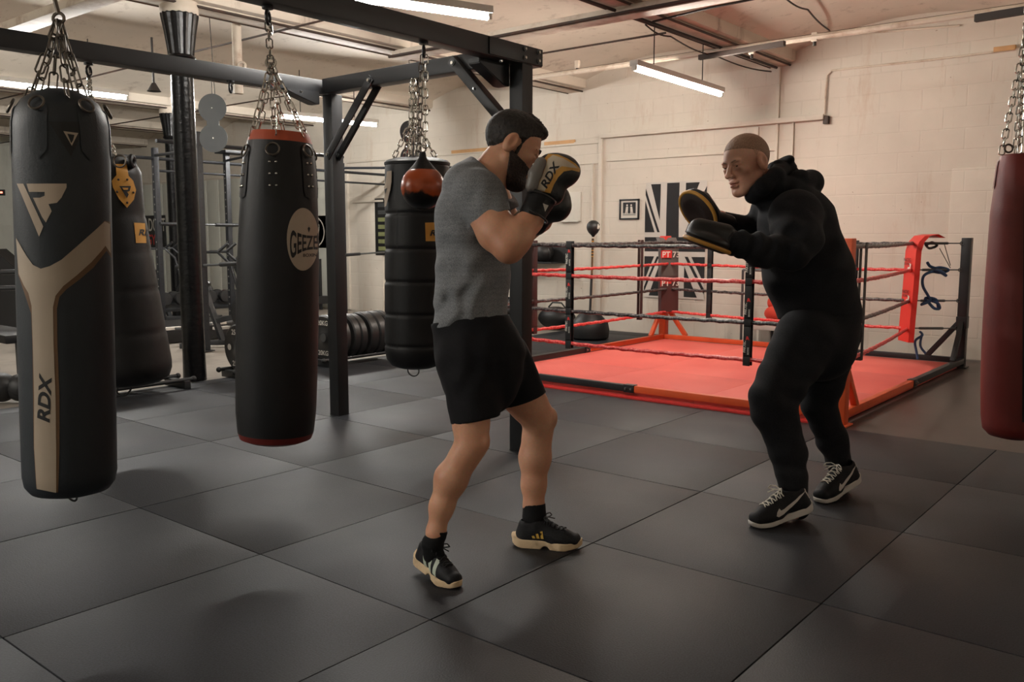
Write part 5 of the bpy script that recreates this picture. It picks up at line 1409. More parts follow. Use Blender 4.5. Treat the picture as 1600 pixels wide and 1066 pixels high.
def prim_cone(a, b, ra, rb):
    a, b = np.array(a, float), np.array(b, float); ba = b - a; L2 = max(ba @ ba, 1e-9); r = max(ra, rb)
    lo, hi = np.minimum(a, b) - r, np.maximum(a, b) + r
    def fn(X, Y, Z):
        x, y, z = X - a[0], Y - a[1], Z - a[2]
        t = np.clip((x * ba[0] + y * ba[1] + z * ba[2]) / L2, 0, 1)
        return np.sqrt((x - ba[0] * t) ** 2 + (y - ba[1] * t) ** 2 + (z - ba[2] * t) ** 2) - (ra + (rb - ra) * t)
    return lo, hi, fn
def prim_flat(a, b, wa, wb, da, db, wdir=None, round_end=1.0):
    """Elliptic cone: half width w sideways and half depth d along the third axis."""
    a, b = np.array(a, float), np.array(b, float); ba = b - a; L = np.linalg.norm(ba); t_ = ba / L
    if wdir is None:
        wdir = np.array([-t_[1], t_[0], 0.0])
    w_ = np.array(wdir, float); w_ -= t_ * (w_ @ t_); w_ /= np.linalg.norm(w_); d_ = np.cross(t_, w_)
    r = max(wa, wb, da, db); lo, hi = np.minimum(a, b) - r, np.maximum(a, b) + r
    def fn(X, Y, Z):
        x, y, z = X - a[0], Y - a[1], Z - a[2]
        h = x * t_[0] + y * t_[1] + z * t_[2]; u = x * w_[0] + y * w_[1] + z * w_[2]; v = x * d_[0] + y * d_[1] + z * d_[2]
        t = np.clip(h / L, 0, 1); e = h - t * L
        W = wa + (wb - wa) * t; Dd = da + (db - da) * t; m = np.minimum(W, Dd)
        q = np.sqrt((u / W) ** 2 + (v / Dd) ** 2 + (e / (m * round_end)) ** 2)
        q2 = np.sqrt((u / W ** 2) ** 2 + (v / Dd ** 2) ** 2 + (e / (m * round_end) ** 2) ** 2)
        return q * (q - 1) / np.maximum(q2, 1e-6) * 0.9
    return lo, hi, fn
def prim_ell(c, r, R=None):
    """Ellipsoid: r along the rows of R."""
    c = np.array(c, float); r = np.array(r, float); R = np.eye(3) if R is None else np.array(R, float)
    m = max(r); lo, hi = c - m, c + m
    def fn(X, Y, Z):
        x, y, z = X - c[0], Y - c[1], Z - c[2]
        q = [(x * R[i, 0] + y * R[i, 1] + z * R[i, 2]) for i in range(3)]
        k0 = np.sqrt(sum((q[i] / r[i]) ** 2 for i in range(3))); k1 = np.sqrt(sum((q[i] / r[i] ** 2) ** 2 for i in range(3)))
        return k0 * (k0 - 1) / np.maximum(k1, 1e-6)
    return lo, hi, fn
def grow(prim, off):
    lo, hi, fn = prim; return lo - off, hi + off, (lambda X, Y, Z: fn(X, Y, Z) - off)
def clip(prim, p0, n):
    lo, hi, fn = prim; n = np.array(n, float); n /= np.linalg.norm(n)
    return lo, hi, (lambda X, Y, Z: np.maximum(fn(X, Y, Z), (X - p0[0]) * n[0] + (Y - p0[1]) * n[1] + (Z - p0[2]) * n[2]))
# the same shapes given by pixels and distances
def K(x, y, d, r, x2, y2, d2, r2): return prim_cone(P(x, y, d), P(x2, y2, d2), r * d / F_PX, r2 * d2 / F_PX)
def FL(x, y, d, w, dd, x2, y2, d2, w2, dd2): return prim_flat(P(x, y, d), P(x2, y2, d2), w * d / F_PX, w2 * d2 / F_PX, dd, dd2)
def EL(x, y, d, rx, ry, rz, ang=0.0):
    c, s = math.cos(ang), math.sin(ang); k = d / F_PX
    return prim_ell(P(x, y, d), (rx * k, ry * k, rz), [[c, s, 0], [-s, c, 0], [0, 0, 1]])
def span(lo, hi, step): return np.arange(lo, hi + step, step)
def axes_for(prims, step, pad=0.03):
    lo = np.min([p[0] for p in prims], axis=0) - pad; hi = np.max([p[1] for p in prims], axis=0) + pad
    return [span(l, h, step) for l, h in zip(lo, hi)]
def mesh_part(VF, m, name, parent, label=None, smooth=True, extra=None):
    V, F = VF
    mb = MB(); mb.v = [Vector(v) for v in V]; mb.f = F.tolist(); mb.m = [0] * len(mb.f); mb.mats = [m]
    if extra: extra(mb, mb.tree())
    return mb.build(name, parent, label=label, smooth=180)

# ------------------------------------------------------------------ heads
class Head:
    """Head-local axes: f forward, l left, u up, in units of head height s, placed in the camera-aligned metric frame."""
    def __init__(self, c, f, u, s):
        self.c = np.array(c, float); f = np.array(f, float); f /= np.linalg.norm(f); u = np.array(u, float); u -= f * (u @ f); u /= np.linalg.norm(u)
        self.R = np.stack([f, np.cross(u, f), u]); self.s = s
    def pt(self, a, b, c): return self.c + self.s * (a * self.R[0] + b * self.R[1] + c * self.R[2])
    def e(self, p, r, tilt=0.0):
        R = self.R
        if tilt: c, s = math.cos(tilt), math.sin(tilt); R = np.stack([c * R[0] + s * R[2], R[1], -s * R[0] + c * R[2]])
        return prim_ell(self.pt(*p), np.array(r) * self.s, R)
    def k(self, p, q, ra, rb): return prim_cone(self.pt(*p), self.pt(*q), ra * self.s, rb * self.s)
    def solid(self):
        o = [(self.e((-0.06, 0, 0.14), (0.405, 0.325, 0.355)), 0.02), (self.e((0.11, 0, 0.02), (0.25, 0.265, 0.33)), 0.05), (self.e((0.12, 0, -0.20), (0.225, 0.215, 0.27)), 0.05)]
        for s in (-1, 1):
            o += [(self.k((-0.03, 0.22 * s, -0.20), (0.24, 0.06 * s, -0.40), 0.085, 0.085), 0.06), (self.e((0.235, 0.165 * s, -0.07), (0.075, 0.075, 0.07)), 0.05),
                  (self.e((0.315, 0.10 * s, 0.085), (0.05, 0.11, 0.04)), 0.04)]
        o += [(self.e((0.28, 0, -0.42), (0.075, 0.085, 0.07)), 0.04)]
        return o
    def nose(self):
        o = [(self.k((0.345, 0, 0.055), (0.455, 0, -0.125), 0.030, 0.042), 0.03), (self.e((0.45, 0, -0.125), (0.05, 0.048, 0.04)), 0.015)]
        for s in (-1, 1): o.append((self.e((0.40, 0.055 * s, -0.14), (0.045, 0.032, 0.034)), 0.015))
        return o
    def put(self, F, ear=0.0):
        for p, k in self.solid(): F.put(p, k * self.s * 4 * 0.25)
        for s in (-1, 1): F.put(self.e((0.37, 0.125 * s, 0.005), (0.075, 0.085, 0.055)), 0.03 * self.s, 's')
        for s in (-1, 1): F.put(self.e((0.315, 0.125 * s, -0.025), (0.04, 0.075, 0.035)), 0.03 * self.s)     # lower lid
        for s in (-1, 1): F.put(self.e((0.322, 0.125 * s, 0.035), (0.035, 0.08, 0.022)), 0.02 * self.s)      # upper lid
        for p, k in self.nose(): F.put(p, k * self.s)
        F.put(self.e((0.345, 0, -0.235), (0.05, 0.10, 0.035)), 0.02 * self.s); F.put(self.e((0.345, 0, -0.305), (0.045, 0.085, 0.03)), 0.02 * self.s)
        F.put(self.k((0.385, -0.08, -0.272), (0.385, 0.08, -0.272), 0.012, 0.012), 0.012 * self.s, 's')
        F.put(self.e((0.36, 0, -0.345), (0.04, 0.10, 0.02)), 0.02 * self.s, 's')
        for s in (-1, 1):
            F.put(self.e((-0.070 + ear, 0.345 * s, -0.02 + ear * 0.3), (0.098, 0.060, 0.155), -0.18), 0.006 * self.s)
            F.put(self.e((-0.045 + ear, 0.42 * s, ear * 0.3), (0.060, 0.05, 0.105), -0.18), 0.012 * self.s, 's')
            F.put(self.e((-0.05 + ear, 0.33 * s, -0.115 + ear * 0.3), (0.035, 0.03, 0.04)), 0.01 * self.s)
    def eyes(self, parent):
        for s in (-1, 1):
            mb = MB(); c = self.pt(0.292, 0.125 * s, 0.006); r = 0.052 * self.s
            W = Vector(cam_frame(c[None])[0]); fw = Vector(CR @ self.R[0])
            mb.ball(W, r, M['eye_white'], 16); mb.lathe([(0.0, r * 1.02), (r * 0.25, r * 1.01), (r * 0.5, r * 0.9)], M['iris'], W, 16, fw, caps=False)
            mb.build('eye', parent)

M['eye_white'] = mat('eye_white', srgb(205, 196, 186), 0.25, 0, 0.03)
M['iris'] = mat('iris', srgb(50, 40, 34), 0.2, 0, 0.05)
def skin(name, col, red):
    m, nt, b = new_mat(name); N, L = nt.nodes, nt.links
    tc = N.new('ShaderNodeTexCoord'); n1 = N.new('ShaderNodeTexNoise'); n1.inputs['Scale'].default_value = 9; n1.inputs['Detail'].default_value = 6; L.new(tc.outputs['Object'], n1.inputs['Vector'])
    n2 = N.new('ShaderNodeTexNoise'); n2.inputs['Scale'].default_value = 120; n2.inputs['Detail'].default_value = 3; L.new(tc.outputs['Object'], n2.inputs['Vector'])
    cr = N.new('ShaderNodeValToRGB'); cr.color_ramp.elements[0].position = 0.35; cr.color_ramp.elements[0].color = col; cr.color_ramp.elements[1].position = 0.7; cr.color_ramp.elements[1].color = red
    L.new(n1.outputs['Fac'], cr.inputs[0])
    mx = N.new('ShaderNodeMix'); mx.data_type = 'RGBA'; mx.blend_type = 'MULTIPLY'; mx.inputs[0].default_value = 0.25; L.new(cr.outputs[0], mx.inputs[6]); L.new(n2.outputs['Color'], mx.inputs[7]); L.new(mx.outputs[2], b.inputs['Base Color'])
    b.inputs['Roughness'].default_value = 0.5; b.inputs['Subsurface Weight'].default_value = 0.08; b.inputs['Subsurface Scale'].default_value = 0.02; b.inputs['Subsurface Radius'].default_value = (1, 0.35, 0.2)
    bp = N.new('ShaderNodeBump'); bp.inputs['Strength'].default_value = 0.12; bp.inputs['Distance'].default_value = 0.003; L.new(n2.outputs['Fac'], bp.inputs['Height']); L.new(bp.outputs[0], b.inputs['Normal'])
    return m
M['skin_tan'] = skin('skin_tan', srgb(222, 168, 136), srgb(208, 146, 114))
M['skin_fair'] = skin('skin_fair', srgb(222, 172, 148), srgb(210, 148, 122))
def hair_mat(name, c0, c1, scale=90):
    m, nt, b = new_mat(name); N, L = nt.nodes, nt.links
    tc = N.new('ShaderNodeTexCoord'); n = N.new('ShaderNodeTexNoise'); n.inputs['Scale'].default_value = scale; n.inputs['Detail'].default_value = 5; L.new(tc.outputs['Object'], n.inputs['Vector'])
    cr = N.new('ShaderNodeValToRGB'); cr.color_ramp.elements[0].position = 0.35; cr.color_ramp.elements[0].color = c0; cr.color_ramp.elements[1].position = 0.7; cr.color_ramp.elements[1].color = c1
    L.new(n.outputs['Fac'], cr.inputs[0]); L.new(cr.outputs[0], b.inputs['Base Color']); b.inputs['Roughness'].default_value = 0.6
    bp = N.new('ShaderNodeBump'); bp.inputs['Strength'].default_value = 0.8; bp.inputs['Distance'].default_value = 0.006; L.new(n.outputs['Fac'], bp.inputs['Height']); L.new(bp.outputs[0], b.inputs['Normal'])
    return m
M['hair_dark'] = hair_mat('hair_dark', srgb(18, 14, 13), srgb(44, 35, 30)); M['beard_dark'] = hair_mat('beard_dark', srgb(26, 17, 13), srgb(66, 44, 33), 140)
M['hair_crop'] = hair_mat('hair_crop', srgb(134, 102, 82), srgb(166, 130, 106), 160)
def knit(name, c0, c1, stripes=0.0, rough=0.85, scale=240, bands=38):
    m, nt, b = new_mat(name); N, L = nt.nodes, nt.links
    tc = N.new('ShaderNodeTexCoord'); n = N.new('ShaderNodeTexNoise'); n.inputs['Scale'].default_value = scale; n.inputs['Detail'].default_value = 3; L.new(tc.outputs['Object'], n.inputs['Vector'])
    fac = n.outputs['Fac']
    if stripes:
        w = N.new('ShaderNodeTexWave'); w.bands_direction = 'Z'; w.inputs['Scale'].default_value = bands; w.inputs['Distortion'].default_value = 2.0; w.inputs['Detail'].default_value = 3; w.inputs['Detail Scale'].default_value = 0.6; L.new(tc.outputs['Object'], w.inputs['Vector'])
        mm = N.new('ShaderNodeMath'); mm.operation = 'MULTIPLY_ADD'; mm.inputs[1].default_value = stripes; L.new(w.outputs['Fac'], mm.inputs[0]); L.new(n.outputs['Fac'], mm.inputs[2]); fac = mm.outputs[0]
    cr = N.new('ShaderNodeValToRGB'); cr.color_ramp.elements[0].position = 0.35; cr.color_ramp.elements[0].color = c0; cr.color_ramp.elements[1].position = 0.75 + stripes * 0.6; cr.color_ramp.elements[1].color = c1
    L.new(fac, cr.inputs[0]); L.new(cr.outputs[0], b.inputs['Base Color']); b.inputs['Roughness'].default_value = rough; b.inputs['Specular IOR Level'].default_value = 0.25
    bp = N.new('ShaderNodeBump'); bp.inputs['Strength'].default_value = 0.25; bp.inputs['Distance'].default_value = 0.002; L.new(n.outputs['Fac'], bp.inputs['Height']); L.new(bp.outputs[0], b.inputs['Normal'])
    return m
M['tee_grey'] = knit('tee_grey', srgb(98, 101, 105), srgb(142, 144, 147), 0.05, bands=14)
M['shorts_black'] = knit('shorts_black', srgb(17, 17, 20), srgb(27, 27, 31))
M['hoodie_black'] = knit('hoodie_black', srgb(20, 21, 24), srgb(34, 35, 40))
M['hoodie_black'].node_tree.nodes['Principled BSDF'].inputs['Sheen Weight'].default_value = 0.02
M['sock_black'] = knit('sock_black', srgb(15, 15, 17), srgb(24, 24, 26))
M['shoe_black'] = knit('shoe_black', srgb(20, 20, 23), srgb(34, 34, 37), 0, 0.6)
M['sole_tan'] = mat('sole_tan', srgb(212, 186, 150), 0.7, 0, 0.12, 12, dirt=srgb(140, 110, 80), dirt_amt=0.6, dscale=18)
M['sole_white'] = mat('sole_white', srgb(206, 200, 194), 0.7, 0, 0.06, 14)
M['lace_white'] = mat('lace_white', srgb(214, 208, 196), 0.85, 0, 0.08, 40)
M['lace_black'] = mat('lace_black', srgb(20, 20, 21), 0.85, 0, 0.1, 40)
M['pale_stripe'] = mat('pale_stripe', srgb(176, 186, 170), 0.55, 0, 0.08, 30)
M['gold_print'] = mat('gold_print', srgb(212, 172, 76), 0.5, 0, 0.1, 30)
M['glove_black'] = mat('glove_black', srgb(32, 32, 33), 0.42, 0, 0.2, 14, 0.12, 120)
M['glove_silver'] = mat('glove_silver', srgb(120, 116, 112), 0.4, 0.1, 0.12, 14, 0.1, 120)
M['glove_white'] = mat('glove_white', srgb(196, 180, 158), 0.5, 0, 0.08, 14, 0.05, 120)
M['glove_gold'] = mat('glove_gold', srgb(204, 150, 66), 0.45, 0, 0.1, 14, 0.05, 120)
M['mitt_brown'] = mat('mitt_brown', srgb(44, 31, 27), 0.6, 0, 0.35, 16, 0.2, 60)

# ------------------------------------------------------------------ shoes
def shoe(person, heel_px, toe_px, length, style, yaw_fix=0.0, heel_up=0.0, name='shoe', dz=0.0):
    H, T = on_z(*heel_px, 0.0), on_z(*toe_px, 0.0); yaw = math.atan2(T.y - H.y, T.x - H.x) + yaw_fix
    s = length / 0.31
    Rm = (Matrix.Rotation(yaw, 3, 'Z') @ Matrix.Rotation(heel_up, 3, 'Y')) * s
    pivot = Vector((0.105, 0, 0.0))                                          # the ball of the foot stays on the floor
    base = Vector((T.x, T.y, dz)) - (Matrix.Rotation(yaw, 3, 'Z') @ Vector((0.05 * s, 0, 0)))
    def world(p): return base + Rm @ (Vector(p) - pivot)
    Rn = np.array(Rm); bn = np.array(base) - Rn @ np.array(pivot)
    frame = lambda V: bn + V @ Rn.T
    st = 0.0035
    xs, ys, zs = span(-0.18, 0.18, st), span(-0.08, 0.08, st), span(-0.02, 0.15, st)
    run = style == 'runner'
    zb = lambda X: 0.020 * np.maximum(0, (X - 0.075) / 0.08) ** 2 + (0.016 if run else 0.010) * np.maximum(0, (-0.10 - X) / 0.055) ** 2
    hh = (lambda X: np.where(X < 0.155, 0.040 - 0.012 * np.clip((X + 0.05) / 0.2, 0, 1), 0.02)) if run else (lambda X: 0.034 - 0.014 * np.clip((X + 0.10) / 0.16, 0, 1))
    def outline(X, Y, off):
        def c(x0, y0, r): return np.sqrt((X - x0) ** 2 + (Y - y0) ** 2) - r
        def cap(x0, y0, r0, x1, y1, r1):
            dx, dy = x1 - x0, y1 - y0; t = np.clip(((X - x0) * dx + (Y - y0) * dy) / (dx * dx + dy * dy), 0, 1)
            return np.sqrt((X - x0 - dx * t) ** 2 + (Y - y0 - dy * t) ** 2) - (r0 + (r1 - r0) * t)
        d = np.minimum(cap(-0.115, 0, 0.040, 0.0, 0.0, 0.039), cap(0.0, 0, 0.039, 0.065, -0.002, 0.050)); d = np.minimum(d, cap(0.065, -0.002, 0.050, 0.118, 0.004, 0.037))
        return d - off
    def sole_fn(X, Y, Z):
        o = outline(X, Y, (0.0035 - 0.004 * np.clip((X - 0.06) / 0.08, 0, 1) if run else 0.001) + 0 * Z) + 0 * Z; b_, t_ = zb(X), zb(X) + hh(X)
        v = np.maximum(b_ - Z, Z - t_)
        return np.where((o > 0) & (v > 0), np.sqrt(np.maximum(o, 0) ** 2 + np.maximum(v, 0) ** 2), np.maximum(o, v)) + 0.0
    S = Field(xs, ys, zs, frame); S.put(((-0.17, -0.07, -0.02), (0.17, 0.07, 0.08), sole_fn), 0.0)
    if run:
        S.put(prim_cone((-0.005, -0.08, -0.004), (-0.005, 0.08, -0.004), 0.018, 0.018), 0.008, 's')
        S.put(prim_cone((-0.148, 0, 0.045), (-0.135, 0, 0.045), 0.014, 0.026), 0.01)
    U = Field(xs, ys, zs, frame)
    ups = [prim_flat((-0.110, 0, 0.03), (-0.095, 0, 0.098), 0.040, 0.036, 0.042, 0.034, (0, 1, 0)), prim_flat((-0.07, 0, 0.04), (-0.06, 0, 0.098), 0.038, 0.036, 0.05, 0.036, (0, 1, 0)),
           prim_cone((-0.05, 0, 0.066), (0.065, 0, 0.045), 0.042, 0.043), prim_flat((0.03, 0, 0.04), (0.118, 0.003, 0.040), 0.048, 0.040, 0.042, 0.030, (0, 1, 0)), prim_cone((-0.045, 0, 0.105), (0.01, 0, 0.085), 0.024, 0.026)]
    for p in ups: U.put(p, 0.02)
    U.put(((-0.2, -0.1, -0.05), (0.2, 0.1, 0.2), lambda X, Y, Z: np.maximum(outline(X, Y, 0.0035) + 0 * Z, (zb(X) + 0.012) - Z) + 0 * Z), 0.0, 'i')
    U.cut((0, 0, 0.122), (0, 0, 1)); U.cut((-0.13, 0, 0.118), (-0.35, 0, 1))
    U.put(prim_flat((-0.080, 0, 0.10), (-0.072, 0, 0.16), 0.028, 0.034, 0.038, 0.046, (0, 1, 0)), 0.006, 's')
    grp = {}
    def prints(mb, tr):
        side = lambda sg: (lambda u, v: (world((u, sg * 0.2, v)), (Rm @ Vector((0, -sg, 0))).normalized()))
        for sg in (-1, 1):
            if run:
                g = M['pale_stripe'] if heel_up > 0.02 else M['gold_print']
                if heel_up > 0.02:
                    for x0 in (-0.05, -0.01, 0.03): mb.decal(poly2d([(x0 + 0.006, 0.042), (x0 + 0.030, 0.036), (x0 + 0.012, 0.092), (x0 - 0.008, 0.098)]), g, tr, side(sg), 0.012, 0.002)
                else:
                    for i, x0 in enumerate((-0.060, -0.042, -0.024)):
                        mb.decal(poly2d([(x0, 0.050), (x0 + 0.013, 0.050), (x0 + 0.006 , 0.062 + 0.010 * i), (x0 - 0.004, 0.060 + 0.010 * i)]), g, tr, side(sg), 0.01, 0.002)
            else:
                mb.decal(poly2d([(0.045, 0.058), (0.052, 0.044), (0.040, 0.036), (0.012, 0.040), (-0.03, 0.058), (-0.075, 0.082), (-0.12, 0.105), (-0.08, 0.095), (-0.03, 0.074), (0.005, 0.062), (0.024, 0.060), (0.030, 0.070)]), M['sole_white'], tr, side(sg), 0.01, 0.0022)
                mb.decal(poly2d([(-0.150, 0.058), (-0.132, 0.060), (-0.112, 0.10), (-0.115, 0.122), (-0.150, 0.122)]), M['sole_white'], tr, side(sg), 0.012, 0.002)
    root = bpy.data.objects.new(name, None); COL.objects.link(root); root.parent = person
    o = mesh_part(U.mesh(1), M['shoe_black'], name, person, None, extra=prints); bpy.data.objects.remove(root)
    s_ = S.mesh(1); mesh_part(s_, M['sole_tan'] if run else M['sole_white'], 'sole', o)
    lm = M['lace_black'] if run else M['lace_white']
    lb = MB(); tr = BVHTree.FromPolygons([tuple(v) for v in U.mesh(1)[0]], U.mesh(1)[1].tolist())
    down = lambda x, y: tr.ray_cast(world((x, y, 0.3)), (Rm @ Vector((0, 0, -1))).normalized())[0]
    zig = (-0.012, 0.008, 0.028, 0.048, 0.066)
    for i, x0 in enumerate(zig):
        for sg in (-1, 1):
            pts = []
            for t in range(7):
                y = sg * (0.026 - 0.052 * t / 6) * (1 - 0.05 * i); h = down(x0 + 0.014 * t / 6, y)
                if h is not None: pts.append(h + (Rm @ Vector((0, 0, 0.003))))
            if len(pts) > 2: lb.tube(pts, 0.0028, lm, 6)
    k0 = down(-0.018, 0.0); 
    if k0 is not None:
        up = Vector((0, 0, 0.012))
        for sg in (-1, 1):
            D = lambda x, y, z: k0 + Rm @ Vector((x, y * sg, z))
            pts = [D(0, 0, 0.008), D(0.01, 0.02, 0.022), D(0.022, 0.040, 0.022), D(0.030, 0.048, 0.010), D(0.020, 0.034, 0.006), D(0.006, 0.012, 0.006), D(0, 0, 0.008)]
            lb.tube([pts[i].lerp(pts[i + 1], t / 3) for i in range(6) for t in range(3)] + [pts[-1]], 0.0026, lm, 6)
            lb.tube([D(0, 0, 0.008), D(0.02, 0.014, 0.010), D(0.045, 0.034, -0.002)], 0.0026, lm, 6)
        lb.ball(k0 + Rm @ Vector((0, 0, 0.008)), 0.006, lm, 8)
    if lb.v: lb.build('laces', o)
    return o

# ================================================================== the fighter
def body_axes(prims, fine_y, coarse, fine):
    """Finer layers above the pixel row fine_y (head and arms), coarser below."""
    lo = np.min([p[0] for p in prims], axis=0) - 0.03; hi = np.max([p[1] for p in prims], axis=0) + 0.03
    ys = np.concatenate([span(lo[1], fine_y, fine), span(fine_y + coarse, hi[1], coarse)])
    return span(lo[0], hi[0], fine), ys, span(lo[2], hi[2], fine)

fighter = thing('person', 'bearded man in grey t-shirt and black shorts with raised boxing gloves', 'person', on_z(775, 890, 0.0))
hd = Head(P(802, 231, 3.52), (math.cos(0.46) * math.cos(0.12), math.sin(0.46), math.sin(0.12) * math.cos(0.46)), (math.sin(0.46), -math.cos(0.46), 0.02), 0.278)
F1 = [K(786, 246, 3.52, 28, 757, 288, 3.52, 33),
      FL(738, 305, 3.52, 38, .16, 739, 430, 3.52, 46, .14), FL(739, 430, 3.52, 46, .14, 736, 520, 3.52, 50, .15),
      K(748, 305, 3.36, 30, 776, 362, 3.27, 28.5), K(762, 335, 3.31, 27, 780, 364, 3.26, 28), K(776, 362, 3.27, 27, 795, 387, 3.22, 22),
      K(795, 388, 3.22, 21.5, 808, 371, 3.23, 22), K(808, 371, 3.23, 22, 829, 345, 3.27, 17.5), K(829, 345, 3.27, 17, 845, 315, 3.31, 14),
      K(765, 300, 3.70, 30, 790, 355, 3.78, 25), K(790, 355, 3.78, 25, 803, 378, 3.78, 19), K(803, 378, 3.78, 19, 845, 345, 3.70, 15), K(845, 345, 3.70, 15, 860, 325, 3.66, 13),
      K(738, 545, 3.46, 36, 738, 610, 3.42, 32), K(738, 610, 3.42, 32, 736, 665, 3.385, 26.5), K(736, 665, 3.385, 26.5, 737, 695, 3.37, 22.5), K(737, 695, 3.37, 22, 724, 716, 3.375, 21),
      K(724, 716, 3.375, 21, 705, 748, 3.385, 24.5), K(705, 748, 3.385, 24.5, 690, 792, 3.39, 17.5), K(690, 792, 3.39, 17.5, 681, 832, 3.39, 13), K(681, 832, 3.39, 13, 677, 856, 3.40, 10),
      K(768, 548, 3.64, 42, 800, 600, 3.70, 36), K(800, 600, 3.70, 36, 826, 632, 3.75, 28.5), K(826, 632, 3.75, 28, 843, 656, 3.77, 23), K(843, 656, 3.77, 23, 839, 684, 3.78, 21),
      K(839, 684, 3.78, 21, 836, 715, 3.79, 23.5), K(836, 715, 3.79, 23.5, 834, 758, 3.79, 18), K(834, 758, 3.79, 18, 834, 792, 3.79, 14.5), K(834, 792, 3.79, 14.5, 835, 820, 3.79, 15), K(836, 822, 3.79, 13, 850, 832, 3.78, 9)]
ks = [0.03] * len(F1)
prims = F1 + [hd.e((0, 0, 0), (0.5, 0.4, 0.55))]
Fb = Field(*body_axes(prims, P(0, 430, 3.5)[1], 0.006, 0.0042), cam_frame)
for p in F1: Fb.put(p, 0.034)
hd.put(Fb)
Fb.put(EL(752, 672, 3.36, 7, 9, 0.03), 0.015)                                                         # kneecaps
Fb.put(EL(760, 690, 3.35, 5, 11, 0.025), 0.02); Fb.put(EL(864, 652, 3.76, 6, 12, 0.03), 0.02)
mesh_part(Fb.mesh(1), M['skin_tan'], 'body', fighter)
hd.eyes(fighter)
# hair and beard
h_ = [hd.e((-0.062, 0, 0.15), (0.424, 0.342, 0.380))]
Hf = Field(*axes_for(h_, 0.0038), cam_frame); Hf.put(h_[0], 0.0)
Hf.put(hd.e((0.22, 0, 0.385), (0.15, 0.21, 0.085)), 0.03)
c1 = hd.pt(0, 0, 0.105); n1 = 0.62 * hd.R[0] - hd.R[2]; n2 = 0.94 * hd.R[0] - hd.R[2]
X, Y, Z = np.meshgrid(*Hf.ax, indexing='ij')
g1 = ((X - c1[0]) * n1[0] + (Y - c1[1]) * n1[1] + (Z - c1[2]) * n1[2]) / np.linalg.norm(n1); g2 = ((X - c1[0]) * n2[0] + (Y - c1[1]) * n2[1] + (Z - c1[2]) * n2[2]) / np.linalg.norm(n2)
Hf.D = np.maximum(Hf.D, np.minimum(g1, g2)).astype(np.float32)
rng = random.Random(3)
for i in range(170):
    a = rng.uniform(-0.75, 0.75); b = rng.uniform(0.15, 1.45)
    q = (-0.062 + 0.42 * math.cos(b) * math.cos(a), 0.335 * math.sin(a) * math.cos(b) * 1.05, 0.15 + 0.375 * math.sin(b))
    if q[2] < 0.24 + 0.62 * max(0, q[0]) * 0.6: continue
    q2 = (q[0] + rng.uniform(0.03, 0.075), q[1] * 1.02 + rng.uniform(-0.03, 0.03), q[2] + rng.uniform(0.0, 0.035))
    Hf.put(hd.k(q, q2, 0.034, 0.010), 0.004)
for s in (-1, 1): Hf.put(hd.k((0.075, 0.272 * s, 0.12), (0.065, 0.262 * s, -0.10), 0.034, 0.026), 0.03)       # sideburns
Hf.D += 0.0016 * np.sin(X * 340 + 2 * np.sin(Y * 160)) * np.sin(Y * 300 + Z * 240)
mesh_part(Hf.mesh(1), M['hair_dark'], 'hair', fighter)
b_ = [hd.e((0.12, 0, -0.2), (0.40, 0.4, 0.42))]
Bf = Field(*axes_for(b_, 0.0038), cam_frame)
for p, k in hd.solid(): Bf.put(grow(p, 0.0085), k * hd.s)
Bf.put(grow(hd.e((0.29, 0, -0.43), (0.085, 0.09, 0.085)), 0.008), 0.02); Bf.put(grow(hd.e((0.345, 0, -0.21), (0.055, 0.11, 0.03)), 0.005), 0.01)
Bf.put(hd.k((0.20, -0.1, -0.45), (0.20, 0.1, -0.45), 0.09, 0.09), 0.03)
cc = hd.pt(0.02, 0, -0.10); nn = hd.R[2] * 1.0 + hd.R[0] * 0.28; Bf.cut(cc, nn); Bf.cut(hd.pt(-0.07, 0, 0), -hd.R[0] - 0.35 * hd.R[2])
Bf.put(hd.e((0.40, 0, -0.27), (0.09, 0.075, 0.035)), 0.008, 's')
X, Y, Z = np.meshgrid(*Bf.ax, indexing='ij'); Bf.D += 0.0012 * np.sin(X * 420) * np.sin(Y * 380 + Z * 300)
mesh_part(Bf.mesh(1), M['beard_dark'], 'beard', fighter)
for s in (-1, 1):
    mb = MB(); a, b, c = (Vector(cam_frame(hd.pt(*q)[None])[0]) for q in ((0.372, 0.045 * s, 0.088), (0.365, 0.12 * s, 0.108), (0.30, 0.205 * s, 0.085)))
    mb.tube([a, a.lerp(b, .5), b, b.lerp(c, .5), c], [0.004, 0.0055, 0.006, 0.005, 0.002], M['hair_dark'], 8); mb.build('eyebrow', fighter)

# t-shirt
T_ = [FL(736, 298, 3.52, 46, .185, 738, 345, 3.52, 57, .19), FL(738, 345, 3.52, 57, .19, 739, 430, 3.52, 56, .168), FL(739, 430, 3.52, 56, .168, 732, 535, 3.52, 59, .178),
      K(748, 303, 3.37, 37, 748, 303, 3.37, 37), K(762, 300, 3.69, 36, 763, 301, 3.69, 36), FL(750, 268, 3.52, 26, .07, 742, 300, 3.52, 44, .17),
      K(764, 312, 3.40, 30, 770, 330, 3.50, 24)]
Tf = Field(*axes_for(T_ + [K(757, 350, 3.28, 34, 757, 350, 3.28, 34)], 0.0045), cam_frame)
for p in T_: Tf.put(p, 0.03)
Tf.put(clip(K(748, 304, 3.36, 38, 777, 364, 3.275, 33.5), P(755, 346, 3.3), (0.35, 0.936, 0.0)), 0.02)
Tf.put(clip(K(765, 300, 3.70, 36, 788, 345, 3.75, 30), P(783, 335, 3.73), (0.4, 0.9, 0.15)), 0.02)
c0 = P(870, 186, 3.55); Tf.put(prim_ell(c0, (147 * 3.55 / F_PX,) * 3), 0.004, 's', 0.45)
Tf.wave(P(705, 470, 3.40), 0.20, [((1, 0.35, 0.2), 95, 0.4), ((0.8, 0.9, 0.1), 60, 1.0)], 0.0055)
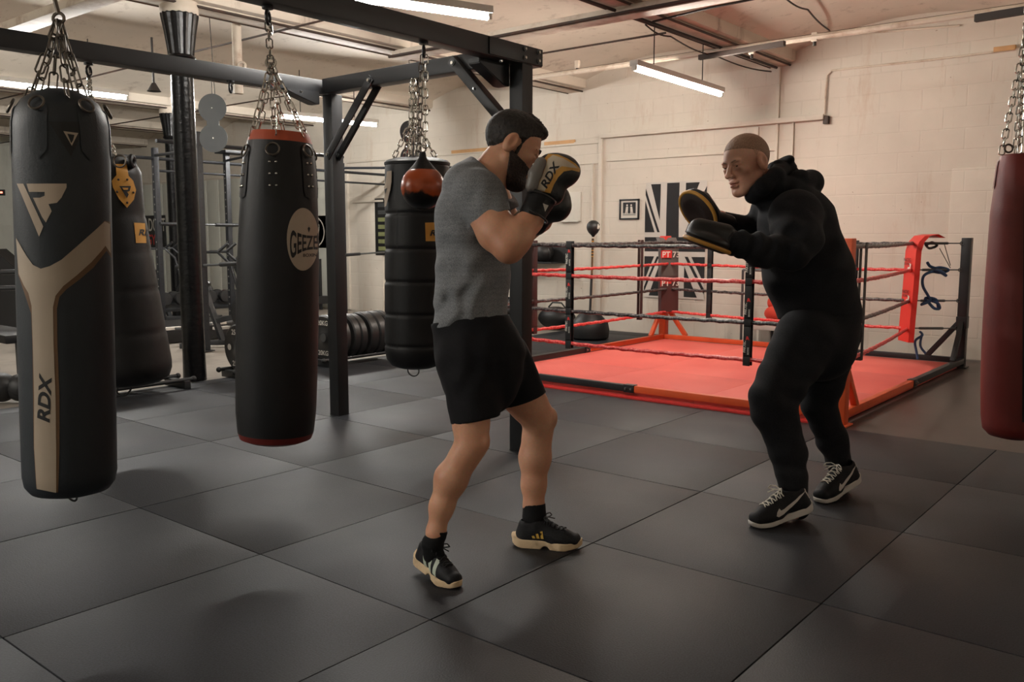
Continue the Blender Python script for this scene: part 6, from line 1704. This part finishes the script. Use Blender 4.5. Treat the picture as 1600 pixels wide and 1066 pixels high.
Tf.wave(P(735, 400, 3.36), 0.22, [((0.3, 1, 0.1), 62, 0.4), ((1, -0.5, 0.2), 48, 2.0)], 0.0048)
Tf.wave(P(758, 330, 3.30), 0.14, [((0.9, 0.6, 0.2), 80, 0.2), ((-0.3, 1, 0.1), 70, 1.2)], 0.0034)
Tf.wave(P(690, 330, 3.5), 0.2, [((0.5, 1, 0.1), 52, 0.9)], 0.0028)
Tf.cut(P(732, 507.5, 3.52), (0.15, 0.99, 0.0))
Tf.put(K(736, 499, 3.34, 1.0, 742, 520, 3.34, 9), 0.004, 's')
mesh_part(Tf.mesh(2), M['tee_grey'], 't_shirt', fighter)
mb = MB(); pts = []
col = cam_frame(np.array([P(*q) for q in ((741, 257, 3.43), (752, 272, 3.41), (764, 288, 3.42), (774, 301, 3.46), (779, 306, 3.52), (780, 303, 3.58), (770, 287, 3.63), (757, 270, 3.63), (744, 257, 3.60), (738, 252, 3.52))]))
cp = [Vector(q) for q in col]; out = []
for i in range(10):
    p0, p1, p2, p3 = cp[i - 1], cp[i], cp[(i + 1) % 10], cp[(i + 2) % 10]
    for k in range(5):
        t = k / 5; out.append(0.5 * ((2 * p1) + (p2 - p0) * t + (2 * p0 - 5 * p1 + 4 * p2 - p3) * t * t + (3 * p1 - p0 - 3 * p2 + p3) * t ** 3))
mb.tube(out, 0.0075, M['tee_grey'], 8, closed=True); mb.build('collar', fighter)

# shorts
S_ = [FL(733, 500, 3.52, 60, .175, 750, 556, 3.52, 68, .19), FL(750, 556, 3.52, 68, .19, 752, 590, 3.53, 62, .18),
      FL(731, 560, 3.425, 46, .12, 745, 672, 3.40, 38, .10), FL(778, 560, 3.64, 50, .12, 829, 636, 3.74, 32, .10)]
Sf = Field(*axes_for(S_, 0.005), cam_frame)
for p in S_[:2]: Sf.put(p, 0.03)
Sf.put(clip(S_[2], P(744, 656.5, 3.4), (0.178, 0.984, 0.0)), 0.03); Sf.put(clip(S_[3], P(823, 623, 3.72), (0.33, 0.94, 0.1)), 0.02)
Sf.cut(P(735, 499, 3.52), (-0.12, -0.99, 0.0))
Sf.put(K(744, 690, 3.395, 34, 746, 730, 3.39, 36), 0.004, 's'); Sf.put(K(840, 660, 3.755, 29, 860, 690, 3.76, 30), 0.004, 's')
Sf.wave(P(740, 580, 3.38), 0.2, [((1, 0.25, 0.1), 70, 0.3), ((0.6, -0.9, 0.1), 48, 1.0)], 0.0036)
Sf.wave(P(800, 560, 3.6), 0.2, [((0.8, -0.7, 0.1), 66, 0.6)], 0.0036)
mesh_part(Sf.mesh(2), M['shorts_black'], 'shorts', fighter)
# socks
for q, nm in (((K(684, 831, 3.39, 15.5, 676, 850, 3.395, 17), K(676, 850, 3.395, 16, 674, 868, 3.40, 13), K(676, 852, 3.39, 14, 686, 866, 3.385, 9)), 'sock'), ((K(834.5, 790, 3.79, 18, 835, 808, 3.79, 18.5), K(835, 808, 3.79, 18, 838, 824, 3.785, 14)), 'sock')):
    f = Field(*axes_for(q, 0.004), cam_frame)
    for p in q: f.put(p, 0.01)
    if nm == 'sock' and q[0][0][0] < -0.25: f.cut(P(682, 827, 3.39), (0.25, -0.97, 0))
    else: f.cut(P(834, 786, 3.79), (0, -1, 0))
    f.wave(P(680, 845, 3.39), 0.1, [((0, 1, 0), 220, 0)], 0.001)
    mesh_part(f.mesh(1), M['sock_black'], 'sock', fighter)
shoe(fighter, (645, 897), (715, 922), 0.275, 'runner', -0.18, 0.15, 'shoe')
shoe(fighter, (804, 853), (910, 858), 0.300, 'runner', -0.05, 0.0, 'shoe')

# boxing gloves
g_main = [K(851, 289, 3.33, 25, 876, 269, 3.33, 27), K(858, 259, 3.33, 18, 882, 263, 3.33, 17.5), K(868, 264, 3.33, 22, 889, 268, 3.33, 17.5), K(852, 292, 3.33, 22, 862, 302, 3.33, 20)]
Gf = Field(*axes_for(g_main, 0.003), cam_frame)
for p in g_main: Gf.put(p, 0.02)
def glove_prints(mb, tr):
    mb.decal(poly2d([(833, 296), (847, 263), (850, 249), (857, 241), (872, 242), (886, 248), (899, 256), (906, 264), (905, 269), (893, 266), (881, 268), (872, 277), (865, 289), (860, 302)]), M['glove_gold'], tr, px_map, 3, 0.0015)
    mb.decal(poly2d([(839, 296.5), (852, 264), (856, 249), (864, 243), (880, 248), (895, 257), (902, 263), (890, 262), (878, 260), (866, 268), (857, 283), (851, 299)]), M['glove_white'], tr, px_map, 3, 0.0026)
    mb.decal(xf(text2d('RDX', 11.5, shear=0.2, bold=0.03, wide=1.25), 864.5, 276, 0.50, -0.87, -0.87, -0.50), M['black_print'], tr, px_map, 2, 0.004)
gl = mesh_part(Gf.mesh(1), M['glove_black'], 'boxing_glove', fighter, None, extra=glove_prints)
th = [K(831, 291, 3.28, 10, 836, 272, 3.275, 10.5), K(836, 272, 3.275, 10.5, 845, 255, 3.29, 9.5)]
f = Field(*axes_for(th, 0.003), cam_frame)
for p in th: f.put(p, 0.01)
mesh_part(f.mesh(1), M['glove_silver'], 'thumb', gl, 'silver grey thumb')
cu = [FL(829, 342, 3.28, 19, .058, 846, 309, 3.315, 23.5, .066)]
f = Field(*axes_for(cu, 0.003), cam_frame); f.put(cu[0], 0.0); f.cut(P(828, 345, 3.28), (-0.45, 0.89, 0)); f.cut(P(847, 304, 3.315), (0.45, -0.89, 0))
f.put(FL(832, 336, 3.285, 21, .061, 833, 334, 3.285, 21, .061), 0.004)
def cuff_prints(mb, tr):
    mb.decal(poly2d([(856 + 10.5 * math.cos(t * PI / 12), 324 + 12 * math.sin(t * PI / 12)) for t in range(24)]), M['black_print'], tr, px_map, 3, 0.002)
    mb.decal(poly2d([(847.5, 318), (856, 321), (850.5, 331)]), M['white_print'], tr, px_map, 2, 0.0035)
mesh_part(f.mesh(1), M['bag_leather'], 'cuff', gl, None, extra=cuff_prints)
for (a, b, w0) in (((824, 331), (853, 347), 0), ((829, 301), (866, 316), 0)):
    mb = MB(); pa, pb = at(*a, 3.28), at(*b, 3.28); c_ = (pa + pb) / 2; ax = (pb - pa); h = ax.length / 2; ax.normalize()
    mb.ring(c_, h + 0.004, 0.0045, M['black_plastic'], ax.cross(FWD), 30, 6, (1, 0.066 / h if h else 1), ax); mb.build('piping', gl)
g2 = [K(852, 322, 3.62, 23, 868, 322, 3.62, 25), K(866, 318, 3.62, 24, 869, 308, 3.62, 21), K(850, 334, 3.64, 17, 838, 350, 3.67, 18)]
f = Field(*axes_for(g2, 0.0035), cam_frame)
for p in g2: f.put(p, 0.02)
gl2 = mesh_part(f.mesh(1), M['glove_black'], 'boxing_glove', fighter)
mb = MB(); mb.tube([at(792, 346, 3.66), at(803, 337, 3.65), at(812, 329, 3.64)], 0.0035, M['glove_white'], 6); mb.build('piping', gl2)

# ================================================================== the trainer with focus mitts
trainer = thing('person', 'crop-haired man in black hooded tracksuit and white-laced trainers holding up focus mitts', 'person', on_z(1265, 795, 0.0))
yw, pt_ = 0.56, 0.25
ht = Head(P(1165, 257.5, 4.33), (-math.cos(pt_) * math.cos(yw), math.sin(pt_), -math.cos(pt_) * math.sin(yw)), (-math.sin(pt_) * math.cos(yw), -math.cos(pt_), -math.sin(pt_) * math.sin(yw)), 0.302)
N_ = [K(1182, 282, 4.37, 24, 1222, 312, 4.40, 34), FL(1240, 345, 4.38, 44, .15, 1270, 470, 4.38, 40, .12),
      K(1240, 340, 4.14, 28, 1232, 392, 4.02, 20), K(1232, 392, 4.02, 20, 1130, 376, 3.96, 12), K(1205, 340, 4.6, 24, 1190, 372, 4.66, 18), K(1190, 372, 4.66, 18, 1125, 340, 4.52, 11),
      K(1264, 532, 4.28, 32, 1209, 628, 4.18, 26), K(1207, 628, 4.18, 28, 1240, 775, 4.12, 14), K(1240, 775, 4.12, 14, 1252, 795, 4.13, 13), K(1248, 798, 4.12, 12, 1200, 808, 4.07, 12),
      K(1300, 532, 4.47, 30, 1280, 625, 4.52, 22), K(1280, 625, 4.52, 22, 1313, 740, 4.58, 12), K(1313, 740, 4.58, 12, 1318, 752, 4.58, 13), K(1316, 755, 4.58, 12, 1290, 770, 4.5, 12)]
Nb = Field(*body_axes(N_ + [ht.e((0, 0, 0), (0.5, 0.42, 0.55))], P(0, 330, 4.35)[1], 0.008, 0.0042), cam_frame)
for p in N_: Nb.put(p, 0.025)
ht.put(Nb, 0.055)
mesh_part(Nb.mesh(1), M['skin_fair'], 'body', trainer)
ht.eyes(trainer)
h_ = [ht.e((-0.061, 0, 0.142), (0.4095, 0.329, 0.3595))]
f = Field(*axes_for(h_, 0.004), cam_frame); f.put(h_[0], 0.0)
X, Y, Z = np.meshgrid(*f.ax, indexing='ij'); c1 = ht.pt(0, 0, 0.17); n1 = 0.36 * ht.R[0] - ht.R[2]; n2 = 0.75 * ht.R[0] - ht.R[2]
g1 = ((X - c1[0]) * n1[0] + (Y - c1[1]) * n1[1] + (Z - c1[2]) * n1[2]); g2 = ((X - c1[0]) * n2[0] + (Y - c1[1]) * n2[1] + (Z - c1[2]) * n2[2])
f.D = np.maximum(f.D, np.minimum(g1, g2)).astype(np.float32)
mesh_part(f.mesh(1), M['hair_crop'], 'hair', trainer)
M['hair_fade'] = hair_mat('hair_fade', srgb(176, 132, 108), srgb(196, 150, 126), 160)
h_ = [ht.e((-0.061, 0, 0.141), (0.4075, 0.3275, 0.3575))]
f = Field(*axes_for(h_, 0.004), cam_frame); f.put(h_[0], 0.0)
c1 = ht.pt(0, 0, 0.09)
f.cut(ht.pt(0.06, 0, 0.0), ht.R[0] - 0.2 * ht.R[2])
X, Y, Z = np.meshgrid(*f.ax, indexing='ij'); g1 = ((X - c1[0]) * n1[0] + (Y - c1[1]) * n1[1] + (Z - c1[2]) * n1[2]); g2 = ((X - c1[0]) * n2[0] + (Y - c1[1]) * n2[1] + (Z - c1[2]) * n2[2])
f.D = np.maximum(f.D, np.minimum(g1, g2)).astype(np.float32)
mesh_part(f.mesh(1), M['hair_fade'], 'faded_sides', trainer)
for s in (-1, 1):
    mb = MB(); a, b, c = (Vector(cam_frame(ht.pt(*q)[None])[0]) for q in ((0.368, 0.05 * s, 0.082), (0.358, 0.12 * s, 0.10), (0.30, 0.20 * s, 0.08)))
    mb.tube([a, a.lerp(b, .5), b, b.lerp(c, .5), c], [0.003, 0.004, 0.004, 0.0035, 0.002], M['hair_crop'], 8); mb.build('eyebrow', trainer)
M['lip'] = mat('lip', srgb(150, 88, 76), 0.5, 0, 0.1, 20)
f_ = [ht.e((0.362, 0, -0.252), (0.034, 0.075, 0.016)), ht.e((0.360, 0, -0.296), (0.034, 0.066, 0.018))]
f = Field(*axes_for(f_, 0.0025), cam_frame)
for p in f_: f.put(p, 0.0)
mesh_part(f.mesh(1), M['lip'], 'lips', trainer)

# hooded sweatshirt
J_ = [FL(1230, 318, 4.38, 40, .15, 1243, 348, 4.38, 57, .21), FL(1243, 348, 4.38, 57, .21, 1262, 425, 4.38, 67, .20), FL(1262, 425, 4.38, 67, .20, 1281, 490, 4.38, 62, .20),
      K(1243, 338, 4.17, 42, 1246, 372, 4.08, 36), K(1246, 372, 4.08, 35, 1236, 394, 4.03, 28), K(1236, 394, 4.03, 28, 1190, 391, 3.99, 25), K(1190, 391, 3.99, 25, 1143, 378, 3.96, 19),
      K(1205, 335, 4.58, 34, 1188, 366, 4.66, 25), K(1188, 366, 4.66, 24, 1132, 345, 4.53, 14)]
hoodp = [K(1176, 306, 4.31, 12, 1193, 291, 4.22, 13), K(1193, 291, 4.22, 13, 1212, 276, 4.24, 14), K(1212, 274, 4.26, 14, 1226, 262, 4.38, 15), K(1176, 306, 4.33, 12, 1192, 290, 4.50, 13), K(1192, 290, 4.50, 13, 1212, 268, 4.50, 15), K(1212, 268, 4.5, 15, 1226, 262, 4.38, 15),
         K(1226, 268, 4.38, 18, 1244, 290, 4.38, 26), K(1210, 292, 4.27, 20, 1240, 300, 4.30, 24), K(1250, 282, 4.30, 17, 1266, 286, 4.38, 20), K(1266, 286, 4.38, 20, 1262, 288, 4.52, 18), K(1235, 300, 4.38, 30, 1262, 300, 4.38, 18), K(1190, 305, 4.33, 18, 1215, 318, 4.36, 30)]
f = Field(*axes_for(J_ + hoodp, 0.0055), cam_frame)
for p in J_: f.put(p, 0.035)
for p in hoodp: f.put(p, 0.014)
f.put(EL(1231, 252, 4.36, 8, 9, 0.07, -0.6), 0.012); f.put(EL(1212, 258, 4.36, 8, 7, 0.07, -0.5), 0.012)
f.put(K(1168, 270, 4.345, 22, 1192, 276, 4.355, 22), 0.008, 's')
f.put(EL(1250, 268, 4.38, 9, 5, 0.12, 0.5), 0.01, 's')
f.wave(P(1215, 365, 4.0), 0.20, [((1, 0.5, 0.1), 70, 0.2), ((0.4, -1, 0.2), 55, 1.0)], 0.008)
f.wave(P(1180, 385, 3.95), 0.16, [((1, 0.15, 0), 90, 0.0)], 0.0065)
f.wave(P(1270, 420, 4.2), 0.28, [((0.3, 1, 0.1), 45, 0.5), ((1, 0.6, 0.2), 40, 1.3)], 0.0085)
f.wave(P(1235, 300, 4.3), 0.16, [((0.8, 0.6, 0.2), 80, 0.5)], 0.0045)
f.cut(P(1283, 496, 4.38), (0.05, 1.0, 0.0))
mesh_part(f.mesh(2), M['hoodie_black'], 'hoodie', trainer)
# tracksuit bottoms
Q_ = [FL(1283, 492, 4.38, 60, .195, 1280, 540, 4.38, 56, .20), K(1260, 530, 4.27, 50, 1208, 622, 4.18, 36), K(1208, 622, 4.18, 36, 1209, 640, 4.18, 33.5), K(1209, 640, 4.18, 33.5, 1231, 705, 4.15, 27.5), K(1231, 705, 4.15, 27.5, 1239, 752, 4.12, 22), K(1239, 752, 4.12, 22, 1242, 772, 4.12, 19),
      K(1304, 520, 4.47, 41, 1286, 600, 4.50, 30), K(1286, 600, 4.50, 30, 1279, 632, 4.52, 25.5), K(1279, 632, 4.52, 25.5, 1301, 688, 4.55, 22.5), K(1301, 688, 4.55, 22.5, 1311, 722, 4.57, 17), K(1311, 722, 4.57, 17, 1313, 738, 4.58, 15)]
f = Field(*axes_for(Q_, 0.006), cam_frame)
for p in Q_: f.put(p, 0.03)
f.cut(P(1283, 486, 4.38), (0, -1, 0))
f.wave(P(1225, 600, 4.1), 0.3, [((0.7, -0.9, 0.1), 55, 0.2), ((1, 0.3, 0.2), 40, 1.0)], 0.0055)
f.wave(P(1240, 740, 4.08), 0.2, [((0.1, 1, 0.1), 75, 0.3), ((1, 0.5, 0.1), 60, 1.2)], 0.003); f.wave(P(1300, 690, 4.5), 0.22, [((0.5, 1, 0.1), 58, 0.3), ((1, -0.5, 0.1), 50, 0.9)], 0.0032)
mesh_part(f.mesh(2), M['hoodie_black'], 'tracksuit_bottoms', trainer)
for q in (K(1242, 768, 4.12, 16.5, 1248, 795, 4.125, 17), K(1313, 734, 4.58, 14.5, 1316, 754, 4.58, 15.5)):
    f = Field(*axes_for([q], 0.0045), cam_frame); f.put(q, 0.0); mesh_part(f.mesh(1), M['sock_black'], 'sock', trainer)
shoe(trainer, (1275, 812), (1172, 824), 0.335, 'trainer', 0.0, 0.20, 'shoe')
shoe(trainer, (1346, 768), (1276, 786), 0.335, 'trainer', 0.0, 0.26, 'shoe')

# focus mitts
def mitt(c_px, dep, r, normal, wrist_px, wdep, label, hump, thumb, cuff_r):
    """normal: the way the striking face looks, in camera axes (right, down, forward)."""
    c = P(*c_px, dep); n = np.array(normal, float); n /= np.linalg.norm(n)
    w = P(*wrist_px, wdep); ax = c - w; ax -= n * (ax @ n); ax /= np.linalg.norm(ax); sd = np.cross(n, ax); R = np.stack([ax, sd, n])
    root = thing('focus_mitt', label, 'boxing mitt', cam_frame(c[None])[0])
    prs = [prim_ell(c, (r, r * 0.92, 0.030), R)]
    f = Field(*axes_for(prs, 0.0035), cam_frame); f.put(prs[0], 0.0); f.put(prim_ell(c + n * 0.05, (r * 0.8, r * 0.72, 0.040), R), 0.01, 's')
    mesh_part(f.mesh(1), M['mitt_brown'], 'striking_pad', root)
    mb = MB(); V = lambda q: Vector(cam_frame(np.array(q)[None])[0]); nW, aW = Vector(CR @ n), Vector(CR @ ax)
    mb.ring(V(c + n * 0.004), r * 0.985, 0.0095, M['glove_gold'], nW, 48, 10, (1, 0.92), aW); mb.build('gold_rim', root)
    prs = [prim_ell(c - n * 0.022, (r * 1.0, r * 0.92, 0.034), R)] + [prim_cone(*h) for h in hump(c, ax, sd, n)]
    f = Field(*axes_for(prs, 0.004), cam_frame)
    for p in prs: f.put(p, 0.02)
    f.cut(c - n * 0.002, n)
    mesh_part(f.mesh(1), M['glove_black'], 'back_shell', root)
    a, b = thumb(c, ax, sd, n); q = prim_cone(a, b, 0.030, 0.027); f = Field(*axes_for([q], 0.0035), cam_frame); f.put(q, 0.0); mesh_part(f.mesh(1), M['glove_silver'] if 'lower' in label else M['glove_black'], 'thumb_cover', root)
    p0, p1 = c - ax * r * 0.72 - n * 0.045, w
    q = prim_cone(p0, p1, cuff_r * 1.08, cuff_r); f = Field(*axes_for([q], 0.004), cam_frame); f.put(q, 0.0); f.wave(p0, 0.12, [(ax, 140, 0)], 0.0015); mesh_part(f.mesh(1), M['bag_leather'], 'wrist_strap', root)
    return root
mitt((1105, 381, )[:2], 3.97, 0.108, (-0.33, 0.90, 0.16), (1146, 381), 3.97, 'lower focus mitt, black with gold edge, on the near hand of the trainer',
     lambda c, ax, sd, n: [(c - n * 0.05 + ax * 0.06, c - n * 0.058 - ax * 0.06, 0.048, 0.056)], lambda c, ax, sd, n: (c - n * 0.062 + ax * 0.03, c - n * 0.045 + ax * 0.082), 0.056)
mitt((1091, 330), 4.42, 0.118, (-0.70, 0.60, -0.36), (1136, 350), 4.5, 'upper focus mitt, black with gold rim, on the far hand of the trainer',
     lambda c, ax, sd, n: [(c - n * 0.055 + ax * 0.03, c - n * 0.055 - ax * 0.07, 0.045, 0.05)], lambda c, ax, sd, n: (c - n * 0.05 + sd * 0.06, c - n * 0.04 + sd * 0.07 + ax * 0.05), 0.05)
